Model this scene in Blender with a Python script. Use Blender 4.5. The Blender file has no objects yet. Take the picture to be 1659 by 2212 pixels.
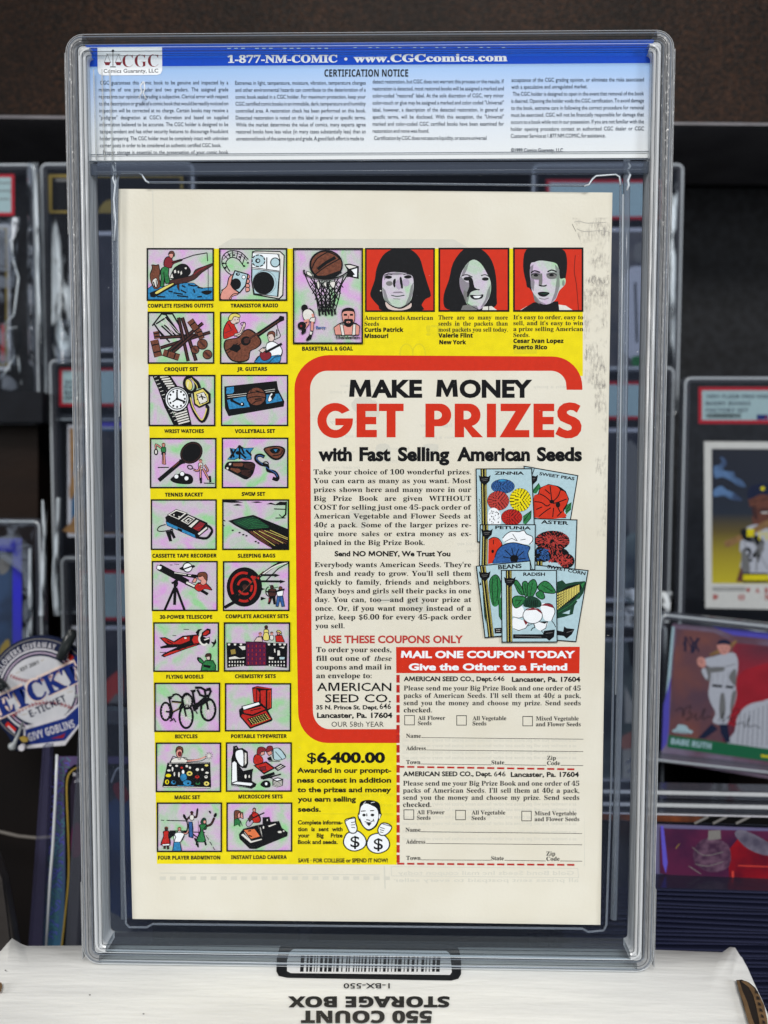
import bpy, bmesh, math, random
from mathutils import Vector, Matrix, Euler
random.seed(7)
sc = bpy.context.scene
COL = sc.collection
# ---------------------------------------------------------------- camera
F, CX, CY = 1900.0, 829.5, 1106.0            # focal length and centre in photo units (1659 x 2212)
CAM = Vector((0.012, -0.301, 0.182))
PIT, YAW, ROL = math.radians(-3.59), math.radians(1.17), math.radians(-0.15)
CM = Matrix.Rotation(YAW, 3, 'Z') @ Matrix.Rotation(PIT, 3, 'X') @ Matrix.Rotation(ROL, 3, 'Y')
cd = bpy.data.cameras.new('camera'); cam = bpy.data.objects.new('camera', cd); COL.objects.link(cam)
cd.sensor_fit = 'VERTICAL'; cd.sensor_height = 36.0; cd.lens = 36.0 * F / 2212.0
cd.clip_start = 0.01; cd.clip_end = 20
cam.matrix_world = Matrix.Translation(CAM) @ (CM @ Matrix.Rotation(math.pi / 2, 3, 'X')).to_4x4()
cd.dof.use_dof = True; cd.dof.focus_distance = 0.303; cd.dof.aperture_fstop = 7.5
sc.camera = cam
sc.render.resolution_x, sc.render.resolution_y = 768, 1024
# ---------------------------------------------------------------- world, lamps, exposure
w = bpy.data.worlds.new('World'); sc.world = w; w.use_nodes = True
bg = w.node_tree.nodes['Background']; bg.inputs[0].default_value = (0.90, 0.95, 1.0, 1); bg.inputs[1].default_value = 0.075
sc.view_settings.view_transform = 'Standard'; sc.view_settings.look = 'None'; sc.view_settings.exposure = 0.0
def area(name, loc, target, sx, sy, power, col):
    l = bpy.data.lights.new(name, 'AREA'); l.shape = 'RECTANGLE'; l.size = sx; l.size_y = sy; l.energy = power; l.color = col
    o = bpy.data.objects.new(name, l); COL.objects.link(o); o.location = loc
    o.rotation_euler = (Vector(target) - Vector(loc)).to_track_quat('-Z', 'Y').to_euler()
    return o
area('ceiling_lamp', (0.10, -1.6, 1.42), (0, 0.0, 0.14), 0.8, 0.4, 36.5, (1.0, 0.97, 0.93))
area('right_fill_light', (1.0, -0.80, 0.42), (0, 0.05, 0.16), 0.30, 0.45, 7.2, (0.93, 0.96, 1.0))  # added fill from the right front, not a lamp of the room
area('left_fill_light', (-1.0, -0.80, 0.42), (0, 0.05, 0.16), 0.30, 0.45, 7.2, (1.0, 0.97, 0.93))  # added fill from the left front, evens out the page
sc.cycles.max_bounces = 8; sc.cycles.transparent_max_bounces = 32
sc.cycles.caustics_reflective = False; sc.cycles.caustics_refractive = False
sc.cycles.sample_clamp_indirect = 4.0
# ---------------------------------------------------------------- helpers
def ray(px, py): return CM @ Vector(((px - CX) / F, 1.0, -(py - CY) / F))
def hit(px, py, p0, n):
    d = ray(px, py); return CAM + d * ((Vector(p0) - CAM).dot(n) / d.dot(n))
def UY(px, py, Y): return hit(px, py, (0, Y, 0), Vector((0, 1, 0)))
def UZ(px, py, Z): return hit(px, py, (0, 0, Z), Vector((0, 0, 1)))
def lin(c):
    o = []
    for v in c[:3]:
        v = v / 255.0
        o.append(v / 12.92 if v <= .04045 else ((v + .055) / 1.055) ** 2.4)
    return (*o, 1.0)
MATS = {}
def mat(name, rgb=(128, 128, 128), rough=0.6, metal=0.0, spec=0.5, var=0.0, scale=60.0, rgb2=None, bump=0.0, bscale=None, detail=4.0, stretch=None, coat=0.0, emit=0.0):
    if name in MATS: return MATS[name]
    m = bpy.data.materials.new(name); m.use_nodes = True; MATS[name] = m
    nt = m.node_tree; p = nt.nodes['Principled BSDF']
    p.inputs['Base Color'].default_value = lin(rgb); p.inputs['Roughness'].default_value = rough
    p.inputs['Metallic'].default_value = metal; p.inputs['Specular IOR Level'].default_value = spec
    p.inputs['Coat Weight'].default_value = coat
    tc = nt.nodes.new('ShaderNodeTexCoord'); mp = nt.nodes.new('ShaderNodeMapping'); nt.links.new(tc.outputs['Object'], mp.inputs[0])
    if stretch: mp.inputs['Scale'].default_value = stretch
    if var > 0 or rgb2:
        n = nt.nodes.new('ShaderNodeTexNoise'); n.inputs['Scale'].default_value = scale; n.inputs['Detail'].default_value = detail
        nt.links.new(mp.outputs[0], n.inputs['Vector'])
        r = nt.nodes.new('ShaderNodeValToRGB'); nt.links.new(n.outputs['Fac'], r.inputs[0])
        a = lin(rgb); b = lin(rgb2) if rgb2 else tuple([min(1, c * (1 - var)) for c in a[:3]] + [1])
        r.color_ramp.elements[0].position = .36; r.color_ramp.elements[1].position = .64
        r.color_ramp.elements[0].color = b; r.color_ramp.elements[1].color = a
        nt.links.new(r.outputs[0], p.inputs['Base Color'])
    if bump > 0:
        n2 = nt.nodes.new('ShaderNodeTexNoise'); n2.inputs['Scale'].default_value = bscale or scale * 4; n2.inputs['Detail'].default_value = 3
        nt.links.new(mp.outputs[0], n2.inputs['Vector'])
        b = nt.nodes.new('ShaderNodeBump'); b.inputs['Strength'].default_value = bump; b.inputs['Distance'].default_value = 0.0005
        nt.links.new(n2.outputs['Fac'], b.inputs['Height']); nt.links.new(b.outputs[0], p.inputs['Normal'])
    return m
def clear(name, see=0.7, rgb=(200, 208, 214), rough=0.12, gloss=0.5, tint=(245, 248, 250), bscale=0, bump=.2, stretch=None, graze=.55, patchy=0, pstretch=None):
    """clear moulded plastic: mostly see-through, a cloudy body and a glossy skin"""
    if name in MATS: return MATS[name]
    m = bpy.data.materials.new(name); m.use_nodes = True; MATS[name] = m
    nt = m.node_tree; p = nt.nodes['Principled BSDF']; out = nt.nodes['Material Output']
    p.inputs['Base Color'].default_value = lin(rgb); p.inputs['Roughness'].default_value = rough; p.inputs['Specular IOR Level'].default_value = gloss
    t = nt.nodes.new('ShaderNodeBsdfTransparent'); t.inputs[0].default_value = lin(tint)
    mx = nt.nodes.new('ShaderNodeMixShader'); lw = nt.nodes.new('ShaderNodeLayerWeight'); lw.inputs[0].default_value = .25
    mr = nt.nodes.new('ShaderNodeMapRange'); nt.links.new(lw.outputs['Facing'], mr.inputs[0])
    mr.inputs['To Min'].default_value = 1 - see; mr.inputs['To Max'].default_value = min(1, (1 - see) + graze)
    fo = mr.outputs[0]
    if patchy:
        tc = nt.nodes.new('ShaderNodeTexCoord'); mp = nt.nodes.new('ShaderNodeMapping'); nt.links.new(tc.outputs['Object'], mp.inputs[0])
        if pstretch: mp.inputs['Scale'].default_value = pstretch
        pn = nt.nodes.new('ShaderNodeTexNoise'); pn.inputs['Scale'].default_value = patchy; pn.inputs['Distortion'].default_value = 1.2; nt.links.new(mp.outputs[0], pn.inputs['Vector'])
        pr = nt.nodes.new('ShaderNodeMapRange'); pr.inputs['From Min'].default_value = .42; pr.inputs['From Max'].default_value = .58; nt.links.new(pn.outputs['Fac'], pr.inputs[0])
        mm = nt.nodes.new('ShaderNodeMath'); mm.operation = 'MULTIPLY'; nt.links.new(fo, mm.inputs[0]); nt.links.new(pr.outputs[0], mm.inputs[1]); fo = mm.outputs[0]
    nt.links.new(fo, mx.inputs[0]); nt.links.new(t.outputs[0], mx.inputs[1]); nt.links.new(p.outputs[0], mx.inputs[2])
    nt.links.new(mx.outputs[0], out.inputs[0])
    if bscale:
        tc = nt.nodes.new('ShaderNodeTexCoord'); mp = nt.nodes.new('ShaderNodeMapping'); nt.links.new(tc.outputs['Object'], mp.inputs[0])
        if stretch: mp.inputs['Scale'].default_value = stretch
        n2 = nt.nodes.new('ShaderNodeTexNoise'); n2.inputs['Scale'].default_value = bscale; nt.links.new(mp.outputs[0], n2.inputs['Vector'])
        b = nt.nodes.new('ShaderNodeBump'); b.inputs['Strength'].default_value = bump; b.inputs['Distance'].default_value = 0.001
        nt.links.new(n2.outputs['Fac'], b.inputs['Height']); nt.links.new(b.outputs[0], p.inputs['Normal'])
    return m
def obj(name, verts, faces, mats, parent=None, midx=None, smooth=False):
    """verts are in the parent's local space"""
    me = bpy.data.meshes.new(name); me.from_pydata([tuple(v) for v in verts], [], faces)
    for m in (mats if isinstance(mats, (list, tuple)) else [mats]): me.materials.append(m)
    if midx: me.polygons.foreach_set('material_index', midx)
    if smooth: me.polygons.foreach_set('use_smooth', [True] * len(faces))
    me.update()
    o = bpy.data.objects.new(name, me); COL.objects.link(o)
    if parent: o.parent = parent
    return o
def thing(name, label, cat, loc=(0, 0, 0), rot=(0, 0, 0), group=None):
    o = bpy.data.objects.new(name, None); COL.objects.link(o); o.empty_display_size = .01
    o.location = loc; o.rotation_euler = rot; o['label'] = label; o['category'] = cat
    if group: o['group'] = group
    bpy.context.view_layer.update() if False else None
    return o
def tag(o, label, cat, group=None):
    o['label'] = label; o['category'] = cat
    if group: o['group'] = group
    return o
def M(o): return Matrix.LocRotScale(o.location, o.rotation_euler, None)
def boxm(x0, x1, y0, y1, z0, z1, bev=0.0, seg=2):
    bm = bmesh.new(); bmesh.ops.create_cube(bm, size=1)
    for v in bm.verts: v.co = Vector(((x0 + x1) / 2 + v.co.x * (x1 - x0), (y0 + y1) / 2 + v.co.y * (y1 - y0), (z0 + z1) / 2 + v.co.z * (z1 - z0)))
    if bev: bmesh.ops.bevel(bm, geom=list(bm.edges), offset=bev, segments=seg, profile=.6, affect='EDGES')
    return bm
def bobj(name, bm, m, parent=None, smooth=False):
    bmesh.ops.recalc_face_normals(bm, faces=bm.faces)
    me = bpy.data.meshes.new(name); bm.to_mesh(me); bm.free(); me.materials.append(m)
    if smooth: me.polygons.foreach_set('use_smooth', [True] * len(me.polygons))
    o = bpy.data.objects.new(name, me); COL.objects.link(o)
    if parent: o.parent = parent
    return o
def rrect(w, h, r, seg=6):
    """rounded rectangle loop, centred, in x/z"""
    pts = []
    for cx, cz, a0 in ((w / 2 - r, h / 2 - r, 0), (-w / 2 + r, h / 2 - r, 90), (-w / 2 + r, -h / 2 + r, 180), (w / 2 - r, -h / 2 + r, 270)):
        for k in range(seg + 1):
            a = math.radians(a0 + 90 * k / seg); pts.append((cx + r * math.cos(a), cz + r * math.sin(a)))
    return pts
def loft(name, w, h, r, prof, m, parent=None, cz=0.0, closed=True, seg=6, caps=False, smooth=False, cx=0.0):
    """sweep a cross-section (inset, y) round a rounded rectangle"""
    V, Fs = [], []
    for ins, y in prof:
        for x, z in rrect(w - 2 * ins, h - 2 * ins, max(r - ins, .0004), seg): V.append((x + cx, y, z + cz))
    n = 4 * (seg + 1); k = len(prof)
    for i in range(k if closed else k - 1):
        j = (i + 1) % k
        for a in range(n):
            b = (a + 1) % n; Fs.append((i * n + a, i * n + b, j * n + b, j * n + a))
    if caps: Fs.append(tuple(range(n))); Fs.append(tuple(reversed(range((k - 1) * n, k * n))))
    o = obj(name, V, Fs, m, parent, smooth=smooth)
    bm = bmesh.new(); bm.from_mesh(o.data); bmesh.ops.recalc_face_normals(bm, faces=bm.faces); bm.to_mesh(o.data); bm.free()
    return o
def tube(name, pts, r, m, parent=None, seg=6, closed=False):
    V, Fs = [], []; P = [Vector(p) for p in pts]; n = len(P)
    for i, p in enumerate(P):
        a = P[i - 1] if (i > 0 or closed) else P[i]; b = P[(i + 1) % n] if (i < n - 1 or closed) else P[i]
        t = (b - a).normalized(); u = t.cross(Vector((0, 1, 0.01)))
        if u.length < 1e-4: u = t.cross(Vector((1, 0, 0)))
        u.normalize(); v = t.cross(u)
        for k in range(seg):
            q = 2 * math.pi * k / seg; V.append(p + (u * math.cos(q) + v * math.sin(q)) * r)
    for i in range(n if closed else n - 1):
        j = (i + 1) % n
        for k in range(seg): Fs.append((i * seg + k, i * seg + (k + 1) % seg, j * seg + (k + 1) % seg, j * seg + k))
    if not closed: Fs.append(tuple(reversed(range(seg)))); Fs.append(tuple(range((n - 1) * seg, n * seg)))
    return obj(name, V, Fs, m, parent, smooth=True)
# ---------------------------------------------------------------- lettering
def serif(s):
    o = ''
    for c in s:
        if 'A' <= c <= 'Z': o += chr(0x1D400 + ord(c) - 65)
        elif 'a' <= c <= 'z': o += chr(0x1D41A + ord(c) - 97)
        elif '0' <= c <= '9': o += chr(0x1D7CE + ord(c) - 48)
        else: o += c
    return o
def grot(s):
    o = ''
    for c in s:
        if 'A' <= c <= 'Z': o += chr(0x1D5D4 + ord(c) - 65)
        elif 'a' <= c <= 'z': o += chr(0x1D5EE + ord(c) - 97)
        elif '0' <= c <= '9': o += chr(0x1D7EC + ord(c) - 48)
        else: o += c
    return o
# style: (character mapping, outline offset, slant, resolution)
STY = {'body': (serif, .005, 0, 2), 'bodyi': (serif, 0, .25, 2), 'slabserif': (serif, .022, 0, 2), 'thin': (str, .0, 0, 2), 'sans': (str, .012, 0, 2),
       'heavy': (str, .036, 0, 3), 'black': (str, .044, 0, 4), 'grot': (grot, 0, 0, 2), 'grotx': (grot, .028, 0, 2), 'serifr': (serif, -.014, 0, 3)}
CAPH = {}
GC = {}
def _mesh_of(s, off, res):
    c = bpy.data.curves.new('g', 'FONT'); c.body = s; c.offset = off; c.resolution_u = res
    o = bpy.data.objects.new('g', c); me = bpy.data.meshes.new_from_object(o)
    V = [(v.co.x, v.co.y) for v in me.vertices]; Fs = [tuple(p.vertices) for p in me.polygons]
    bpy.data.objects.remove(o); bpy.data.curves.remove(c); bpy.data.meshes.remove(me)
    return V, Fs
def glyph(st, ch):
    k = (st, ch)
    if k not in GC:
        fn, off, sl, res = STY[st]
        if ch in 'M$' and st in ('heavy', 'black', 'sans'): fn, off = grot, (-.004 if st == 'sans' else .010)
        bar = GC.get((st, 'bar'))
        if bar is None: bar = GC[(st, 'bar')] = max(v[0] for v in _mesh_of('|', 0, 1)[0])
        if ch == ' ': V, Fs = [], []
        else: V, Fs = _mesh_of(fn(ch), off, res)
        adv = max(v[0] for v in _mesh_of(fn(ch) + '|', 0, 1)[0]) - bar
        if ch == 'M' and st in ('heavy', 'black'):
            c = caph(st); q = .27 if st == 'black' else .22; wd = 1.16
            V = [(x * c, y * c) for x, y in ((0, 0), (.07, 1), (.07 + q, 1), (wd / 2, .44), (wd - .07 - q, 1), (wd - .07, 1), (wd, 0), (wd - q, 0), (wd - q - .03, .56), (wd / 2 + .05, 0), (wd / 2 - .05, 0), (q + .03, .56), (q, 0))]
            V = [(x + .06 * c, y) for x, y in V]; Fs = [tuple(range(13))]; adv = (wd + .14) * c
        V = [(x + sl * y, y) for x, y in V]
        GC[k] = (V, Fs, adv)
    return GC[k]
def caph(st):
    if st not in CAPH: CAPH[st] = max(v[1] for v in glyph(st, 'E')[0])
    return CAPH[st]
# ---------------------------------------------------------------- flat print on a sheet
class Pen:
    """draws flat ink shapes on a plane of the scene; x, y are photo units measured on that plane"""
    def __init__(s, p0, n, base=0.0, step=2e-6, local=None):
        s.p0 = Vector(p0); s.n = Vector(n).normalized(); s.base = base; s.step = step; s.k = 0
        s.inv = (local.inverted() if local is not None else Matrix.Identity(4)); s.a = (0, 1, 0, 1); s.wm = 1.0; s.auto = 0; s.new()
    def new(s): s.V = []; s.Fs = []; s.mi = []; s.mats = []; s.k = 0
    def crop(s, x0, y0, scale): q = .548611; s.a = (x0 * q, q / scale, y0 * q, q / scale); return s
    def full(s): s.a = (0, 1, 0, 1); return s
    def rect2(s, ox, kx, oy, ky): s.a = (ox, kx, oy, ky); return s
    def xy(s, p): return (s.a[0] + s.a[1] * p[0], s.a[2] + s.a[3] * p[1])
    def p3(s, x, y, h): return s.inv @ hit(x, y, s.p0 + s.n * h, s.n)
    def _mi(s, m):
        m = m if not isinstance(m, str) else INK[m]
        if m not in s.mats: s.mats.append(m)
        return s.mats.index(m)
    def poly(s, m, pts, sm=0):
        pts = pairs(pts)
        if sm: pts = crom(pts, True)
        h = s.base + s.k * s.step; s.k += 1; b = len(s.V)
        s.V += [s.p3(*s.xy(p), h) for p in pts]; s.Fs.append(tuple(range(b, b + len(pts)))); s.mi.append(s._mi(m))
        if s.auto and isinstance(m, str) and m in 'nNrRmgGbBcfFyYowWpP':
            ar = abs(sum(pts[i][0] * pts[(i + 1) % len(pts)][1] - pts[(i + 1) % len(pts)][0] * pts[i][1] for i in range(len(pts)))) / 2
            if ar > 900: s.line('k', s.auto, pts, closed=True)
    def ell(s, m, cx, cy, rx, ry=None, rot=0, n=20, a0=0, a1=360):
        ry = ry or rx; c, t = math.cos(math.radians(rot)), math.sin(math.radians(rot)); P = []
        full = (a1 - a0) >= 360
        for k in range(n if full else n + 1):
            a = math.radians(a0 + (a1 - a0) * k / n); x, y = rx * math.cos(a), ry * math.sin(a); P += [cx + x * c - y * t, cy + x * t + y * c]
        s.poly(m, P)
    def ring(s, m, cx, cy, rx, ry, w, rot=0, n=24, a0=0, a1=360):
        c, t = math.cos(math.radians(rot)), math.sin(math.radians(rot)); P = []
        full = (a1 - a0) >= 360
        for k in range(n if full else n + 1):
            a = math.radians(a0 + (a1 - a0) * k / n); x, y = rx * math.cos(a), ry * math.sin(a); P += [cx + x * c - y * t, cy + x * t + y * c]
        s.line(m, w, P, closed=full)
    def line(s, m, w, pts, sm=0, closed=False):
        pts = pairs(pts); w = w * (s.wm if m == 'k' and w < 30 else 1)
        if sm: pts = crom(pts, closed)
        pts = [p for i, p in enumerate(pts) if i == 0 or (abs(p[0] - pts[i - 1][0]) + abs(p[1] - pts[i - 1][1])) > 1e-6]
        n = len(pts); h = s.base + s.k * s.step; s.k += 1; b = len(s.V); mi = s._mi(m)
        for i, p in enumerate(pts):
            a = pts[i - 1] if (i > 0 or closed) else None; c = pts[(i + 1) % n] if (i < n - 1 or closed) else None
            def un(u, v):
                dx, dy = v[0] - u[0], v[1] - u[1]; l = math.hypot(dx, dy) or 1; return (-dy / l, dx / l)
            if a is None: nx, ny = un(p, c)
            elif c is None: nx, ny = un(a, p)
            else:
                n1, n2 = un(a, p), un(p, c); nx, ny = n1[0] + n2[0], n1[1] + n2[1]; l = math.hypot(nx, ny)
                if l < .35: nx, ny = n1
                else:
                    nx, ny = nx / l, ny / l; d = max(.6, nx * n1[0] + ny * n1[1]); nx, ny = nx / d, ny / d
            s.V.append(s.p3(*s.xy((p[0] + nx * w / 2, p[1] + ny * w / 2)), h)); s.V.append(s.p3(*s.xy((p[0] - nx * w / 2, p[1] - ny * w / 2)), h))
        for i in range(n if closed else n - 1):
            j = (i + 1) % n; s.Fs.append((b + 2 * i, b + 2 * j, b + 2 * j + 1, b + 2 * i + 1)); s.mi.append(mi)
    def rect(s, m, x0, y0, x1, y1): s.poly(m, (x0, y0, x1, y0, x1, y1, x0, y1))
    def frame(s, m, w, x0, y0, x1, y1): s.line(m, w, (x0, y0, x1, y0, x1, y1, x0, y1), closed=True)
    def text(s, m, st, t, x0, y0, x1, cap, y1=None, just=0, kx=None, flip=False, up=1):
        """baseline from x0,y0 to x1,y1; just=1 keeps letter width and spreads the words"""
        y1 = y0 if y1 is None else y1
        L = math.hypot(x1 - x0, y1 - y0); ux, uy = (x1 - x0) / L, (y1 - y0) / L; vx, vy = (uy * up, -ux * up)
        ks = cap / caph(st); g = [(c, glyph(st, c)) for c in t]
        wid = sum(q[2] for c, q in g); ns = t.count(' ')
        i0 = min([v[0] for v in g[0][1][0]] or [0]); i1 = g[-1][1][2] - max([v[0] for v in g[-1][1][0]] or [g[-1][1][2]])
        wid -= i0 + i1
        if just and ns:
            sx = ks * (kx or 1.0); extra = (L - wid * sx) / ns
            if extra < -.55 * glyph(st, ' ')[2] * sx: extra = 0; sx = L / wid
        else: sx = L / wid if kx is None else ks * kx; extra = 0
        h = s.base + s.k * s.step; s.k += 1; mi = s._mi(m); x = -i0 * sx
        for c, (V, Fs, adv) in g:
            b = len(s.V)
            for gx, gy in V:
                a = x + gx * sx; q = gy * ks
                s.V.append(s.p3(*s.xy((x0 + ux * a + vx * q, y0 + uy * a + vy * q)), h))
            for f in Fs: s.Fs.append(tuple(b + i for i in f)); s.mi.append(mi)
            x += adv * sx + (extra if c == ' ' else 0)
    def build(s, name, parent=None):
        o = obj(name, s.V, s.Fs, s.mats, parent, s.mi); s.new(); return o
def pairs(p):
    return [(p[i], p[i + 1]) for i in range(0, len(p), 2)] if not isinstance(p[0], (tuple, list)) else list(p)
def crom(P, closed, k=3):
    n = len(P); o = []
    for i in range(n if closed else n - 1):
        a = P[(i - 1) % n] if closed or i > 0 else P[i]; b = P[i]; c = P[(i + 1) % n]; d = P[(i + 2) % n] if closed or i < n - 2 else c
        for j in range(k):
            t = j / k; t2, t3 = t * t, t * t * t
            o.append(tuple(.5 * (2 * b[q] + (c[q] - a[q]) * t + (2 * a[q] - 5 * b[q] + 4 * c[q] - d[q]) * t2 + (3 * b[q] - a[q] - 3 * c[q] + d[q]) * t3) for q in (0, 1)))
    if not closed: o.append(P[-1])
    return o
# ---------------------------------------------------------------- materials
INK = {}
def ink(k, name, rgb, **kw):
    kw.setdefault('rough', .55); kw.setdefault('var', .10); kw.setdefault('scale', 900); kw.setdefault('spec', .12)
    INK[k] = mat(name, rgb, **kw)
ink('k', 'black_ink', (7, 7, 7), var=.3); ink('K', 'soft_black_ink', (18, 17, 18), var=.3)
ink('t', 'text_ink', (22, 24, 23), var=.2)
ink('w', 'white_paper_print', (226, 222, 214)); ink('W', 'bright_white_print', (240, 242, 244), var=.03)
ink('n', 'brown_ink', (122, 70, 50), var=.42, scale=1500); ink('N', 'dark_brown_ink', (74, 40, 34), var=.3)
ink('r', 'red_ink', (196, 38, 28), var=.3, scale=1300); ink('R', 'orange_red_ink', (210, 52, 24), var=.15, scale=400); ink('m', 'maroon_ink', (130, 34, 44))
ink('g', 'green_ink', (48, 128, 70), var=.42, scale=1500); ink('G', 'dark_green_ink', (26, 66, 46), var=.3)
ink('b', 'cyan_ink', (52, 142, 196), var=.42, scale=1500); ink('B', 'blue_ink', (52, 98, 162), var=.42, scale=1500); ink('c', 'pale_cyan_ink', (178, 205, 212), var=.08)
ink('f', 'flesh_ink', (222, 152, 138), var=.12); ink('F', 'pale_flesh_ink', (218, 196, 186))
ink('y', 'yellow_ink', (238, 218, 6), var=.09, scale=260); ink('Y', 'pale_yellow_ink', (226, 210, 110)); ink('o', 'orange_ink', (226, 120, 70))
ink('p', 'grey_lilac_ink', (184, 168, 190)); ink('e', 'grey_ink', (120, 118, 116)); ink('P', 'plum_ink', (84, 22, 62))
ink('v', 'navy_ink', (22, 42, 112)); ink('V', 'dark_navy_ink', (18, 28, 58)); ink('u', 'violet_foil', (92, 84, 190), rough=.3)
ink('l', 'label_blue_ink', (6, 92, 222), var=.06); ink('L', 'deep_label_blue_ink', (0, 74, 200), var=.06)
ink('h', 'print_through_ink', (211, 207, 193), var=.03, scale=300); ink('H', 'print_through_on_yellow', (222, 206, 26), var=.06)
ink('s', 'smudge_ink', (176, 171, 162), var=.14, scale=700)
ink('a', 'pale_label_print', (172, 196, 198)); ink('A', 'label_red_print', (186, 30, 46))
ink('x', 'headline_red_ink', (208, 46, 18), var=.07, scale=500); ink('q', 'text_red_ink', (188, 62, 54)); ink('z', 'label_text_ink', (58, 68, 82))
ink('j', 'crimson_print', (176, 26, 40), var=.2, scale=80); ink('J', 'pinstripe_white_print', (196, 196, 204)); ink('i', 'gold_print', (150, 128, 60))
def mottled(nm, g_, m_, p_):
    m = mat(nm, (180, 176, 178), rough=.55, spec=.3); nt = m.node_tree; p = nt.nodes['Principled BSDF']
    tc = nt.nodes.new('ShaderNodeTexCoord')
    n = nt.nodes.new('ShaderNodeTexNoise'); n.inputs['Scale'].default_value = 125; n.inputs['Detail'].default_value = 5; n.inputs['Distortion'].default_value = .6
    r = nt.nodes.new('ShaderNodeValToRGB'); nt.links.new(tc.outputs['Object'], n.inputs['Vector']); nt.links.new(n.outputs['Fac'], r.inputs[0])
    e = r.color_ramp.elements; e[0].position = .34; e[0].color = lin(g_); e[1].position = .66; e[1].color = lin(p_)
    x = r.color_ramp.elements.new(.5); x.color = lin(m_)
    wv = nt.nodes.new('ShaderNodeTexNoise'); wv.inputs['Scale'].default_value = 2600; wv.inputs['Detail'].default_value = 1
    nt.links.new(tc.outputs['Object'], wv.inputs['Vector'])
    mx = nt.nodes.new('ShaderNodeMixRGB'); mx.blend_type = 'MULTIPLY'; mx.inputs[0].default_value = .35
    nt.links.new(r.outputs[0], mx.inputs[1]); nt.links.new(wv.outputs['Fac'], mx.inputs[2])
    g = nt.nodes.new('ShaderNodeBrightContrast'); g.inputs['Bright'].default_value = .1; nt.links.new(mx.outputs[0], g.inputs[0])
    nt.links.new(g.outputs[0], p.inputs['Base Color']); return m
ink('T', 'tan_wood_print', (158, 118, 72), var=.3, scale=300)
INK['d'] = mottled('mottled_halftone', (134, 204, 130), (194, 184, 192), (212, 146, 214)); INK['E'] = mottled('dark_mottled_halftone', (92, 122, 92), (112, 106, 114), (124, 96, 128)); INK['D'] = mottled('pale_mottled_halftone', (152, 204, 148), (198, 192, 200), (206, 164, 212))
def ramped(name, stops, axis='Z', rough=.5, scale=1, off=0):
    """printed colour blend along one axis of the object"""
    m = mat(name, (128,) * 3, rough=rough, spec=.3); nt = m.node_tree; p = nt.nodes['Principled BSDF']
    tc = nt.nodes.new('ShaderNodeTexCoord'); sp = nt.nodes.new('ShaderNodeSeparateXYZ'); nt.links.new(tc.outputs['Object'], sp.inputs[0])
    mr = nt.nodes.new('ShaderNodeMapRange'); mr.inputs['From Min'].default_value = off; mr.inputs['From Max'].default_value = off + scale
    nt.links.new(sp.outputs[axis], mr.inputs[0]); r = nt.nodes.new('ShaderNodeValToRGB'); nt.links.new(mr.outputs[0], r.inputs[0])
    e = r.color_ramp.elements; e[0].position, e[0].color = stops[0][0], lin(stops[0][1]); e[1].position, e[1].color = stops[-1][0], lin(stops[-1][1])
    for q, c in stops[1:-1]: x = e.new(q); x.color = lin(c)
    nt.links.new(r.outputs[0], p.inputs['Base Color']); return m
RAIL = clear('moulded_rail_plastic', see=.55, rgb=(168, 170, 173), rough=.2, bscale=520, bump=1.0, stretch=(1, 1, .5))
RIM = clear('bright_rail_plastic', see=.30, rgb=(206, 210, 214), rough=.22, bscale=90, bump=.6, stretch=(4, 4, .4))
PANE = clear('clear_pane_plastic', graze=.12, see=.99, rgb=(110, 118, 134), rough=.06, tint=(251, 252, 253))
PANEB = clear('back_pane_plastic', graze=.2, see=.965, rgb=(70, 78, 98), rough=.12, tint=(225, 229, 238))
RAILC = clear('thin_rail_plastic', graze=.08, see=.965, rgb=(186, 192, 198), rough=.14, bscale=60, bump=.4)
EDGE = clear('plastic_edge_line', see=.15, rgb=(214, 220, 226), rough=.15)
DARK = clear('dark_refraction_line', see=.25, rgb=(34, 38, 44), rough=.1)
DIM = clear('grey_plastic_ridge', see=.55, rgb=(120, 128, 140), rough=.2)
CASE = clear('graded_case_plastic', see=.60, rgb=(84, 88, 98), rough=.14, gloss=.8, bscale=50, bump=.4)
CASEP = clear('graded_case_pane', graze=.2, see=.96, rgb=(78, 84, 98), rough=.1, tint=(247, 249, 251))
SHEEN = clear('bright_case_edge', see=.3, rgb=(190, 198, 206), rough=.12, gloss=.9)
SLEEVE = clear('crinkled_sleeve_plastic', patchy=90, see=.45, rgb=(120, 130, 146), rough=.1, gloss=.9, bscale=28, bump=1.0)
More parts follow.
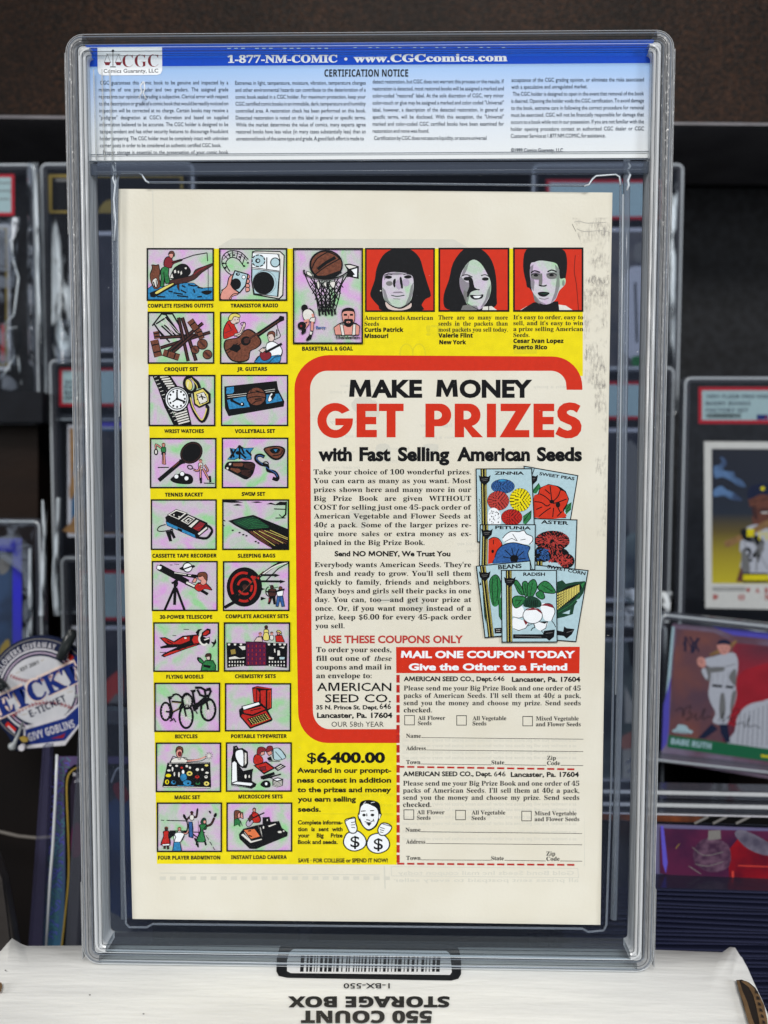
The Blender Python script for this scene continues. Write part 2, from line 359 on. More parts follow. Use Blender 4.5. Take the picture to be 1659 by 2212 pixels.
def smudge():
    m = bpy.data.materials.new('graphite_smudge'); m.use_nodes = True; nt = m.node_tree; p = nt.nodes['Principled BSDF']; out = nt.nodes['Material Output']
    p.inputs['Base Color'].default_value = lin((168, 163, 157)); p.inputs['Roughness'].default_value = .8
    tc = nt.nodes.new('ShaderNodeTexCoord'); f = None
    for sc_, lo, hi, st in ((170, .45, .75, (1, 1, 1)), (1300, .40, .72, (1, 1, .35))):
        mp = nt.nodes.new('ShaderNodeMapping'); mp.inputs['Scale'].default_value = st; nt.links.new(tc.outputs['Object'], mp.inputs[0])
        n = nt.nodes.new('ShaderNodeTexNoise'); n.inputs['Scale'].default_value = sc_; n.inputs['Detail'].default_value = 4; nt.links.new(mp.outputs[0], n.inputs['Vector'])
        r = nt.nodes.new('ShaderNodeMapRange'); r.inputs['From Min'].default_value = lo; r.inputs['From Max'].default_value = hi; nt.links.new(n.outputs['Fac'], r.inputs[0])
        if f is None: f = r.outputs[0]
        else: q = nt.nodes.new('ShaderNodeMath'); q.operation = 'MULTIPLY'; nt.links.new(f, q.inputs[0]); nt.links.new(r.outputs[0], q.inputs[1]); f = q.outputs[0]
    t = nt.nodes.new('ShaderNodeBsdfTransparent'); x = nt.nodes.new('ShaderNodeMixShader'); nt.links.new(f, x.inputs[0]); nt.links.new(t.outputs[0], x.inputs[1]); nt.links.new(p.outputs[0], x.inputs[2]); nt.links.new(x.outputs[0], out.inputs[0])
    INK['S'] = m
smudge()
def prism(name, px, Y0, depth, m, parent=None, bev=0.0):
    """solid with a front face standing in the plane y = Y0; outline measured in photo units"""
    inv = M(parent).inverted() if parent else Matrix.Identity(4)
    P = [UY(x, y, Y0) for x, y in pairs(px)]; n = len(P)
    V = [inv @ p for p in P] + [inv @ (p + Vector((0, depth, 0))) for p in P]
    Fs = [tuple(range(n)), tuple(reversed(range(n, 2 * n)))] + [(i, i + n, (i + 1) % n + n, (i + 1) % n) for i in range(n)]
    o = obj(name, V, Fs, m, parent)
    bm = bmesh.new(); bm.from_mesh(o.data); bmesh.ops.recalc_face_normals(bm, faces=bm.faces)
    if bev: bmesh.ops.bevel(bm, geom=list(bm.edges), offset=bev, segments=2, affect='EDGES', profile=.6)
    bm.to_mesh(o.data); bm.free(); return o
# ---------------------------------------------------------------- the shelf behind
def board_material(name, rgb, rgb2, bump, rough, scale=420, stretch=(1, 1, 2.0)):
    return mat(name, rgb, rough=rough, rgb2=rgb2, scale=14, bump=bump, bscale=scale, stretch=stretch, spec=.10)
LAM = mat('dark_brown_laminate', (30, 20, 16), rough=.45, spec=.10, bump=1.0, bscale=420, stretch=(1, 1, 1.8))
nt = LAM.node_tree; p_ = nt.nodes['Principled BSDF']; tc = nt.nodes.new('ShaderNodeTexCoord'); mp = nt.nodes.new('ShaderNodeMapping'); mp.inputs['Scale'].default_value = (1, 1, 1.8); mp.inputs['Rotation'].default_value = (0, .5, 0)
n1 = nt.nodes.new('ShaderNodeTexNoise'); n1.inputs['Scale'].default_value = 430; n1.inputs['Detail'].default_value = 2; n1.inputs['Distortion'].default_value = 1.5
nt.links.new(tc.outputs['Object'], mp.inputs[0]); nt.links.new(mp.outputs[0], n1.inputs['Vector']); r1 = nt.nodes.new('ShaderNodeValToRGB'); nt.links.new(n1.outputs['Fac'], r1.inputs[0])
r1.color_ramp.elements[0].position = .44; r1.color_ramp.elements[0].color = lin((12, 7, 5)); r1.color_ramp.elements[1].position = .68; r1.color_ramp.elements[1].color = lin((58, 36, 23))  # noise colour gives the grain and stands in for its embossed glints
n2_ = nt.nodes.new('ShaderNodeTexWave'); n2_.inputs['Scale'].default_value = 3; n2_.inputs['Distortion'].default_value = 9; n2_.inputs['Detail'].default_value = 3; nt.links.new(tc.outputs['Object'], n2_.inputs['Vector'])
r2 = nt.nodes.new('ShaderNodeMapRange'); r2.inputs['To Min'].default_value = .55; r2.inputs['To Max'].default_value = 1.0; nt.links.new(n2_.outputs['Fac'], r2.inputs[0])
m2 = nt.nodes.new('ShaderNodeVectorMath'); m2.operation = 'SCALE'; nt.links.new(r1.outputs[0], m2.inputs[0]); nt.links.new(r2.outputs[0], m2.inputs['Scale']); nt.links.new(m2.outputs[0], p_.inputs['Base Color'])
CHAR = mat('charcoal_board', (28, 30, 34), spec=.15, rough=.6, rgb2=(13, 14, 17), scale=220, bump=.5, bscale=500)
BLK = mat('black_board', (11, 10, 11), spec=.15, rough=.6, rgb2=(22, 18, 18), scale=30)
BRW = mat('dark_walnut_board', (28, 18, 13), spec=.1, rough=.5, rgb2=(22, 15, 13), scale=16, stretch=(1, 1, 5), bump=.3, bscale=120)
wall = prism('back_wall', (-1500, -1500, 3200, -1500, 3200, 3200, -1500, 3200), .285, .02, CHAR); wall['kind'] = 'structure'
t = thing('shelf_board', 'dark brown grained shelf board across the top of the picture above the slabs', 'shelf', UY(829, 262, .175))
prism('board', (-900, -700, 2600, -700, 2600, 275, -900, 240), .175, .10, LAM, t)
prism('edge_strip', (-900, 240.5, 2600, 275.5, 2600, 280, -900, 246), .1745, .1, mat('shelf_edge_strip', (118, 116, 122), rough=.35, var=.3, scale=40), t)
fl = obj('shelf_floor', [(-.9, -.12, -.078), (.9, -.12, -.078), (.9, .285, -.078), (-.9, .285, -.078)], [(0, 1, 2, 3)], BLK); fl['kind'] = 'structure'
t = tag(prism('display_step', (-500, 846, 92, 846, 92, 914, -500, 914), .155, .1, mat('slate_step', (22, 25, 32), rough=.6, var=.3, scale=60, spec=.1), None, .0008), 'slate black display step under the two upper left card slabs', 'shelf step')
tag(prism('display_riser', (-500, 915, 82, 915, 82, 1640, -500, 1640), .175, .08, BRW), 'dark brown riser board below the slate step at the left edge', 'shelf riser')
tag(prism('display_riser', (300, 1345, 2400, 1345, 2400, 2700, 300, 2700), .19, .08, BLK), 'black riser board behind the lower right slabs', 'shelf riser')
tag(prism('display_riser', (1577, 1610, 2400, 1640, 2400, 1900, 1577, 1830), .16, .028, BRW), 'walnut brown riser board under the tilted red card slab', 'shelf riser')
tag(prism('display_riser', (-600, 1560, 330, 1560, 330, 2500, -600, 2500), .12, .05, mat('dark_lower_riser', (18, 13, 12), spec=.15, rough=.6, rgb2=(12, 10, 11), scale=18)), 'near black riser board below the round badge at lower left', 'shelf riser')
# ---------------------------------------------------------------- graded card slabs
def psa(label, left, top, Y, land=False, roll=0.0, group='graded card slabs on the display shelf', w=.083, h=.137, bright=True, name='graded_card_slab'):
    if land: w, h = h, w
    p = UY(left, top, Y); R3 = Matrix.Rotation(roll, 3, 'Y')
    base = p + R3 @ Vector((w / 2, 0, -h))
    t = thing(name, label, 'card slab', base, (0, roll, 0), group)
    loft('case', w, h, .004, [(0, .0015), (.0012, 0), (.003, 0), (.0038, .0008), (.0038, .0062), (.003, .007), (.0012, .007), (0, .0055)], CASE, t, h / 2)
    if bright: loft('rim', w - .0002, h - .0002, .004, [(.0006, -.0001), (.0011, -.0003), (.0016, -.0001)], SHEEN, t, h / 2)
    loft('front_pane', w - .0074, h - .0074, .002, [(0, .0012), (0, .0018)], CASEP, t, h / 2, closed=False, caps=True)
    return t
def pen_on(t, dy, base=0.0):
    m = M(t); n = m.to_3x3() @ Vector((0, -1, 0)); p0 = m @ Vector((0, dy, 0)); return Pen(p0, n, base, local=m)
def psa_label(t, x0, y0, x1, y1, b=4.6, lines=(), kind='a', slope=0.0, bars=None):
    p = pen_on(t, .0032); s = slope * (x1 - x0)
    p.poly('A', (x0, y0, x1, y0 + s, x1, y1 + s, x0, y1)); p.poly(kind, (x0 + b, y0 + b, x1 - b, y0 + b + s, x1 - b, y1 - b + s, x0 + b, y1 - b))
    o = p.build('label', t)
    p = pen_on(t, .0031)
    for st, tx, xa, ya, xb, c in lines: p.text('z', st, tx, xa, ya, xb, c, y1=ya + slope * (xb - xa))
    if bars:
        xa, ya, xb, yb = bars; x = xa; rr = random.Random(int(xa))
        while x < xb: q = rr.choice((.8, 1.2, 1.8)); p.rect('k', x, ya, x + q, yb); x += q + rr.choice((.7, 1.0, 1.5))
    if p.V: p.build('label_print', o)
    return o
NAVYY = None
# right: cap and bat player card
t = psa('upright card slab with a blue to yellow picture of a batter resting a bat on his shoulder', 1476, 812, .17)
psa_label(t, 1509, 836, 1782, 915, 7.5, [('grot', '1991 FLEER PRO-VISIONS', 1525, 860.5, 1690, 8), ('grot', 'BARRY BONDS', 1525, 875.5, 1621, 8), ('grot', 'FACTORY SET', 1525, 890, 1616, 8)], bars=(1526, 893, 1600, 903))
p = pen_on(t, .003).crop(2500, 1200, 1.769)
p.rect('v', 850, 765, 930, 800)
p.ell('r', 915, 785, 8); p.build('hologram', t)
p = pen_on(t, .0036).crop(2500, 1200, 1.769)
p.poly('w', (482, 952, 1330, 957, 1330, 2130, 490, 2112)); card = p.build('card', t)
z1 = (M(t).inverted() @ UY(1550, 658.3 + .3101 * 1940, .17)).z; z0 = (M(t).inverted() @ UY(1550, 658.3 + .3101 * 1000, .17)).z
GRAD = ramped('night_to_gold_print', [(0, (206, 186, 24)), (.2, (170, 150, 20)), (.38, (100, 82, 22)), (.52, (18, 30, 46)), (.75, (6, 14, 34)), (1, (8, 14, 30))], 'Z', scale=z0 - z1, off=z1)
p = pen_on(t, .0035).crop(2500, 1200, 1.769)
p.poly(GRAD, (535, 1003, 1300, 1006, 1300, 1945, 537, 1940))
SWL = mat('cloud_print', (84, 122, 168), rough=.5, rgb2=(24, 52, 92), scale=120)
p.poly(SWL, (550, 1130, 590, 1115, 605, 1085, 590, 1062, 615, 1065, 638, 1090, 635, 1120, 610, 1145, 640, 1160, 690, 1165, 700, 1200, 740, 1220, 775, 1268, 720, 1262, 670, 1225, 610, 1200, 556, 1205), 1)
p.poly(SWL, (550, 1290, 600, 1262, 640, 1290, 690, 1310, 750, 1362, 680, 1358, 620, 1330, 552, 1335), 1)
p.poly('n', (815, 1470, 880, 1500, 930, 1500, 930, 1600, 830, 1600))                       # neck
p.poly('n', (795, 1370, 800, 1350, 930, 1320, 930, 1500, 870, 1500, 830, 1470, 820, 1410, 800, 1405), 1)  # face
p.poly('V', (785, 1310, 800, 1270, 850, 1250, 930, 1248, 930, 1325, 880, 1320, 800, 1355, 785, 1340), 1)   # cap
p.poly('N', (860, 1425, 900, 1415, 930, 1420, 930, 1440, 880, 1440, 865, 1460)); p.rect('w', 880, 1443, 930, 1453)
p.line('k', 6, (815, 1372, 850, 1362)); p.line('k', 6, (880, 1362, 930, 1350))
p.poly('J', (745, 1600, 780, 1550, 850, 1530, 930, 1560, 1000, 1600, 1000, 1870, 750, 1880, 745, 1750, 730, 1700), 1)
p.poly('n', (735, 1830, 752, 1830, 750, 1930, 705, 1930))
p.poly('T', (622, 1660, 640, 1640, 760, 1590, 960, 1480, 960, 1530, 780, 1620, 650, 1690), 1)
p.poly('k', (735, 1570, 790, 1560, 840, 1600, 900, 1650, 880, 1700, 830, 1660, 760, 1640), 1)
p.text('k', 'heavy', '24', 760, 1785, 875, 95); p.poly('e', (745, 1700, 790, 1760, 800, 1870, 750, 1875), 1); p.poly('e', (880, 1640, 900, 1700, 870, 1740, 860, 1690), 1); p.line('e', 9, (800, 1600, 850, 1700, 845, 1860), 1); p.poly('N', (815, 1400, 850, 1420, 850, 1500, 825, 1470), 1); p.line('e', 5, (760, 1650, 775, 1690)); p.line('e', 5, (870, 1730, 900, 1800, 930, 1840))
p.text('y', 'serifr', 'PI', 855, 1640, 930, 60); p.ell('y', 890, 1280, 16, 14)
p.rect('k', 750, 1868, 930, 1895); p.rect('y', 755, 1880, 930, 1920); p.rect('k', 750, 1920, 930, 1935)
p.rect('y', 780, 1560, 830, 1615)
p.rect('e', 540, 1968, 770, 1976); p.rect('e', 540, 1984, 770, 1992)
for i, c in enumerate('BARRY'): p.text('q', 'slabserif', c, 775 + i * 64, 2005, 805 + i * 64, 34)
for i, c in enumerate('BONDS'): p.text('q', 'slabserif', c, 540 + i * 182, 2056, 582 + i * 182, 38)
p.build('picture', card)
# right: batter card lying on its side, rolled clockwise
t = psa('tilted sideways card slab with a red picture of a batter in pinstripes and a green name band', 1424, 1322, .128, land=True, roll=math.radians(6), w=.0745, h=.137)
RB = mat('red_haze_print', (190, 24, 42), rough=.28, rgb2=(106, 44, 58), scale=22, detail=2)
HA = mat('grey_foil_print', (140, 128, 150), rough=.25, rgb2=(108, 72, 84), scale=40)
p = pen_on(t, .0036).crop(2400, 2400, 2.6587)
p.poly(HA, (660, 140, 2200, 300, 2200, 1850, 535, 1590)); card = p.build('card', t)
p = pen_on(t, .0035).crop(2400, 2400, 2.6587)
p.poly(mat('rust_print', (132, 78, 70), rough=.3, rgb2=(96, 66, 78), scale=60), (700, 200, 1100, 240, 1450, 420, 1420, 1450, 620, 1330))
p.poly(RB, (1300, 350, 2100, 420, 2100, 1600, 1180, 1400)); p.poly('j', (1400, 640, 2100, 560, 2100, 1300, 1240, 1200, 1330, 900), 1)
p.poly('u', (1060, 175, 2100, 290, 2100, 355, 1300, 270)); p.poly('u', (640, 700, 620, 1250, 600, 1400, 545, 1480, 565, 1000), 0)
p.poly('c', (655, 180, 680, 180, 640, 700, 590, 900))
p.poly('J', (1310, 1280, 1345, 1110, 1450, 1000, 1600, 960, 1800, 950, 1800, 1500, 1250, 1420), 1)
for i in range(7): p.line('e', 7, (1370 + i * 48, 1100 - i * 18, 1335 + i * 52, 1425))
p.line('V', 26, (790, 440, 800, 290, 880, 440, 925, 300)); p.line('V', 20, (840, 285, 880, 360, 945, 300)); p.line('V', 24, (872, 360, 860, 455)); p.line('V', 16, (775, 305, 805, 290, 775, 360, 805, 400)); p.line('V', 18, (895, 345, 935, 445))
# the figure
p.poly('T', (1040, 470, 1130, 420, 1260, 370, 1310, 320, 1340, 330, 1290, 390, 1150, 460, 1060, 490), 0)
p.poly('J', (990, 520, 1100, 490, 1170, 470, 1290, 450, 1335, 500, 1345, 600, 1320, 790, 1330, 880, 1310, 980, 1270, 1080, 1230, 1200, 1150, 1205, 1080, 1170, 1110, 1080, 1060, 980, 1035, 880, 1050, 770, 1060, 620, 1010, 580), 1)
p.poly('e', (960, 640, 1050, 600, 1060, 700, 1040, 750, 990, 710), 1); p.poly('J', (965, 640, 1000, 615, 1030, 700, 1010, 730), 1)
p.poly('f', (915, 540, 935, 500, 985, 505, 1010, 560, 985, 610, 935, 590), 1); p.line('N', 5, (925, 545, 960, 530, 965, 575), 1)
p.poly('f', (1130, 370, 1250, 370, 1262, 420, 1220, 470, 1170, 465, 1140, 420), 1); p.ell('N', 1180, 400, 9, 5); p.ell('N', 1230, 402, 9, 5); p.line('N', 5, (1180, 440, 1220, 440))
p.poly('V', (1128, 365, 1150, 325, 1210, 315, 1262, 340, 1262, 372, 1190, 355), 1)
p.line('k', 26, (1075, 795, 1180, 805)); p.line('k', 26, (1215, 808, 1300, 815)); p.poly('e', (1040, 610, 1180, 600, 1200, 640, 1060, 660), 1); p.poly('e', (1250, 700, 1320, 620, 1325, 780, 1300, 790), 1); p.poly('e', (1160, 900, 1200, 880, 1215, 1040, 1190, 1150, 1150, 1100), 1); p.poly('e', (1290, 860, 1325, 860, 1300, 1000, 1265, 1080, 1270, 960), 1); p.line('e', 7, (1040, 610, 1180, 605, 1320, 570), 1); p.line('e', 6, (1200, 1000, 1190, 1190))
for i in range(5): p.line('e', 3, (1080 + i * 55, 640, 1075 + i * 55, 780))
p.poly('V', (1070, 1195, 1135, 1250, 1000, 1350, 920, 1350, 1000, 1270)); p.poly('V', (1150, 1200, 1235, 1200, 1265, 1390, 1215, 1390, 1165, 1290))
p.line('K', 7, (690, 1060, 760, 1030, 770, 1130, 790, 1040, 850, 1010, 830, 1080, 870, 1090, 800, 1160, 870, 1130, 910, 1090, 900, 1150, 950, 1130, 1000, 1030, 975, 1150, 1030, 1120, 1080, 1130), 1)
p.line('K', 7, (1140, 1170, 1200, 1070, 1180, 1180, 1260, 1100, 1340, 1040, 1370, 1080, 1290, 1140, 1240, 1130, 1330, 1200, 1400, 1180, 1420, 1230, 1470, 1110, 1450, 1230, 1510, 1210, 1580, 1245), 1)
p.poly('c', (655, 1270, 700, 1240, 720, 1205, 800, 1215, 830, 1255, 875, 1275, 840, 1300, 700, 1290), 1); p.text('e', 'sans', 'chrome', 690, 1285, 835, 26, y1=1300)
GB = mat('green_band_print', (12, 104, 62), rough=.35)
p.poly(GB, (622, 1312, 2100, 1520, 2100, 1650, 605, 1440)); p.text('c', 'grotx', 'BABE RUTH', 640, 1405, 1062, 62, y1=1460); p.line('y', 24, (1585, 1530, 1700, 1545))
p.build('picture', card)
# slabs partly hidden behind the comic holder
def hidden_slab(label, left, top, Y, lab, card_px, col, roll=0.0, arts=(), **kw):
    t = psa(label, left, top, Y, roll=roll, **kw)
    if lab: psa_label(t, *lab, b=7, lines=())
    if card_px:
        p = pen_on(t, .0036); p.rect('J', *card_px); c = p.build('card', t); p = pen_on(t, .0035)
        x0, y0, x1, y1 = card_px; p.rect(col, x0 + 8, y0 + 8, x1 - 8, y1 - 8)
        for a in arts: getattr(p, a[0])(*a[1:])
        p.build('picture', c)
    return t
DKP = mat('dusky_player_print', (44, 48, 62), rough=.35, rgb2=(92, 86, 84), scale=70, detail=3)
TEP = mat('teal_orange_print', (24, 92, 134), rough=.35, rgb2=(26, 76, 112), scale=50)
NVP = mat('navy_photo_print', (24, 27, 40), rough=.35, rgb2=(54, 52, 60), scale=60, detail=3)
GNP = mat('green_grey_photo_print', (118, 130, 128), rough=.35, rgb2=(60, 68, 76), scale=55, detail=2)
t = hidden_slab('upper right card slab standing behind the comic holder with its red label beside the page corner', 1148, 352, .19, (1180, 388, 1430, 474), (1175, 492, 1424, 800), DKP, arts=[('ell', 'e', 1382, 545, 14, 22), ('poly', 'J', (1350, 600, 1380, 575, 1412, 600, 1416, 760, 1345, 760), 1), ('poly', 'g', (1365, 770, 1414, 765, 1414, 790, 1365, 790)), ('line', 'K', 5, (1372, 610, 1376, 740))])
t = hidden_slab('middle right card slab standing behind the comic holder under the upper one', 1128, 790, .182, (1160, 824, 1412, 906), (1150, 925, 1404, 1300), NVP, arts=[('poly', 'e', (1350, 960, 1390, 990, 1396, 1100, 1360, 1160), 1), ('poly', GNP, (1345, 1170, 1396, 1160, 1396, 1290, 1345, 1290), 1)])
t = hidden_slab('lower right card slab behind the comic holder showing pale green and tan picture parts', 1105, 1345, .165, None, (1130, 1378, 1392, 1690), GNP, arts=[('poly', 'K', (1355, 1385, 1384, 1385, 1384, 1430, 1362, 1440)), ('poly', 'w', (1350, 1480, 1368, 1520, 1375, 1560, 1350, 1562)), ('poly', 'f', (1345, 1590, 1384, 1578, 1384, 1608, 1345, 1618), 1), ('poly', 'w', (1345, 1620, 1384, 1612, 1384, 1682, 1345, 1682)), ('line', 'B', 3, (1352, 1650, 1366, 1640, 1372, 1655, 1355, 1668), 1)])
tag(prism('display_step', (1100, 1697, 1420, 1697, 1420, 1760, 1100, 1760), .165, .02, mat('grey_blue_step', (40, 42, 58), rough=.5, var=.3, scale=30)), 'grey blue display step behind the holder under the lower right slab', 'shelf step')
t = hidden_slab('left card slab behind the holder rail with a red bordered label and a teal and orange card', 103, 774, .165, (128, 794, 372, 878), (146, 918, 395, 1160), TEP, arts=[('poly', 'T', (150, 925, 166, 925, 160, 1010, 152, 1060)), ('poly', 'T', (152, 1040, 185, 1000, 170, 1050, 152, 1080), 1), ('poly', 'T', (152, 1130, 178, 1100, 230, 1120, 380, 1150, 152, 1152), 1), ('poly', NVP, (205, 930, 380, 930, 380, 1150, 205, 1150)), ('rect', 'u', 206, 912, 380, 922)])
p = pen_on(t, .0030)
for i, q in enumerate(('20', 'PA', 'BA', 'GE')): p.text('z', 'sans', q, 139, 829 + i * 11, 160, 8)
p.build('label_mark', t)
t = hidden_slab('lower left card slab behind the holder rail with a white card and red marks', 128, 1200, .15, (170, 1232, 400, 1340), (155, 1352, 400, 1640), NVP, arts=[('poly', 'q', (205, 1500, 232, 1468, 262, 1450, 262, 1520, 232, 1530, 208, 1560), 1), ('poly', 'T', (196, 1560, 215, 1500, 222, 1520, 205, 1600), 1), ('poly', 'e', (222, 1540, 262, 1500, 262, 1660, 240, 1700, 215, 1600), 1), ('poly', 'P', (215, 1570, 240, 1560, 250, 1600, 222, 1610), 1)])
t = hidden_slab('far left slab cut by the picture edge with a red bordered pale label in a crinkled sleeve', -262, 352, .165, (-235, 376, 31, 466), (-225, 485, 22, 800), BRW, arts=[('frame', 'i', 5, -216, 494, 14, 788), ('rect', 'r', 2, 700, 10, 780)])
p = pen_on(t, .0030); p.line('e', 2.2, (-40, 395, 22, 395)); p.line('e', 2.2, (-40, 412, 24, 412)); p.line('e', 2.2, (-40, 430, 20, 430)); p.build('label_mark', t)
t = hidden_slab('tall black and gold labelled slab beside the far left one in a shiny sleeve', 84, 350, .172, None, (150, 500, 385, 760), NVP)
p = pen_on(t, .0034); p.rect('i', 105, 377, 395, 460); lb = p.build('label', t); p = pen_on(t, .0033); p.rect('k', 112, 383, 390, 455); p.poly('i', (214, 452, 226, 436, 240, 432, 250, 440, 246, 456, 226, 456), 1); p.line('i', 2.5, (200, 456, 260, 452)); p.rect('e', 120, 386, 160, 392); p.build('label_print', lb)
# crinkled sleeves, and pale film strips that paint their highlights
def strip(name, pts, Y, bulge, m, parent):
    """a curved strip of clear film or painted highlight; pts = (x left, x right, y) rows"""
    inv = M(parent).inverted(); V = []; Fs = []; n = 6
    for xl, xr, y in pts:
        for k in range(n + 1):
            u = k / n; p = UY(xl + (xr - xl) * u, y, Y - bulge * math.sin(math.pi * u)); V.append(inv @ p)
    for i in range(len(pts) - 1):
        for k in range(n): a = i * (n + 1) + k; Fs.append((a, a + 1, a + n + 2, a + n + 1))
    return obj(name, V, Fs, m, parent, smooth=True)
SHINE = clear('white_highlight_film', see=.05, rgb=(214, 226, 236), rough=.14, gloss=.9, bscale=30, bump=.9, stretch=(1, 1, .4), patchy=70, pstretch=(1.6, 1, .45))  # near-white patchy body paints highlights on sleeves and case edges
tg = t
strip('sleeve', [(112, 120, 470), (112, 140, 560), (112, 158, 640), (112, 160, 720), (116, 154, 770)], .168, .004, SHINE, tg)
strip('sleeve_fold', [(122, 150, 690), (118, 158, 740), (122, 152, 785)], .164, .003, SLEEVE, tg)
strip('sleeve_edge_highlight', [(68, 82, 352), (72, 84, 420), (76, 88, 520), (76, 88, 600), (80, 92, 700), (92, 104, 800), (98, 106, 850)], .160, .005, SHINE, tg)
strip('sleeve_fold', [(58, 70, 350), (60, 72, 500), (58, 74, 640), (64, 80, 846)], .158, .003, SLEEVE, tg)
t = [o for o in sc.objects if o.get('label', '').startswith('far left slab')][0]
strip('sleeve', [(-40, 42, 470), (-40, 36, 560), (-40, 30, 640), (-40, 28, 720), (-40, 40, 846)], .158, .004, SLEEVE, t)
tube('sleeve_crease', [M(t).inverted() @ UY(x, y, .155) for x, y in [(2, 494), (25, 520), (28, 560), (40, 600), (34, 650), (30, 680), (0, 712), (42, 706), (46, 740), (20, 790), (6, 812)]], .0005, SHINE, t)
tube('sleeve_crease', [M(t).inverted() @ UY(x, y, .155) for x, y in [(44, 700), (38, 760), (46, 830)]], .0005, SHINE, t)
# lower left slab with blue foil card
t = psa('lower left slab cut by the picture edge with a dark card bordered in blue foil', -268, 1120, .13, bright=True)
BFO = mat('blue_foil_print', (46, 42, 206), rough=.3, rgb2=(60, 62, 150), scale=22)
p = pen_on(t, .0036); p.rect(BFO, -240, 1163, 47, 1530); c = p.build('card', t); p = pen_on(t, .0035)
p.rect(mat('storm_photo_print', (16, 20, 38), rough=.35, rgb2=(46, 72, 108), scale=45, detail=3), -230, 1192, 27, 1520)
p.poly('e', (0, 1200, 22, 1204, 18, 1232, 0, 1240), 1); p.poly('i', (0, 1400, 18, 1380, 20, 1410, 0, 1425), 1); p.poly('j', (-10, 1530, 0, 1490, 27, 1500, 27, 1520), 1); p.build('picture', c)
strip('sleeve', [(-30, 72, 1122), (-30, 70, 1180), (48, 66, 1240), (48, 70, 1520)], .127, .003, SLEEVE, t)
strip('sleeve_edge_highlight', [(62, 68, 1185), (60, 70, 1300), (58, 70, 1420), (60, 70, 1520)], .124, .002, SHINE, t)
strip('sleeve_edge_highlight', [(90, 102, 1080), (90, 101, 1140), (88, 98, 1240), (84, 96, 1330)], .124, .003, SHINE, t)
strip('sleeve_edge_highlight', [(122, 132, 1075), (116, 130, 1150), (112, 126, 1260), (116, 130, 1330)], .13, .003, SHINE, t)
t = [o for o in sc.objects if o.get('label', '').startswith('lower right card slab')][0]
strip('painted_glare', [(1348, 1402, 1272), (1346, 1400, 1300), (1350, 1398, 1330), (1348, 1396, 1352)], .150, .003, clear('painted_glare_white', see=.1, rgb=(226, 232, 236), rough=.2, gloss=.9, patchy=120), t)  # white strips paint glare on the slab, no separate film there
strip('painted_glare', [(1418, 1452, 1278), (1420, 1448, 1310), (1424, 1446, 1345)], .150, .003, clear('painted_glare_white'), t)
t = [o for o in sc.objects if o.get('label', '').startswith('upper right card slab')][0]
strip('edge_glare', [(1452, 1462, 378), (1446, 1464, 420), (1444, 1460, 520), (1444, 1458, 700), (1446, 1456, 790)], .186, .003, SHINE, t)
# ---------------------------------------------------------------- badge, holders, toploaders near the slab
t = thing('round_badge', 'round blue and white baseball badge with two crossed bats and big block letters', 'badge', UY(92, 1600, .075))
def crown(name, px, Y, d, m, bev=0.0): return prism(name, px, Y, d, m, t, bev)
def circ(cx, cy, r, n=40, a0=0, a1=360): return [(cx + r * math.cos(math.radians(a0 + (a1 - a0) * k / n)), cy + r * math.sin(math.radians(a0 + (a1 - a0) * k / n))) for k in range(n)]
bx = lambda x: x * .27273; by = lambda y: 1206.9 + y * .27273       # badge crop units
CB = lambda pts: [(bx(a), by(b)) for a, b in pairs(pts)]
BC = (320, 1040)
out = [(320 + 425 * math.cos(math.radians(a)), 1045 + 432 * math.sin(math.radians(a))) for a in range(130, 412, 6)]
crown('backing', [(bx(a), by(b)) for a, b in out] + CB((640, 1310, 515, 1478, 130, 1525)), .075, .003, INK['V'], .0003)
p = pen_on(t, -.0002).rect2(0, .27273, 1206.9, .27273)
def disc(m, r, dr=0): p.ell(m, 320, 1045, r, r * 1.015, n=48)
disc('e', 408); disc('V', 400); disc('J', 330); disc('V', 316); disc('p', 300); disc('V', 290)
p.ell(mat('worn_white_leather_print', (196, 198, 204), rough=.4, rgb2=(170, 174, 184), scale=60), 318, 1042, 278, 272, n=44)
for s_, (cx, cy, rr, a0, a1) in enumerate([(250, 640, 330, 30, 120), (380, 1560, 420, 228, 300)]):
    p.line('m', 6, [(cx + rr * math.cos(math.radians(a)), cy + rr * math.sin(math.radians(a))) for a in range(a0, a1, 4)])
    for a in range(a0, a1, 4):
        c, s = math.cos(math.radians(a)), math.sin(math.radians(a)); b = math.radians(a + 2.5)
        p.line('m', 7, [(cx + (rr - 16) * c, cy + (rr - 16) * s), (cx + rr * math.cos(b), cy + rr * math.sin(b)), (cx + (rr + 16) * c, cy + (rr + 16) * s)])
def arc_text(m, st, s, cx, cy, r, a0, a1, cap, bottom=False):
    g = [glyph(st, c) for c in s]; tot = sum(q[2] for q in g); ks = cap / caph(st); ang = a0
    for c, q in zip(s, g):
        da = (a1 - a0) * q[2] / tot
        if c != ' ':
            A = math.radians(ang); Bn = math.radians(ang + da * .86)
            if q[0]: p.text(m, st, c, cx + r * math.cos(A), cy + r * math.sin(A), cx + r * math.cos(Bn), cap, y1=cy + r * math.sin(Bn))
        ang += da
arc_text('J', 'grot', 'FOLLOWERS GIVEAWAY', 320, 1045, 340, 196, 290, 46)
p.poly('r', (552, 750, 585, 778, 560, 812, 530, 790)); p.poly('v', (585, 790, 640, 730, 660, 900, 610, 850)); p.poly('r', (60, 1290, 130, 1350, 110, 1375, 40, 1320)); p.line('J', 12, (62, 1325, 118, 1380))
p.text('K', 'grot', 'EST 2001', 168, 893, 310, 28, y1=830); p.line('i', 3, (125, 908, 160, 893)); p.line('i', 3, (322, 810, 350, 798))
p.poly('J', (185, 1345, 195, 1325, 515, 1240, 640, 1130, 640, 1310, 515, 1478, 190, 1505)); p.poly('v', (200, 1355, 515, 1262, 640, 1150, 640, 1290, 515, 1440, 205, 1478))
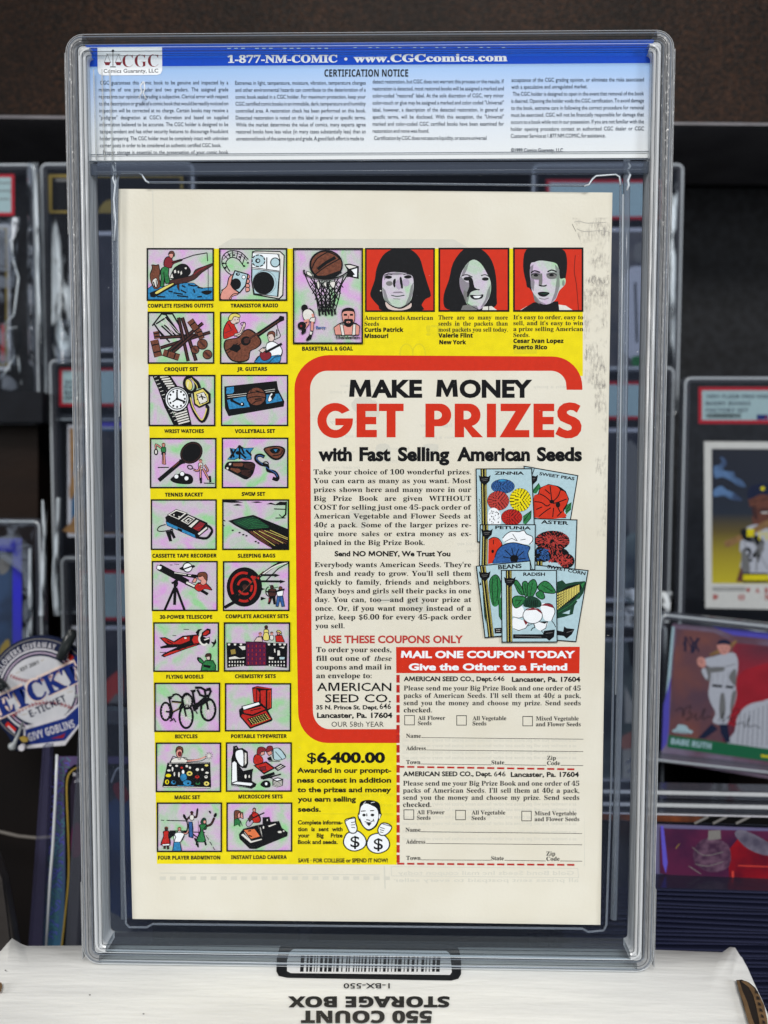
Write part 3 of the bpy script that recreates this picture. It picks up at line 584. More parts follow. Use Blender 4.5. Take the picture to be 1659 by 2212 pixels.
p.text('J', 'grot', 'GIVY GOBLINS', 232, 1448, 400, 62, y1=1395, kx=.62)
p.poly('m', (400, 1425, 480, 1400, 520, 1380, 500, 1420), 0)
p.text('V', 'grot', 'E-TICKET', 245, 1258, 530, 58, y1=1128); p.line('i', 3, (170, 1240, 215, 1228)); p.line('i', 3, (530, 1062, 575, 1048))
p.text('F', 'slabserif', 'ETCKT', -8, 1272, 662, 182, y1=962); p.text('v', 'slabserif', 'ETCKT', 6, 1256, 648, 156, y1=960)
p.build('badge_print', t)
BATM = mat('black_bat_lacquer', (54, 60, 62), rough=.25, rgb2=(30, 34, 36), scale=80)
def bat(pts, m):
    V, Fs = [], []; seg = 10; P = [(M(t).inverted() @ UY(bx(a), by(b), .0715), r * .27273 / F * .376) for a, b, r in pts]
    for i, (q, r) in enumerate(P):
        d = (P[min(i + 1, len(P) - 1)][0] - P[max(i - 1, 0)][0]).normalized(); u = d.cross(Vector((0, 1, 0))).normalized(); v = d.cross(u)
        for k in range(seg): a = 2 * math.pi * k / seg; V.append(q + (u * math.cos(a) + v * math.sin(a)) * r)
    for i in range(len(P) - 1):
        for k in range(seg): Fs.append((i * seg + k, i * seg + (k + 1) % seg, (i + 1) * seg + (k + 1) % seg, (i + 1) * seg + k))
    Fs += [tuple(range(seg)), tuple(range((len(P) - 1) * seg, len(P) * seg))]
    return obj('bat', V, Fs, m, t, smooth=True)
bat([(572, 560, 20), (570, 585, 42), (545, 640, 48), (485, 790, 46)], BATM)
bat([(180, 1300, 12), (150, 1380, 12), (115, 1460, 16), (100, 1485, 38), (85, 1500, 30)], mat('silver_bat', (150, 156, 160), rough=.25))
bat([(-40, 960, 40), (10, 1000, 44), (38, 1030, 40)], BATM)
bat([(596, 1090, 14), (640, 1080, 14)], mat('silver_bat'))
prism('leaf', CB((150, 1420, 185, 1405, 220, 1425, 218, 1450, 180, 1455)), .071, .001, INK['i'], t)
prism('ball', [(bx(a), by(b)) for a, b in circ(168, 1500, 26, 14)], .0712, .002, INK['J'], t, .0002)
# patterned one-touch holder leaning behind the slab
ROL2 = math.radians(4.6)
pt = UY(121, 1634, .06); t = thing('one_touch_holder', 'clear magnetic card holder with a purple and teal maze foil card at lower left', 'card holder', pt + Vector((.05, 0, -.14)), (0, ROL2, 0))
W_, H_ = .105, .142
loft('case', W_, H_, .003, [(0, .001), (.001, 0), (.005, 0), (.006, .001), (.006, .007), (.005, .008), (.001, .008), (0, .007)], CASE, t, .086)
loft('front_pane', W_ - .0115, H_ - .0115, .002, [(0, .0012), (0, .0016)], clear('one_touch_pane', see=.95, rgb=(90, 96, 110), rough=.08), t, .086, closed=False, caps=True)
p = pen_on(t, .004)
FOIL = ramped('maze_foil_print', [(0, (46, 96, 120)), (.45, (62, 84, 116)), (.8, (74, 66, 104)), (1, (92, 78, 118))], 'Z', rough=.3, scale=.11, off=.03)
nt = FOIL.node_tree
p.poly(FOIL, (123, 1634, 330, 1634, 320, 2090, 90, 2090)); c = p.build('card', t)
p = pen_on(t, .0039)
MZ = [mat('maze_teal', (66, 130, 140), rough=.3), mat('maze_violet', (86, 82, 190), rough=.3), mat('maze_green', (60, 112, 100), rough=.3)]
rr = random.Random(3); y = 1640
while y < 2030:
    xo = 118 - (y - 1634) * .068
    for k in range(3):
        x = xo + 6 + k * 11 + rr.uniform(-2, 2); m_ = MZ[1] if (k == 0 and y < 1830) or rr.random() < .25 else rr.choice((MZ[0], MZ[2]))
        kind = rr.choice((0, 1, 2, 2))
        if kind == 0: p.line(m_, 1.6, (x - 5, y + 6, x + 4, y - 3))
        elif kind == 1: p.line(m_, 1.6, (x - 4, y - 4, x + 5, y + 5))
        else: p.line(m_, 1.6, (x - 5, y, x + 4, y, x + 4, y + 6))
    y += 8.5
p.poly('k', (132, 2060, 138, 1990, 141, 1900, 140, 1800, 138, 1720, 139, 1680, 146, 1662, 160, 1652, 175, 1650, 330, 1650, 330, 2060))
p.line('i', 3.5, (131, 2060, 140, 1980, 148, 1890, 147, 1800, 144, 1720, 145, 1684, 152, 1668, 168, 1658, 200, 1655), 1)
p.poly(mat('dim_card_photo', (20, 20, 34), rough=.35, rgb2=(34, 26, 44), scale=50), (150, 2060, 154, 1900, 152, 1700, 160, 1672, 180, 1662, 330, 1662, 330, 2060))
p.text('J', 'sans', 'ROOKIE', 158, 1677, 205, 8); p.poly('J', (160, 1690, 168, 1678, 176, 1690)); p.poly('P', (155, 1790, 172, 1780, 176, 1840, 155, 1850), 1)
BLJ = mat('blue_jersey_print', (30, 62, 112), rough=.35, rgb2=(22, 40, 78), scale=60)
p.poly(BLJ, (222, 1770, 235, 1735, 262, 1725, 300, 1760, 300, 1960, 270, 1980, 225, 1960, 222, 1860), 1); p.poly('m', (243, 1700, 262, 1690, 280, 1720, 262, 1735), 1); p.line('J', 3, (240, 1690, 250, 1665, 258, 1660, 262, 1690), 1)
p.poly('e', (222, 1970, 250, 1975, 285, 2010, 222, 2010), 1)
p.build('picture', c)
tube('bright_edge', [M(t).inverted() @ UY(x, y, .0585) for x, y in [(123, 1630), (120, 1720), (114, 1830), (108, 1900), (99, 2060)]], .0006, EDGE, t)
prism('side_wall', (92, 1612, 108, 1612, 90, 2060, 60, 2060), .0585, .004, clear('dim_side_plastic', see=.8, rgb=(80, 78, 112), rough=.15), t)
# grey ring and easel leg
tag(tube('grey_cord', [UY(x, y, .09) for x, y in [(-60, 1780), (-20, 1792), (10, 1799), (40, 1806), (80, 1810), (110, 1808), (150, 1800)]], .00085, mat('grey_rubber', (96, 92, 88), rough=.5, var=.2)), 'thin grey cord curving across the dark gap at lower left', 'cord')
t = thing('easel_leg', 'dark tapering plastic easel leg at the lower left picture edge', 'easel', UY(10, 2040, .045))
prism('leg', (-60, 1900, -12, 1850, 8, 1910, 24, 2000, 34, 2060, -60, 2060), .045, .006, mat('dark_grey_plastic', (58, 55, 54), rough=.35, var=.3, scale=60), t, .001)
prism('leg_face', (-60, 1880, -20, 1840, 4, 1900, 16, 1990, 24, 2060, -60, 2060), .0435, .0013, mat('dark_grey_plastic'), t, .0005)
# stack of toploaders at right
STKM = clear('blue_toploader_plastic', see=.12, rgb=(26, 29, 48), rough=.2, gloss=.7, bscale=40, bump=.2)
STKL = clear('blue_toploader_rim', see=.25, rgb=(56, 60, 90), rough=.15, gloss=.9)
Y0 = .052; top = UY(1500, 1918, Y0).z; th = .0019; rr = random.Random(11)
src = None
ORD = 'topmost second third fourth fifth sixth seventh eighth ninth tenth eleventh twelfth thirteenth fourteenth fifteenth sixteenth seventeenth eighteenth nineteenth twentieth'.split(); ORD += ['twenty-' + a for a in ORD[:0] + 'first second third fourth fifth sixth seventh eighth ninth'.split()] + ['thirtieth'] + ['thirty-' + a for a in 'first second third fourth'.split()]
for i in range(34):
    z = top - th * (i + 1) + .0
    q = 'topmost of the stack' if i == 0 else ''
    loc = (UY(1560, 1918, Y0).x + rr.uniform(-.004, .004), Y0 + .038 + rr.uniform(-.0012, .0012), z)
    rot = (0, math.radians(1.6) if i < 6 else math.radians(max(-1.2, 1.6 - (i - 5) * .16)), math.radians(rr.uniform(-1.5, 1.5)))
    la = ORD[i] + (' toploader from the top of the tall blue stack at lower right' if i else ' blue toploader, carrying the leaning card, of the tall stack at lower right')
    if src is None:
        src = thing('toploader', la, 'toploader', loc, rot, 'stacked toploaders at lower right')
        a = bobj('sleeve', boxm(-.065, .065, -.038, .038, 0, .00115, .0003), STKM, src); b = bobj('rim', boxm(-.0652, .0652, -.0383, -.0376, .00025, .0006, .0001), STKL, src)
    else:
        r = src.copy(); COL.objects.link(r); r.location = loc; r.rotation_euler = rot; r['label'] = la
        for ch in (a, b): c = ch.copy(); COL.objects.link(c); c.parent = r
# leaning card on top of the stack
t = thing('leaning_toploader', 'toploader holding a crimson and purple card leaning on top of the blue stack', 'toploader', UY(1540, 1930, .062))
prism('sleeve', (1405, 1782, 1760, 1795, 1780, 1990, 1400, 1915), .0640, .0016, clear('lilac_toploader', see=.35, rgb=(110, 106, 146), rough=.2), t, .0003)
p = pen_on(t, .0).rect2(0, 1, 0, 1); p = Pen(UY(1540, 1850, .0637), (0, -1, 0), local=M(t)).crop(2400, 3000, 2.1426)
PUR = mat('purple_print', (48, 24, 54), rough=.3, rgb2=(82, 30, 62), scale=60)
p.poly(PUR, (425, 560, 1900, 600, 1900, 1160, 425, 940)); p.poly('u', (430, 540, 455, 540, 490, 850, 475, 940, 450, 860)); p.poly(mat('crimson_haze_print', (140, 16, 28), rough=.3, rgb2=(84, 12, 32), scale=60), (1000, 750, 1090, 640, 1900, 700, 1900, 1100, 1010, 1005))
p.poly(mat('grey_sleeve_print', (104, 100, 116), rough=.35, rgb2=(70, 66, 84), scale=200), (1060, 590, 1150, 580, 1400, 720, 1337, 790, 1180, 740, 1080, 650), 1); p.poly(mat('dusty_figure_print', (104, 78, 98), rough=.35, rgb2=(58, 34, 58), scale=260, detail=5), (720, 720, 830, 640, 1000, 700, 1010, 880, 850, 930, 720, 850), 1)
p.line('e', 5, (700, 720, 800, 790, 960, 760), 1); p.line('e', 5, (720, 860, 830, 880, 960, 840), 1); p.line('e', 6, (670, 880, 770, 945)); p.line('q', 10, (1085, 875, 1500, 890)); p.line('q', 20, (1040, 920, 1040, 1010))
p.poly('e', (835, 580, 935, 575, 940, 650, 830, 660)); p.line('i', 6, (560, 730, 590, 690)); p.build('card', t)
# two clear slabs lying flat above it
for i, (ya, yb, la) in enumerate([(1705, 1724, 'upper of two clear slabs lying flat edge on at right below the walnut riser'), (1732, 1750, 'lower of two clear slabs lying flat edge on at right above the leaning card')]):
    t = thing('flat_card_slab', la, 'card slab', UY(1560, yb, .075), group='clear slabs lying flat at right')
    prism('case', (1300, ya - 1, 1900, ya + 12, 1900, yb + 13, 1300, yb - 2), .075, .010, clear('flat_slab_plastic', see=.60, rgb=(70, 74, 84), rough=.08, gloss=1), t, .0008)
    prism('edge_bead', (1302, ya + 2, 1898, ya + 14, 1898, ya + 22, 1302, ya + 9), .0742, .0012, RIM, t, .0003)
t = thing('flat_card_slab', 'flat slab with an orange and white striped card edge just above the leaning card', 'card slab', UY(1560, 1772, .07), group='clear slabs lying flat at right')
prism('case', (1300, 1754, 1900, 1768, 1900, 1792, 1300, 1774), .07, .012, clear('flat_slab_plastic'), t, .0005)
p = Pen(UY(1540, 1760, .0694), (0, -1, 0), local=M(t)); p.poly('k', (1300, 1757, 1900, 1771, 1900, 1788, 1300, 1771)); p.poly(mat('rust_card_edge', (112, 58, 30), rough=.4, rgb2=(70, 40, 28), scale=120), (1300, 1758, 1520, 1764, 1500, 1776, 1300, 1771)); 
for x in (1500, 1540, 1590): p.line('e', 5, (x + 30, 1764, x, 1779))
p.line('J', 3, (1300, 1756, 1700, 1765)); p.build('card', t)
# ---------------------------------------------------------------- the white cardboard storage box
CARD = mat('white_cardboard', (240, 241, 238), rough=.6, rgb2=(228, 229, 227), scale=30, stretch=(.5, 3, 1), bump=.45, bscale=110, spec=.35)
KRAFT = mat('brown_corrugated_board', (126, 98, 66), rough=.8, var=.35, scale=120)
t = thing('storage_box', 'white cardboard card storage box carrying the slab with upside down lettering on its lid', 'box', (0, .0, -.07))
# lid top: grid surface with rounded shoulders
px = [(-140, 2130), (-60, 2080), (2, 2046), (14, 2032), (26, 2027), (44, 2031), (58, 2037), (200, 2038), (500, 2040), (830, 2043), (1100, 2045), (1400, 2047), (1560, 2050), (1576, 2046), (1588, 2047), (1600, 2058), (1612, 2080), (1626, 2112), (1644, 2150), (1664, 2200), (1684, 2260)]
inv = M(t).inverted(); L = [UZ(x, y, 0.0) for x, y in px]; n = len(L)
near = [Vector((p.x * (1.0 if abs(p.x) < .1 else 1.0), -.11, 0)) for p in L]
rows = 9; V = []; Fs = []
for j in range(rows + 1):
    u = j / rows
    for i, p in enumerate(L):
        q = p.lerp(Vector((L[0].x + (L[-1].x - L[0].x) * i / (n - 1), -.11, 0)), u)
        V.append(inv @ Vector((q.x, q.y, -.0004 + (.0014 if (i in (4, 13, 14) and j == 0) else 0) - .0006 * (abs(q.x) / .12) ** 4)))
for j in range(rows):
    for i in range(n - 1): a = j * n + i; Fs.append((a, a + 1, a + n + 1, a + n))
b0 = len(V)
for i, p in enumerate(L): q = inv @ Vector((p.x * 1.01, p.y + .002, -.003)); V.append(q)
for i in range(n - 1): Fs.append((b0 + i, b0 + i + 1, i + 1, i))
b1 = len(V)
for i, p in enumerate(L): V.append(Vector((p.x * 1.012, p.y + .003, -.008)))
for i in range(n - 1): Fs.append((b1 + i, b1 + i + 1, b0 + i + 1, b0 + i))
lid = obj('lid', V, Fs, CARD, t, smooth=True)
# torn hand hole at right with its corrugated edge
hole = [(1590, 2117), (1602, 2116), (1618, 2122), (1632, 2134), (1642, 2152), (1650, 2180), (1656, 2212), (1662, 2260), (1648, 2300), (1625, 2230), (1608, 2180), (1598, 2145)]
inv = M(t).inverted()
def zpoly(name, pts, z, m, parent): return obj(name, [inv @ UZ(x, y, z) for x, y in pts], [tuple(range(len(pts)))], m, parent)
h = zpoly('hand_hole', hole, .0002, mat('painted_hole_shade', (30, 20, 14), rough=.9), t)  # flat dark patch on the lid paints the shade inside the hole
def zribbon(name, pts, w0, z, m, parent):
    V = []; Fs = []
    for i, (x, y, ww) in enumerate(pts): V += [inv @ UZ(x - ww / 2, y, z), inv @ UZ(x + ww / 2, y, z + .0006)]
    for i in range(len(pts) - 1): Fs.append((2 * i, 2 * i + 1, 2 * i + 3, 2 * i + 2))
    return obj(name, V, Fs, m, parent)
zribbon('liner_edge', [(1594, 2118, 6), (1600, 2140, 8), (1610, 2165, 9), (1618, 2195, 11), (1630, 2230, 12), (1645, 2300, 12)], 0, .0004, KRAFT, t)
zribbon('flute_edge', [(1606, 2119, 12), (1622, 2132, 10), (1634, 2150, 14), (1642, 2172, 18), (1648, 2200, 18), (1654, 2250, 16)], 0, .0005, KRAFT, t)
for k in range(6):
    a = 2138 + k * 13; zpoly('flute', [(1631 + k * 3.2, a), (1637 + k * 3, a + 3), (1639 + k * 3, a + 9), (1632 + k * 3.2, a + 7)], .0013, mat('painted_hole_shade'), t)  # dark flats paint the shade in the open flutes
zpoly('hand_hole', [(-20, 2125), (3, 2122), (5, 2130), (2, 2142), (-20, 2150)], .0003, KRAFT, t)
# print on the lid
p = Pen((0, 0, -.00035), (0, 0, 1), .0002, local=M(t))
PK = mat('lid_black_print', (22, 22, 24), rough=.4)
def rot_text(s, st, xr, y, xl, cap): p.text(PK, st, s, xr, y, xl, cap)
o_ = [(604, 2046), (612, 2040), (640, 2036), (960, 2040), (985, 2043), (992, 2052), (996, 2075), (996, 2104), (990, 2114), (975, 2118), (620, 2112), (602, 2108), (597, 2098), (598, 2070)]
i_ = [(626, 2056), (634, 2050), (964, 2054), (972, 2060), (975, 2085), (976, 2100), (972, 2106), (628, 2102), (620, 2098), (620, 2075)]
p.poly(PK, o_); p.poly(mat('lid_white_print', (236, 237, 237), rough=.6), i_)
x = 648; rr = random.Random(5)
while x < 952:
    q = rr.choice((2.2, 3, 4.5, 6, 8)); p.poly(PK, (x + 2, 2064, x + q + 2, 2064, x + q * .96, 2099, x, 2099)); x += q + rr.choice((2.5, 3.5, 5, 7))
rot_text('1-BX-550', 'sans', 842, 2124, 742, 11)
rot_text('STORAGE BOX', 'grotx', 971, 2153, 622, 23)
rot_text('550 COUNT', 'grotx', 933, 2184, 650, 26)
p.build('lid_print', t)

for x, y in ((194, 2149), (12, 2096), (310, 2190)): sp = Pen((0, 0, -.0003), (0, 0, 1), .0002, local=M(t)); sp.ell('e', x, y, 2.2, 1.2); sp.build('speck', t)
bobj('side_panel', boxm(-.135, .135, -.112, .008, 0, .0615), CARD, t)
# ---------------------------------------------------------------- comic holder
W0, H0 = .203, .3225
t = HOLD = thing('comic_holder', 'tall clear plastic comic holder with ribbed rails standing on the white box', 'comic holder', (0, 0, .0006))
cz = H0 / 2
U0 = lambda x, y: M(HOLD).inverted() @ UY(x, y, .0028)
HOLD_PARTS = lambda: [o for o in sc.objects if o.parent == HOLD and o.name.startswith(('inner_rail', 'outer_rail'))]
loft('outer_rail', W0, H0, .006, [(.0000, .0058), (.0000, .0018), (.0006, .0006), (.0014, .0), (.0028, .0), (.0033, .0010), (.0040, .0010), (.0043, .0024), (.0043, .0110), (.0034, .0118), (.0014, .0125), (.0004, .0119), (.0, .0110), (.0, .0068), (.0003, .0063)], RAIL, t, cz, smooth=False)
loft('inner_rail', W0 - .0086, H0 - .0086, .004, [(0, .0012), (.0004, .0003), (.0010, .0002), (.0013, .0011), (.0018, .0006), (.0023, .0010), (.0026, .0022), (.0026, .0105), (.0, .0105)], RIM, t, cz)
for o_ in [c for c in HOLD_PARTS()]:
    o_.data.materials.append(RAILC)
    for f in o_.data.polygons:
        c_ = f.center
        if (c_.z > H0 - .0085 and abs(c_.x) < .090 and c_.y > -.001) or (c_.z < .0078 and abs(c_.x) < .093): f.material_index = 1
loft('rail_line', W0, H0, .006, [(.0012, -.0001), (.0014, -.0002), (.0016, -.0001)], DIM, t, cz)
loft('rail_line', W0, H0, .006, [(.0034, .0008), (.0036, .0006), (.0038, .0008)], DIM, t, cz)
for ins_, dy_, ms_ in ((.0001, .0008, EDGE), (.0024, -.0001, DARK), (.0040, .0006, DARK), (.0046, .0002, EDGE), (.0059, .0003, DARK), (.0070, .0010, DARK)):
    loft('rail_line', W0, H0, .006, [(ins_, dy_), (ins_ + .00009, dy_ - .0001), (ins_ + .00018, dy_)], ms_, t, cz)  # pale and dark lines paint the refraction streaks of the rails
tube('foot_line', [U0(210, 2052), U0(1400, 2072)], .00032, EDGE, t); tube('foot_line', [U0(216, 2074), U0(1394, 2094)], .00022, EDGE, t)
loft('front_pane', W0 - .0136, H0 - .0136, .003, [(0, .0020), (0, .0024)], PANE, t, cz, closed=False, caps=True)
loft('back_pane', W0 - .0136, H0 - .0136, .003, [(0, .0104), (0, .0110)], PANEB, t, cz, closed=False, caps=True)
for sx in (-1, 1):
    for z0, z1 in ((.0015, .030), (H0 - .066, H0 - .006)):
        bobj('corner_tab', boxm(min(sx * W0 / 2, sx * (W0 / 2 + .0005)), max(sx * W0 / 2, sx * (W0 / 2 + .0005)), .001, .0116, z0, z1, .0002), RAIL, t)
    for zc in (.0055, H0 - .0055):
        v = []; fs = []
        bm = bmesh.new(); bmesh.ops.create_cone(bm, segments=14, radius1=.0017, radius2=.0017, depth=.0105, cap_ends=True)
        bmesh.ops.rotate(bm, verts=bm.verts, matrix=Matrix.Rotation(math.pi / 2, 3, 'X')); bmesh.ops.translate(bm, verts=bm.verts, vec=(sx * (W0 / 2 - .0060), .0062, zc)); bobj('corner_post', bm, RIM, t, True)
# inner well that grips the book
def U(x, y, Y): return M(HOLD).inverted() @ UY(x, y, Y)
well = [(253, 1999), (247, 1700), (250, 1000), (252, 500), (254, 390), (258, 376), (264, 372), (298, 372), (306, 377), (314, 390), (322, 394), (800, 396), (1262, 401), (1272, 398), (1280, 386), (1288, 379), (1330, 376), (1338, 380), (1341, 392), (1338, 700), (1330, 1200), (1320, 1700), (1310, 1998), (1304, 2010), (1270, 2013), (1258, 2006), (800, 2001), (330, 1996), (318, 2003), (300, 2003), (262, 2003)]
q = (well[-1], (279, 1999))
well[0] = (272, 1995); well[1] = (262, 1700); well[-1] = (280, 2003)
tube('inner_well', [U(x, y, .0042) for x, y in well], .00042, DIM, t, closed=True)
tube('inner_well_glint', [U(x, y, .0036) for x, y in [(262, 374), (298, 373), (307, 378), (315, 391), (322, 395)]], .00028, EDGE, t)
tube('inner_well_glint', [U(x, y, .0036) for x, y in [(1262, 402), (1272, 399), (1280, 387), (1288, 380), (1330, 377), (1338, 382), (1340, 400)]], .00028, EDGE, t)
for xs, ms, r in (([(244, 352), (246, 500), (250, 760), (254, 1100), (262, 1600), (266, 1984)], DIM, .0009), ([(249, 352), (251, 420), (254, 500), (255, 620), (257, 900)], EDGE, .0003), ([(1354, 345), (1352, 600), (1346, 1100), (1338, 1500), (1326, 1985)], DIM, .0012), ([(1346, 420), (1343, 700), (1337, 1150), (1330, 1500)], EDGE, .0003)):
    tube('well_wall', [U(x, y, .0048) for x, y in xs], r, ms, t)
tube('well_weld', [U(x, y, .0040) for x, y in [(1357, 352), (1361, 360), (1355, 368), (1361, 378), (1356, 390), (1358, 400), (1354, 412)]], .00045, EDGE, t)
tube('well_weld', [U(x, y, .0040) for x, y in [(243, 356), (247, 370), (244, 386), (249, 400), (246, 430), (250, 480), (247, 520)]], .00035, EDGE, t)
bobj('divider_bar', boxm(-.0945, .0945, .0030, .0052, U(800, 378, .004).z, U(800, 352, .004).z, .0004), clear('divider_plastic', see=.66, rgb=(92, 100, 116), rough=.15), t)
tube('divider_line', [U(190, 349, .0026), U(1402, 344, .0026)], .00025, DIM, t); tube('divider_line', [U(205, 372, .0030), U(1395, 366, .0030)], .00020, DIM, t)
tube('stress_mark', [U(x, y, .0019) for x, y in [(310, 176), (303, 186), (306, 198), (300, 212)]], .00025, EDGE, t); tube('stress_mark', [U(x, y, .0019) for x, y in [(311, 177), (313, 192), (309, 200), (316, 214)]], .00025, EDGE, t)
rr = random.Random(2)
for k in range(26):
    x = rr.choice((rr.uniform(205, 248), rr.uniform(1350, 1398))); y = rr.uniform(480, 1980); a = rr.uniform(0, 3.1); l = rr.uniform(.6, 3.5)
    tube('scratch', [U(x, y, .0019), U(x + l * math.cos(a), y + l * math.sin(a), .0019)], .00006, EDGE, t, seg=4)
bm = bmesh.new(); rr = random.Random(6)
for k in range(70):
    q = U(rr.uniform(200, 1400), rr.uniform(360, 1990), .00185); s_ = rr.uniform(.00004, .00012)
    m_ = Matrix.Translation(q) @ Matrix.Rotation(math.pi / 2, 4, 'X') @ Matrix.Scale(rr.uniform(.5, 2.2), 4, (1, 0, 0))
    bmesh.ops.create_circle(bm, cap_ends=True, segments=6, radius=s_, matrix=m_)
dust = bobj('dust', bm, mat('dust_speck', (205, 203, 196), rough=.8), t); dust['kind'] = 'stuff'
# certification label under the pane
def labelpen(dy): return Pen((0, .0046 - dy, 0), (0, -1, 0), local=M(HOLD))
za = U(200, 150, .0046).z; zb = U(200, 340, .0046).z
LG = ramped('label_blue_to_white_print', [(0, (224, 226, 226)), (.3, (214, 220, 226)), (.7, (182, 200, 226)), (1, (150, 184, 226))], 'Z', rough=.4, scale=za - zb, off=zb)
p = labelpen(0); p.poly(LG, (184, 96, 1413, 86, 1405, 341, 191, 347)); lab = p.build('certification_label', HOLD); lab['label'] = 'white and blue certification notice with four columns of small print'
p = labelpen(.00004)
p.poly('l', (184, 96, 1413, 86, 1410.5, 136, 185.5, 144)); p.poly('L', (184.5, 104, 1412.5, 94, 1412, 104, 184.8, 114)); p.poly('L', (185, 126, 1411.2, 120, 1410.6, 136, 185.5, 144))
p.line('V', 1.2, (184, 105, 1412, 98)); p.line('V', 1.0, (186, 117, 1411, 108))
for a in range(491, 706, 15): 
    if a % 4: p.rect('c', a, 103.5, a + 8, 105.2)  # pale dashes paint the refracted double of the header lettering
for a in range(764, 1090, 16):
    if a % 3: p.rect('c', a, 102, a + 7, 103.2)  # painted refraction again, above the web address
p.poly('W', (210.5, 103, 350, 101, 350.5, 152, 347, 159, 340, 162, 222, 163, 214, 160, 211, 153))
p.text('m', 'serifr', 'CGC', 264.5, 145, 342, 26, y1=144); p.text('m', 'serifr', 'CGC', 264.9, 145, 342.4, 26.6, y1=144); p.text('K', 'sans', 'Comics Guaranty, LLC', 223.6, 157.4, 341.8, 8.2, y1=156.6)
p.line('K', 1.4, (244, 108, 244, 143)); p.line('K', 2, (238, 144.5, 250, 144.5)); p.line('K', 1.2, (229, 117, 260, 117)); p.ell('K', 244, 110, 3)
for x in (232, 256): p.line('K', .9, (x, 117, x - 7, 135, x + 7, 135), closed=True); p.poly('m', (x - 7, 134, x + 7, 134, x + 4, 141, x - 4, 141))
p.text('W', 'slabserif', '1-877-NM-COMIC', 491.4, 135.4, 729, 16, y1=134.5); p.ell('W', 747, 127.5, 3.4); p.text('W', 'slabserif', 'www.CGCcomics.com', 764, 134.2, 1096, 16, y1=131.8)
p.text('t', 'grot', 'CERTIFICATION NOTICE', 700.8, 165.3, 881.8, 15.5)
C1 = ["CGC guarantees this comic book to be genuine and inspected by a", "minimum of one pre-grader and two graders. The assigned grade", "represents our opinion, as grading is subjective. Clerical error with respect", "to the description or grade of a comic book that would be readily noticed on", "inspection will be corrected at no charge. Certain books may receive a", "\"pedigree\" designation at CGC's discretion and based on supplied", "information believed to be accurate. The CGC holder is designed to be", "tamper-evident and has other security features to discourage fraudulent", "holder tampering. The CGC holder must be completely intact with unbroken", "corner posts in order to be considered an authentic certified CGC book.", "Proper storage is essential to the preservation of your comic book"]
C2 = ["Extremes in light, temperature, moisture, vibration, temperature changes", "and other environmental hazards can contribute to the deterioration of a", "comic book sealed in a CGC holder. For maximum protection, keep your", "CGC certified comic books in an immobile, dark, temperature and humidity", "controlled area. A restoration check has been performed on this book.", "Detected restoration is noted on this label in general or specific terms.", "While the market determines the value of comics, many experts agree", "restored books have less value (in many cases substantially less) than an", "unrestored book of the same type and grade. A good faith effort is made to"]
C3 = ["detect restoration, but CGC does not warrant this process or the results. If", "restoration is detected, most restored books will be assigned a marked and", "color-coded \"restored\" label. At the sole discretion of CGC, very minor", "color-touch or glue may be assigned a marked and color coded \"Universal\"", "label, however, a description of the detected restoration, in general or", "specific terms, will be disclosed. With this exception, the \"Universal\"", "marked and color-coded CGC certified books have been examined for", "restoration and none was found.", "Certification by CGC does not assure liquidity, or assure universal"]
C4 = ["acceptance of the CGC grading opinion, or eliminate the risks associated", "with a speculative and unregulated market.", "The CGC holder is designed to open in the event that removal of the book", "is desired. Opening the holder voids the CGC certification. To avoid damage", "to the book, extreme care in following the correct procedure for removal", "must be exercised. CGC will not be financially responsible for damage that", "occurs to a book while not in our possession. If you are not familiar with the", "holder opening procedure contact an authorized CGC dealer or CGC", "Customer Service at 1.877.NM.COMIC, for assistance."]
def column(Ls, x0, x1, ys, dx, ends, ind):
    for i, s in enumerate(Ls):
        xa = x0 + dx * i + (ind[i] if i in ind else 0); xb = ends.get(i, x1); y = ys[0] + (ys[1] - ys[0]) * i / (len(Ls) - 1)
        p.text('z', 'thin', s, xa, y, xb, 8.3, y1=y + (-1.2 if x0 > 1000 else -.4), just=1, kx=.78)
column(C1, 213, 493, (182.5, 333), .35, {9: 477.5}, {0: 3, 10: 6}); column(C2, 508, 790, (183, 303.3), .25, {8: 786}, {})
column(C3, 805, 1088.5, (180, 302), 0, {7: 927, 8: 1051}, {8: 3}); column(C4, 1105, 1391, (176.5, 297.5), -.2, {1: 1269, 8: 1308}, {2: 3}); p.text('z', 'sans', '©1999 Comics Guaranty, LLC', 1104, 328, 1216, 8)
p.build('certification_print', lab)
tube('label_tray_line', [U(190, 334, .0040), U(1406, 327, .0040)], .00016, DIM, HOLD)
for x0_, x1_ in ((202, 208), (220, 226), (237, 243)): tube('label_tray_line', [U(x0_, 150, .0028), U(x1_, 345, .0028)], .00028, clear('faint_streak', see=.8, rgb=(220, 215, 205), rough=.3), HOLD)
# ---------------------------------------------------------------- the comic book, back cover towards us
YP = .0062
bx0 = UY(791, 1991, YP)
COM = thing('comic_book', 'old comic book showing its seed advert back cover inside the clear holder', 'comic book', bx0)
PAPER = mat('aged_newsprint', (226, 220, 204), rough=.75, rgb2=(221, 214, 196), scale=45, detail=6, bump=.15, bscale=900, spec=.15)
def cpen(h): return Pen((0, YP, 0), (0, -1, 0), h, local=M(COM))
prism('pages', (256, 411, 1321, 418, 1295.5, 1996, 288, 1984), YP + .0002, .0030, mat('page_edge_paper', (206, 196, 172), rough=.8, var=.2, scale=900, stretch=(1, 12, 1)), COM)
p = cpen(0); p.poly(PAPER, (253.5, 408, 600, 410, 1000, 413, 1323, 416, 1318, 700, 1310, 1200, 1303, 1600, 1297, 1998, 900, 1992, 600, 1989, 286, 1985, 279, 1700, 268, 1200, 259, 700)); BC_ = p.build('back_cover', COM)
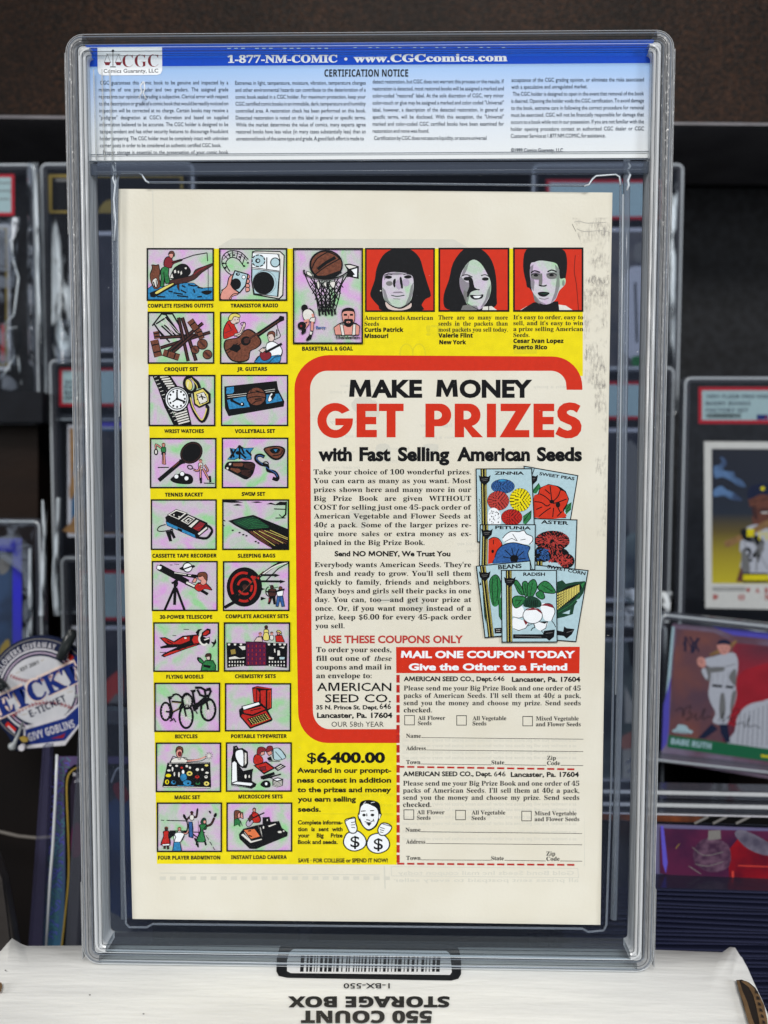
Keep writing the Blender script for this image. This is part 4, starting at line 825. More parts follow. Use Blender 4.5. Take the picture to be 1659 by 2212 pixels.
# faint print showing through from the other side
p = cpen(.00001); p.step = 2e-7
p.line('h', 2, (346, 1886, 820, 1890)); 
x = 345
while x < 830: p.rect('h', x, 1893, x + 13, 1901); x += 22
p.line('h', 1.6, (845, 1872, 1248, 1876, 1250, 1896, 846, 1892), closed=True); p.text('h', 'sans', 'Gold Bond Seeds Inc mail coupon today', 1240, 1890, 860, 9, up=-1); 
p.text('h', 'sans', 'all prizes sent postpaid to every seller', 1250, 1905, 850, 8, up=-1)
p.line('h', 3, (830, 1870, 832, 1920)); p.line('h', 3, (1252, 1000, 1262, 1870)); p.line('h', 2, (330, 412, 345, 1860))
p.poly('h', (500, 515, 980, 517, 1010, 534, 470, 534))
p.build('print_through', BC_)
p = cpen(.00002)
YL = [(317, 537), (1259, 537), (1259, 812), (1000, 830), (880, 1590), (858, 1604), (857, 1868), (339, 1866), (328, 1300), (320, 760)]
p.poly('y', YL)
p.text('H', 'heavy', 'KIT!', 1010, 724, 920, 22, up=-1); p.ring('H', 905, 765, 14, 22, 3); p.ring('H', 878, 765, 14, 22, 3); p.rect('H', 1110, 740, 1160, 764)
for y in (1700, 1720, 1742, 1762, 1780): p.text('H', 'sans', 'more for you', 848, y, 780, 8, up=-1)
p.line('H', 1.5, (654, 1758, 850, 1758))
p.build('yellow_field', BC_)
# red frame
def arc(cx, cy, rx, ry, a0, a1, n=10): return [(cx + rx * math.cos(math.radians(a0 + (a1 - a0) * k / n)), cy + ry * math.sin(math.radians(a0 + (a1 - a0) * k / n))) for k in range(n + 1)]
outer = [(1258, 842)] + arc(1193, 836, 65, 66, 0, -90) + arc(712, 840, 76, 73, -90, -180) + [(641, 1370)] + arc(708, 1538, 64, 67, 180, 90) + [(863, 1605)]
inner = [(863, 1575)] + arc(712, 1535, 36, 40, 90, 180) + [(673, 1370)] + arc(706, 840, 36, 39, 180, 270) + arc(1190, 832, 33, 31, -90, 0) + [(1224, 842)]
p = cpen(.00004); p.poly('x', outer + inner); p.build('red_frame', BC_)
p = cpen(.00003); p.poly(PAPER, [(1240, 850), (1240, 830)] + arc(1188, 840, 45, 50, 0, -90) + arc(720, 850, 56, 56, -90, -180) + [(652, 1200), (658, 1500)] + arc(712, 1540, 50, 52, 180, 90) + [(857, 1590), (858, 1868), (1262, 1868), (1262, 846)]); 
IN_ = p.build('white_field', BC_)
p = cpen(.000034); p.step = 1e-7
rr = random.Random(4)
for i in range(26):
    x = rr.uniform(690, 1180); y = rr.uniform(825, 1350); p.text('h', 'sans', rr.choice(['order now', 'prizes for boys', 'win a pony', 'big money', 'fast and easy']), x + rr.uniform(40, 80), y, x, 7, up=-1)
for i in range(12):
    x = rr.uniform(700, 1150); y = rr.uniform(840, 1340); p.poly('h', (x, y, x + rr.uniform(20, 50), y, x + rr.uniform(20, 50), y + rr.uniform(14, 40), x, y + 20), 1)
for y in (1602, 1614, 1628, 1640, 1740, 1752, 1768, 1782, 1800, 1815): p.text('h', 'sans', 'as a member you will get these and other famous name prizes for every order you sell', 1245, y, 870, 7.5, up=-1)
p.build('print_through', BC_)
# pencil smudges on the right margin
p = cpen(.00004); p.step = 2e-7
p.poly('S', (1236, 470, 1318, 470, 1316, 640, 1262, 640, 1258, 540)); p.poly('S', (1262, 600, 1314, 590, 1310, 840, 1262, 840)); p.poly('S', (1284, 830, 1311, 830, 1308, 1160, 1288, 1160))
for i in range(6): p.line('S', 1.6, (1264 + i * 8, 690 + i * 2, 1267 + i * 8, 760, 1263 + i * 8.4, 834), 1)
for i in range(4): p.poly('S', (1252 + i * 14, 640 - i * 13, 1266 + i * 14, 622 - i * 13, 1274 + i * 14, 632 - i * 13, 1262 + i * 14, 652 - i * 13), 1)
p.line('s', 1.2, (1240, 480, 1252, 478, 1270, 482, 1310, 480), 1); p.line('s', 1.2, (1246, 494, 1262, 500, 1300, 498, 1318, 502), 1); p.line('K', .8, (1236, 484, 1244, 500)); p.line('e', 1.5, (1311, 1372, 1316, 1373))
p.build('pencil_smudge', BC_)['kind'] = 'stuff'
# ---------------------------------------------------------------- lettering on the cover
p = cpen(.00006)
p.text('k', 'black', 'MAKE', 754, 857.2, 912, 37); p.text('k', 'black', 'MONEY', 942, 857.2, 1150, 37); p.build('black_headline', BC_)
# big red headline in cut out letter shapes
p = cpen(.00006)
X = lambda x: 630.9 + .41335 * x; Yy = lambda y: 757 + .41335 * y
def GP(pts): p.poly('x', [(X(a), Yy(b)) for a, b in pairs(pts)])
def garc(cx, cy, rx, ry, a0, a1, n=18): return arc(cx, cy, rx, ry, a0, a1, n)
Gs = garc(225, 366, 92, 92, -38, -322, 26)[::1]
GP(garc(225, 366, 93, 92, -35, -360, 28) + [(318, 355), (226, 355), (226, 391), (270, 391)] + garc(227, 366, 47, 50, 38, 315, 18))
GP((337, 278, 443, 278, 443, 317, 384, 317, 384, 347, 440, 347, 440, 386, 384, 386, 384, 415, 443, 415, 443, 454, 337, 454))
GP((454, 278, 583, 278, 583, 317, 541, 317, 541, 454, 494, 454, 494, 317, 454, 317))
def letterP(x, leg=False, xl=None):
    o = [(x, 278), (x + 68, 278)] + garc(x + 76, 337, 59, 59, -82, 82, 12) + ([(x + 80, 396)] if not leg else [(x + 88, 393)])
    if leg: o += [(x + 148, 454), (x + 92, 454), (x + 49, 398), (x + 49, 454), (x, 454)]
    else: o += [(x + 47, 396), (x + 47, 454), (x, 454)]
    o.append((x, 316)); a = [(x + 47, 316)]
    return o
def cut(x): return [(x + 47, 316), (x + 60, 316)] + garc(x + 61, 338, 25, 22, -80, 80, 8) + [(x + 58, 360), (x + 47, 360)]
for x, leg in ((697, False), (850, True)):
    GP(letterP(x, leg))
p.k += 3
for x in (697, 850): p.poly(PAPER, [(X(a), Yy(b)) for a, b in cut(x)])
GP((1018, 278, 1066, 278, 1066, 454, 1018, 454))
GP((1090, 278, 1250, 278, 1165, 416, 1240, 416, 1240, 454, 1084, 454, 1168, 317, 1090, 317))
GP((1262, 278, 1370, 278, 1370, 317, 1310, 317, 1310, 347, 1367, 347, 1367, 386, 1310, 386, 1310, 415, 1370, 415, 1370, 454, 1262, 454))
S_ = [(1507, 289), (1489, 325), (1470, 313), (1452, 311), (1437, 318), (1436, 328), (1448, 338), (1480, 350), (1502, 366), (1513, 392), (1510, 420), (1492, 445), (1462, 458), (1430, 459), (1402, 451), (1376, 437), (1395, 398), (1418, 412), (1440, 419), (1458, 414), (1463, 402), (1455, 390), (1430, 380), (1402, 367), (1388, 345), (1386, 318), (1397, 294), (1420, 277), (1450, 271), (1480, 275)]
GP(S_)
p.build('red_headline', BC_)
p = cpen(.00006)
for s, a, b in (('with', 137, 313), ('Fast', 352, 515), ('Selling', 553, 822), ('American', 862, 1243), ('Seeds', 1280, 1515)): p.text('k', 'black', s, X(a), 994.7, X(b), 29)
p.build('subheading', BC_)
def para(Ls, x0, x1, ya, yb, cap, m='t', st='body', ends={}, dx=0, kx=.95, dy=0):
    n = len(Ls); kk = []
    for i, s in enumerate(Ls):
        if i not in ends: kk.append((x1 - x0) / (cap / caph(st) * sum(glyph(st, c)[2] for c in s)))
    kx = min(kk) * 1.02 if kk else kx
    for i, s in enumerate(Ls):
        y = ya + (yb - ya) * i / max(1, n - 1); xb = ends.get(i, x1); p.text(m, st, s, x0 + dx * i, y, xb, cap, y1=y + dy * (xb - x0) / (x1 - x0), just=1 if i not in ends else 0, kx=kx if i not in ends else None)
p = cpen(.00006)
para(["Take your choice of 100 wonderful prizes.", "You can earn as many as you want. Most", "prizes shown here and many more in our", "Big Prize Book are given WITHOUT", "COST for selling just one 45-pack order of", "American Vegetable and Flower Seeds at", "40¢ a pack. Some of the larger prizes re-", "quire more sales or extra money as ex-", "plained in the Big Prize Book."], 677.3, 1018, 1024.7, 1177.2, 10.8, ends={8: 917.3}, dx=.15)
p.text('k', 'heavy', 'Send NO MONEY, We Trust You', 722.7, 1201.3, 973, 11)
para(["Everybody wants American Seeds. They're", "fresh and ready to grow. You'll sell them", "quickly to family, friends and neighbors.", "Many boys and girls sell their packs in one", "day. You can, too—and get your prize at", "once. Or, if you want money instead of a", "prize, keep $6.00 for every 45-pack order", "you sell."], 679.3, 1018, 1225.1, 1357, 10.8, ends={7: 744.5}, dx=.3)
para(["To order your seeds,", "fill out one of", "coupons and mail in", "an envelope to:"], 683, 845.5, 1408.7, 1464.9, 11, ends={1: 800, 3: 802.9}); p.text('t', 'bodyi', 'these', 809, 1427.7, 846, 11)
p.build('body_text', BC_)
p = cpen(.00006); p.text('q', 'heavy', 'USE THESE COUPONS ONLY', 699, 1388.8, 1000.4, 16); p.build('coupon_heading', BC_)
p = cpen(.00006)
p.text('k', 'sans', 'AMERICAN', 684.7, 1492.5, 845.5, 17.6); p.text('k', 'sans', 'SEED CO.', 702, 1517, 844.6, 17.2)
p.text('k', 'heavy', '35 N. Prince St. Dept.', 683, 1532.2, 817, 9); p.text('k', 'sans', '646', 819.9, 1531.6, 844.7, 12)
p.text('k', 'heavy', 'Lancaster, Pa. 17604', 684.7, 1550.4, 847.5, 11); p.text('t', 'thin', 'OUR 58th YEAR', 716, 1570, 828.9, 11); p.build('address', BC_)
p = cpen(.00006); p.text('k', 'black', '$6,400.00', 663.2, 1646.9, 831.8, 22)
for s, a, y, b in (('Awarded in our prompt-', 641.7, 1669.2, 845), ('ness contest in addition', 642, 1690.4, 845), ('to the prizes and money', 642.5, 1711, 845), ('you earn selling', 643, 1731.4, 769), ('seeds.', 643.5, 1753.2, 693)): p.text('k', 'heavy', s, a, y, b, 11)
for s, a, y, b, j in (('Complete informa-', 643.3, 1780.8, 740, 1), ('tion is sent with', 643.5, 1795.3, 740, 1), ('your Big Prize', 643.5, 1808.9, 740, 1), ('Book and seeds.', 643.5, 1823, 729.3, 0)): p.text('k', 'heavy', s, a, y, b, 9, just=j, kx=1.02 if j else None)
p.text('k', 'heavy', 'SAVE · FOR COLLEGE or SPEND IT NOW!', 644, 1862.8, 837.6, 8.6); p.build('contest_text', BC_)
# testimonials
p = cpen(.00006)
para(["America needs American"], 787.3, 935.7, 690.9, 690.9, 9.2, kx=.95); p.text('t', 'body', 'Seeds', 787.5, 703.9, 818.6, 9.2)
para(["There are so many more", "seeds in the packets than", "most packets you sell today."], 947, 1097, 690.2, 716.3, 9.2, kx=.95)
para(["It's easy to order, easy to", "sell, and it's easy to win", "a prize selling American"], 1109, 1260, 689.6, 715, 9.2, kx=.95); p.text('t', 'body', 'Seeds.', 1109, 727.9, 1144, 9.2)
for s, a, y, b in (('Curtis Patrick', 787.5, 716.6, 871.6), ('Missouri', 787.5, 729.9, 838.7), ('Valerie Flint', 947, 728.8, 1021.3), ('New York', 949, 743.4, 1007), ('Cesar Ivan Lopez', 1109, 740.6, 1217.3), ('Puerto Rico', 1109, 754.2, 1182)): p.text('k', 'grotx', s, a, y, b, 9)
p.build('testimonial_text', BC_)
# coupons
p = cpen(.00005); p.poly('x', (855.6, 1397.6, 1252.4, 1397, 1251.5, 1454.6, 856, 1454)); bn = p.build('coupon_banner', BC_)
p = cpen(.00007); p.text('W', 'black', 'MAIL ONE COUPON TODAY', 866, 1420.8, 1242.5, 14.8); p.text('W', 'black', 'Give the Other to a Friend', 883, 1447.4, 1225.3, 14.4)
p.build('banner_text', BC_)
p = cpen(.00007); y = 1458
while y < 1862:
    p.rect('r', 856.2 + (y - 1458) * .001, y, 863.4, min(y + 16.6, 1868)); y += 21.6
for yl, yr, xe in ((1656.4, 1662, 1250), (1865.8, 1868.4, 1249)):
    x = 858
    while x < xe - 8: yy = yl + (yr - yl) * (x - 858) / 390; p.poly('r', (x, yy - 2, x + 15.5, yy - 1.8, x + 15.5, yy + 2, x, yy + 1.8)); x += 21.6
p.build('dashed_border', BC_)
for (oy, base) in ((1371.5, 0), (1645.8, 1)):
    Q = .29762; cx_ = lambda x: 822.9 + Q * x; cy_ = lambda y: oy + Q * y; sh = lambda y: y - (231 if base else 0)
    d_ = [(165, 335, 808), (815, 335, 897), (950, 339, 1447)] if not base else [(160, 103, 805), (820, 105, 905), (942, 108, 1437)]
    p = cpen(.00006)
    for s, (a, y, b), c in zip(('AMERICAN SEED CO., Dept.', '646', 'Lancaster, Pa. 17604'), d_, (10, 10.6, 10.4)): p.text('k', 'heavy' if s != '646' else 'sans', s, cx_(a), cy_(y), cx_(b), c)
    L4 = ["Please send me your Big Prize Book and one order of 45", "packs of American Seeds. I'll sell them at 40¢ a pack,", "send you the money and choose my prize. Send seeds"]
    xs = (165, 1450) if not base else (160, 1440); yb_ = (403, 510) if not base else (172, 275)
    para(L4, cx_(xs[0]), cx_(xs[1]), cy_(yb_[0]), cy_(yb_[1]), 10.3, kx=.93, dy=.3); p.text('t', 'body', 'checked.', cx_(xs[0]), cy_(562 if not base else 327), cx_(xs[0] + 206), 10.3)
    F_ = [('All Flower', 268, 617, 467), ('Seeds', 268, 655, 367), ('All Vegetable', 665, 619, 910), ('Seeds', 665, 657, 765), ('Mixed Vegetable', 1125, 621, 1435), ('and Flower Seeds', 1125, 663, 1450), ('Name', 182, 747, 290), ('Address', 183, 837, 325), ('Town', 183, 938, 287), ('State', 802, 940, 895), ('Zip', 1205, 907, 1270), ('Code', 1205, 945, 1300)]
    if base: F_ = [('All Flower', 262, 380, 462), ('Seeds', 262, 420, 360), ('All Vegetable', 658, 382, 903), ('Seeds', 658, 422, 760), ('Mixed Vegetable', 1115, 388, 1420), ('and Flower Seeds', 1115, 430, 1440), ('Name', 178, 507, 288), ('Address', 182, 594, 322), ('Town', 183, 712, 288), ('State', 800, 714, 892), ('Zip', 1200, 680, 1265), ('Code', 1200, 718, 1297)]
    for s, a, y, b in F_: p.text('t', 'body', s, cx_(a), cy_(y), cx_(b), 8.8)
    p.build('coupon_text', BC_)
    p = cpen(.00006); p.rect2(822.9, Q, oy, Q)
    Ln = [(292, 745, 1470, 757), (325, 835, 1468, 847), (290, 937, 800, 943), (897, 942, 1200, 947), (1303, 946, 1468, 949)] if not base else [(288, 507, 1460, 520), (328, 592, 1460, 602), (290, 711, 797, 714), (897, 714, 1195, 719), (1300, 719, 1460, 721)]
    for l in Ln: p.line('t', 3.6, l)
    p.build('form_line', BC_)
    for l in ([(172, 585, 243, 653), (550, 586, 620, 655), (1030, 592, 1100, 660)] if not base else [(167, 348, 238, 417), (543, 352, 613, 420), (1022, 358, 1091, 428)]):
        p = cpen(.00006); p.rect2(822.9, Q, oy, Q); p.frame('t', 5, *l); p.build('checkbox', BC_)
# ---------------------------------------------------------------- pictures
def pic(cr, x0, y0, x1, y1, fn, bgm='d', cap=None, lab=None):
    p = cpen(.00007); p.step = 3e-6; p.wm = 1.45; p.auto = 4.5 if fn not in (photo1, photo2, photo3) else 0; p.crop(*cr); p.rect(bgm, x0 + 3, y0 + 3, x1 - 3, y1 - 3)
    if fn: fn(p)
    fw = 11
    p.poly('k', (x0, y0, x1, y0, x1, y1, x0, y1, x0, y0, x0 + fw, y0 + fw, x0 + fw, y1 - fw, x1 - fw, y1 - fw, x1 - fw, y0 + fw, x0 + fw, y0 + fw)) if False else p.frame('k', fw, x0 + fw / 2, y0 + fw / 2, x1 - fw / 2, y1 - fw / 2)
    o = p.build('picture', BC_)
    if lab: o['label'] = lab
    if cap:
        p = cpen(.00006); p.crop(*cr); s, a, b, y = cap; p.text('k', 'grotx', s, a, y, b, 41, y1=y - 2); p.build('caption', o) if False else p.build('caption', BC_)
A3 = (560, 950, 2.765); A4 = (560, 1700, 2.765); A5 = (560, 2400, 2.765); A6 = (560, 2880, 2.765); P1 = (1120, 950, 2.592); P2 = (1700, 950, 2.37); SD = (1850, 1800, 2.9109)
def fishing(p):
    p.poly('b', (58, 520, 120, 470, 200, 480, 300, 500, 420, 450, 560, 455, 640, 510, 770, 500, 770, 636, 58, 636))
    p.poly('n', (85, 360, 110, 290, 105, 258, 150, 262, 178, 255, 185, 290, 195, 330, 185, 400, 200, 470, 180, 510, 130, 515, 95, 440), 1)
    p.line('k', 7, (85, 360, 110, 290, 105, 258, 150, 262, 178, 255, 185, 290, 195, 330, 185, 400, 200, 470), 1); p.poly('w', (110, 430, 150, 400, 170, 450, 155, 500, 120, 480), 1); p.line('k', 8, (120, 440, 140, 500)); p.line('k', 6, (150, 420, 160, 490))
    p.poly('k', (300, 400, 340, 300, 380, 265, 430, 243, 490, 258, 530, 320, 510, 370, 440, 420, 350, 415), 1)
    for q in ((345, 320, 365, 310, 370, 340, 350, 350), (385, 325, 400, 320, 402, 345, 390, 350), (415, 340, 428, 320, 435, 350, 420, 370), (460, 290, 480, 280, 485, 300, 470, 305), (305, 400, 325, 350, 340, 400)): p.poly('w', q)
    p.poly('N', (290, 430, 420, 400, 540, 370, 580, 310, 680, 270, 765, 240, 755, 270, 650, 340, 560, 420, 420, 460, 300, 470), 1); p.line('m', 12, (560, 360, 620, 315, 700, 275)); p.poly('N', (380, 460, 400, 470, 405, 545, 380, 500))
    p.poly('k', (82, 560, 180, 520, 330, 455, 380, 470, 130, 612, 90, 605)); p.poly('Y', (140, 555, 230, 500, 330, 455, 340, 470, 240, 530, 160, 575), 1)
    p.poly('g', (215, 290, 260, 275, 290, 300, 285, 360, 300, 440, 255, 460, 245, 400, 235, 485, 195, 485, 205, 400, 200, 330), 1); p.line('k', 7, (215, 290, 200, 330, 205, 400, 195, 485)); p.line('k', 6, (290, 300, 285, 360, 300, 440)); p.line('k', 6, (235, 330, 240, 400, 235, 470))
    p.poly('m', (235, 260, 240, 210, 270, 170, 320, 175, 335, 215, 420, 195, 430, 210, 340, 245, 315, 290, 260, 280), 1); p.line('k', 7, (235, 260, 240, 210, 270, 170, 320, 175), 1); p.line('k', 8, (320, 235, 430, 200))
    p.poly('f', (290, 140, 335, 135, 330, 180, 300, 175), 1); p.poly('n', (285, 140, 300, 112, 335, 108, 352, 140, 345, 165, 330, 130, 300, 130), 1); p.line('k', 5, (285, 140, 300, 112, 335, 108, 352, 140), 1)
    p.line('k', 6, (420, 200, 560, 150, 705, 125)); p.line('k', 6, (705, 125, 712, 215)); p.line('k', 4, (718, 290, 718, 530))
    p.poly('k', (640, 550, 700, 535, 755, 540, 740, 570, 690, 580), 1)
    for q in ((420, 530, 480, 560), (340, 560, 440, 575), (500, 470, 560, 485, 600, 480), (160, 600, 250, 605), (380, 590, 500, 605), (600, 500, 660, 510), (560, 520, 570, 560), (600, 605, 650, 600), (285, 540, 330, 550), (430, 480, 470, 500)): p.line('k', 9, q)
def radio(p):
    p.line('k', 8, (975, 370, 920, 330, 870, 250, 880, 160, 940, 110, 1010, 105, 1080, 125, 1155, 200), 1); p.line('k', 8, (955, 330, 910, 250, 930, 200, 980, 175, 1050, 200, 1110, 280), 1)
    for q in ((890, 150, 930, 190), (930, 120, 960, 180), (980, 105, 985, 170), (1040, 115, 1025, 190), (1085, 135, 1060, 215), (870, 240, 920, 240), (885, 290, 930, 270), (1120, 160, 1090, 250)): p.line('k', 7, q)
    for x, y in ((885, 240), (950, 150), (1000, 150), (1060, 170), (1150, 235), (1110, 270), (905, 290)): p.ell('k', x, y, 13, 10)
    p.line('k', 4, (880, 200, 960, 130, 1060, 140, 1140, 210), 1)
    p.poly('f', (855, 630, 870, 540, 920, 490, 940, 400, 985, 360, 1010, 400, 1000, 500, 1050, 570, 980, 600, 960, 632), 1); p.line('k', 6, (860, 535, 920, 490, 945, 395, 985, 360), 1); p.line('k', 6, (1050, 570, 990, 575, 945, 628), 1)
    for y in (380, 430, 480, 520): p.poly('f', (1130, y - 20, 1165, y - 10, 1165, y + 20, 1130, y + 30), 1); p.line('k', 5, (1130, y - 20, 1165, y - 10, 1165, y + 20, 1130, y + 30), 1)
    p.poly('c', (1010, 320, 1150, 360, 1125, 480, 1060, 560, 1000, 520, 965, 470, 985, 380)); p.line('k', 9, (1010, 320, 1150, 360, 1125, 480, 1060, 560, 1000, 520, 965, 470, 985, 380), closed=True)
    p.ell('k', 1020, 465, 56, 62); p.ell('W', 1105, 390, 20); p.ell('k', 1040, 358, 22, 18); p.ell('c', 1045, 355, 8)
    p.poly('w', (1200, 110, 1500, 110, 1545, 150, 1530, 590, 1490, 625, 1215, 580, 1190, 420)); p.poly('W', (1200, 125, 1490, 140, 1500, 320, 1480, 600, 1220, 575, 1192, 430, 1190, 290))
    p.line('k', 8, (1200, 120, 1230, 105, 1500, 112, 1545, 155, 1530, 585, 1490, 625, 1215, 578, 1190, 420, 1195, 200), closed=True); p.line('k', 6, (1475, 140, 1500, 200, 1500, 330, 1475, 610)); p.line('k', 6, (1195, 285, 1495, 325))
    p.poly('c', (1197, 300, 1490, 335, 1470, 600, 1222, 568, 1195, 430)); p.line('k', 8, (1357, 175, 1355, 300))
    p.ell('k', 1265, 212, 76, 70); p.ell('c', 1265, 212, 66, 60); p.ell('k', 1258, 212, 28, 26); p.ell('c', 1262, 212, 14)
    for a in range(0, 360, 40): p.ell('c', 1265 + 70 * math.cos(math.radians(a)), 212 + 64 * math.sin(math.radians(a)), 8)
    p.ell('k', 1447, 230, 54, 54); p.ell('c', 1447, 230, 47, 47); p.ell('k', 1320, 455, 118, 124, n=28); p.ring('e', 1330, 450, 128, 130, 3, n=30)
def croquet(p):
    for q in ((110, 920, 210, 790, 260, 800, 420, 1030), (150, 900, 260, 830, 420, 1060), (220, 790, 330, 790, 430, 960), (130, 900, 240, 1060), (170, 960, 300, 1100), (210, 920, 340, 1040), (240, 910, 370, 1030)): p.line('k', 12, q)
    for q in ((205, 870, 420, 1040), (230, 820, 400, 1000), (250, 880, 330, 1000)): p.line('w', 5, q)
    def mallet(a, b, c, d, w):
        p.line('k', w + 14, (a, b, c, d)); p.line('n', w, (a, b, c, d))
        for u in (.28, .72): x = a + (c - a) * u; y = b + (d - b) * u; dx, dy = (c - a), (d - b); l = math.hypot(dx, dy); p.line('k', 9, (x - dy / l * w / 2, y + dx / l * w / 2, x + dy / l * w / 2, y - dx / l * w / 2))
    def stick(a, b, c, d, w=16): p.line('k', w + 10, (a, b, c, d)); p.line('N', w, (a, b, c, d))
    stick(190, 1050, 620, 1020); stick(740, 990, 200, 1160); stick(660, 890, 280, 1200); stick(395, 830, 500, 1305); stick(435, 830, 585, 1300, 18); stick(560, 1010, 330, 1210)
    mallet(150, 980, 165, 1060, 52); mallet(130, 1075, 175, 1255, 75); mallet(230, 1210, 400, 1265, 62); mallet(520, 860, 620, 1000, 62); mallet(610, 960, 650, 1060, 50)
    for x, y, r in ((655, 1120, 54), (575, 1180, 42), (710, 1232, 48)): p.ell('k', x, y, r + 5); p.ell('n', x, y, r); p.line('N', 20, (x - r * .5, y - r * .5, x + r * .5, y + r * .5))
def guitar(p):
    p.poly('r', (885, 960, 930, 870, 985, 870, 1010, 930, 1040, 1000, 960, 1040, 890, 1060), 1); p.line('k', 6, (885, 1060, 890, 950, 930, 870), 1); p.line('k', 5, (940, 900, 970, 960)); p.line('m', 10, (900, 1000, 990, 960))
    p.poly('F', (955, 830, 1010, 810, 1050, 830, 1055, 880, 1010, 900, 970, 890), 1); p.poly('Y', (935, 850, 960, 800, 1010, 785, 1060, 800, 1060, 830, 1000, 820, 975, 860), 1); p.line('k', 5, (935, 850, 960, 800, 1010, 785, 1060, 800), 1); p.ell('k', 1010, 855, 6); p.ell('k', 1040, 850, 6); p.line('k', 5, (1015, 890, 1040, 885))
    p.poly('F', (1000, 1010, 1060, 990, 1090, 920, 1110, 880, 1125, 910, 1090, 1000, 1040, 1040), 1); p.line('k', 5, (1090, 920, 1070, 895, 1110, 880, 1125, 910), 1); p.line('k', 5, (1000, 1040, 1080, 1000, 1110, 930))
    p.poly('k', (1210, 1020, 1480, 840, 1500, 810, 1545, 820, 1545, 860, 1500, 880, 1250, 1055)); p.line('n', 5, (1240, 1030, 1490, 865))
    B_ = (885, 1150, 900, 1080, 960, 1060, 1050, 1040, 1110, 970, 1170, 955, 1230, 990, 1290, 1060, 1295, 1120, 1240, 1170, 1180, 1200, 1160, 1290, 1080, 1318, 980, 1305, 920, 1240)
    p.poly('k', B_, 1); c = (1080, 1150); p.poly('n', [(c[0] + (a - c[0]) * .945, c[1] + (b - c[1]) * .94) for a, b in pairs(B_)], 1)
    p.ell('k', 1128, 1085, 55, 50, -30); p.ell('N', 1135, 1082, 36, 32, -30); p.line('N', 22, (1150, 1075, 1260, 1000)); p.poly('k', (950, 1180, 990, 1120, 1060, 1130, 1075, 1170, 1030, 1210)); p.line('k', 6, (900, 1200, 1040, 1110)); p.line('k', 4, (925, 1220, 1120, 1080))
    p.line('k', 5, (1465, 900, 1480, 960, 1505, 1030, 1465, 1060, 1440, 1070), 1); p.line('k', 8, (1465, 960, 1465, 1030))
    p.poly('F', (1375, 1010, 1430, 1000, 1440, 1060, 1400, 1100, 1372, 1070), 1); p.poly('n', (1360, 1030, 1375, 990, 1420, 978, 1445, 1000, 1440, 1050, 1420, 1010, 1380, 1015), 1); p.line('k', 5, (1360, 1030, 1375, 990, 1420, 978, 1445, 1000), 1); p.ell('k', 1385, 1050, 5)
    p.poly('W', (1360, 1110, 1420, 1090, 1500, 1140, 1525, 1200, 1500, 1260, 1400, 1250, 1350, 1180), 1); p.line('k', 6, (1360, 1110, 1420, 1090, 1500, 1140, 1525, 1200, 1500, 1260), 1)
    p.poly('b', (1235, 1290, 1280, 1245, 1400, 1250, 1500, 1240, 1500, 1310, 1440, 1322, 1240, 1322), 1); p.line('k', 6, (1235, 1300, 1280, 1245, 1330, 1240), 1); p.line('k', 5, (1380, 1320, 1440, 1260, 1500, 1250))
    p.poly('m', (1285, 1215, 1340, 1200, 1400, 1215, 1395, 1270, 1330, 1300, 1290, 1270), 1); p.line('k', 18, (1340, 1210, 1520, 1115)); p.poly('F', (1270, 1190, 1310, 1160, 1350, 1180, 1310, 1215)); p.line('k', 5, (1270, 1190, 1310, 1160, 1350, 1150))
def watches(p):
    p.poly('k', (110, 1466, 190, 1466, 260, 1620, 300, 1800, 400, 2000, 340, 2000, 240, 1800, 170, 1600)); p.poly('k', (170, 1466, 310, 1466, 400, 1600, 270, 1640)); p.poly('k', (330, 1830, 490, 1780, 540, 2000, 380, 2000))
    for i in range(13): a = i / 13; x = 130 + 200 * a + 40 * a * a; y = 1480 + 510 * a; p.line('w', 6, (x, y, x + 34, y - 10))
    for i in range(6): p.line('w', 16, (195 + i * 17, 1480 + i * 24, 285 + i * 16, 1450 + i * 26 + 18))
    for i in range(6): p.line('w', 16, (345 + i * 10, 1862 + i * 25, 480 + i * 7, 1820 + i * 27))
    p.ell('k', 378, 1718, 138, 142, n=30); p.ell('W', 378, 1718, 126, 130, n=30); p.ring('k', 380, 1715, 108, 112, 7)
    for a in range(0, 360, 30): p.ell('k', 380 + 84 * math.sin(math.radians(a)), 1715 - 88 * math.cos(math.radians(a)), 11, 12)
    p.line('k', 12, (378, 1640, 380, 1715)); p.line('k', 14, (380, 1715, 470, 1750)); p.line('k', 9, (380, 1715, 330, 1750)); p.ell('k', 380, 1715, 16)
    p.ring('k', 520, 1560, 62, 84, 20, -15); p.ell('Y', 508, 1560, 36, 62, -15); p.line('W', 6, (500, 1530, 495, 1590)); p.line('k', 36, (540, 1490, 600, 1540, 625, 1600), 1); p.line('Y', 8, (530, 1490, 590, 1560, 600, 1600), 1)
    p.line('k', 34, (515, 1660, 530, 1760, 580, 1880, 650, 1960, 700, 1900, 715, 1810, 690, 1790), 1); p.line('Y', 11, (525, 1700, 550, 1800, 600, 1890, 650, 1945, 685, 1880, 700, 1820), 1)
    p.poly('k', (545, 1640, 670, 1590, 745, 1660, 745, 1760, 620, 1815, 565, 1780)); p.poly('Y', (560, 1645, 660, 1605, 720, 1670, 725, 1750, 620, 1800, 575, 1765)); p.poly('w', (590, 1665, 670, 1640, 705, 1700, 710, 1745, 625, 1775)); p.line('k', 8, (615, 1700, 650, 1690, 690, 1705)); p.line('k', 9, (640, 1665, 660, 1725))
    for x, y in ((605, 1680), (625, 1760), (690, 1670), (700, 1745), (600, 1720), (660, 1765)): p.ell('k', x, y, 7)
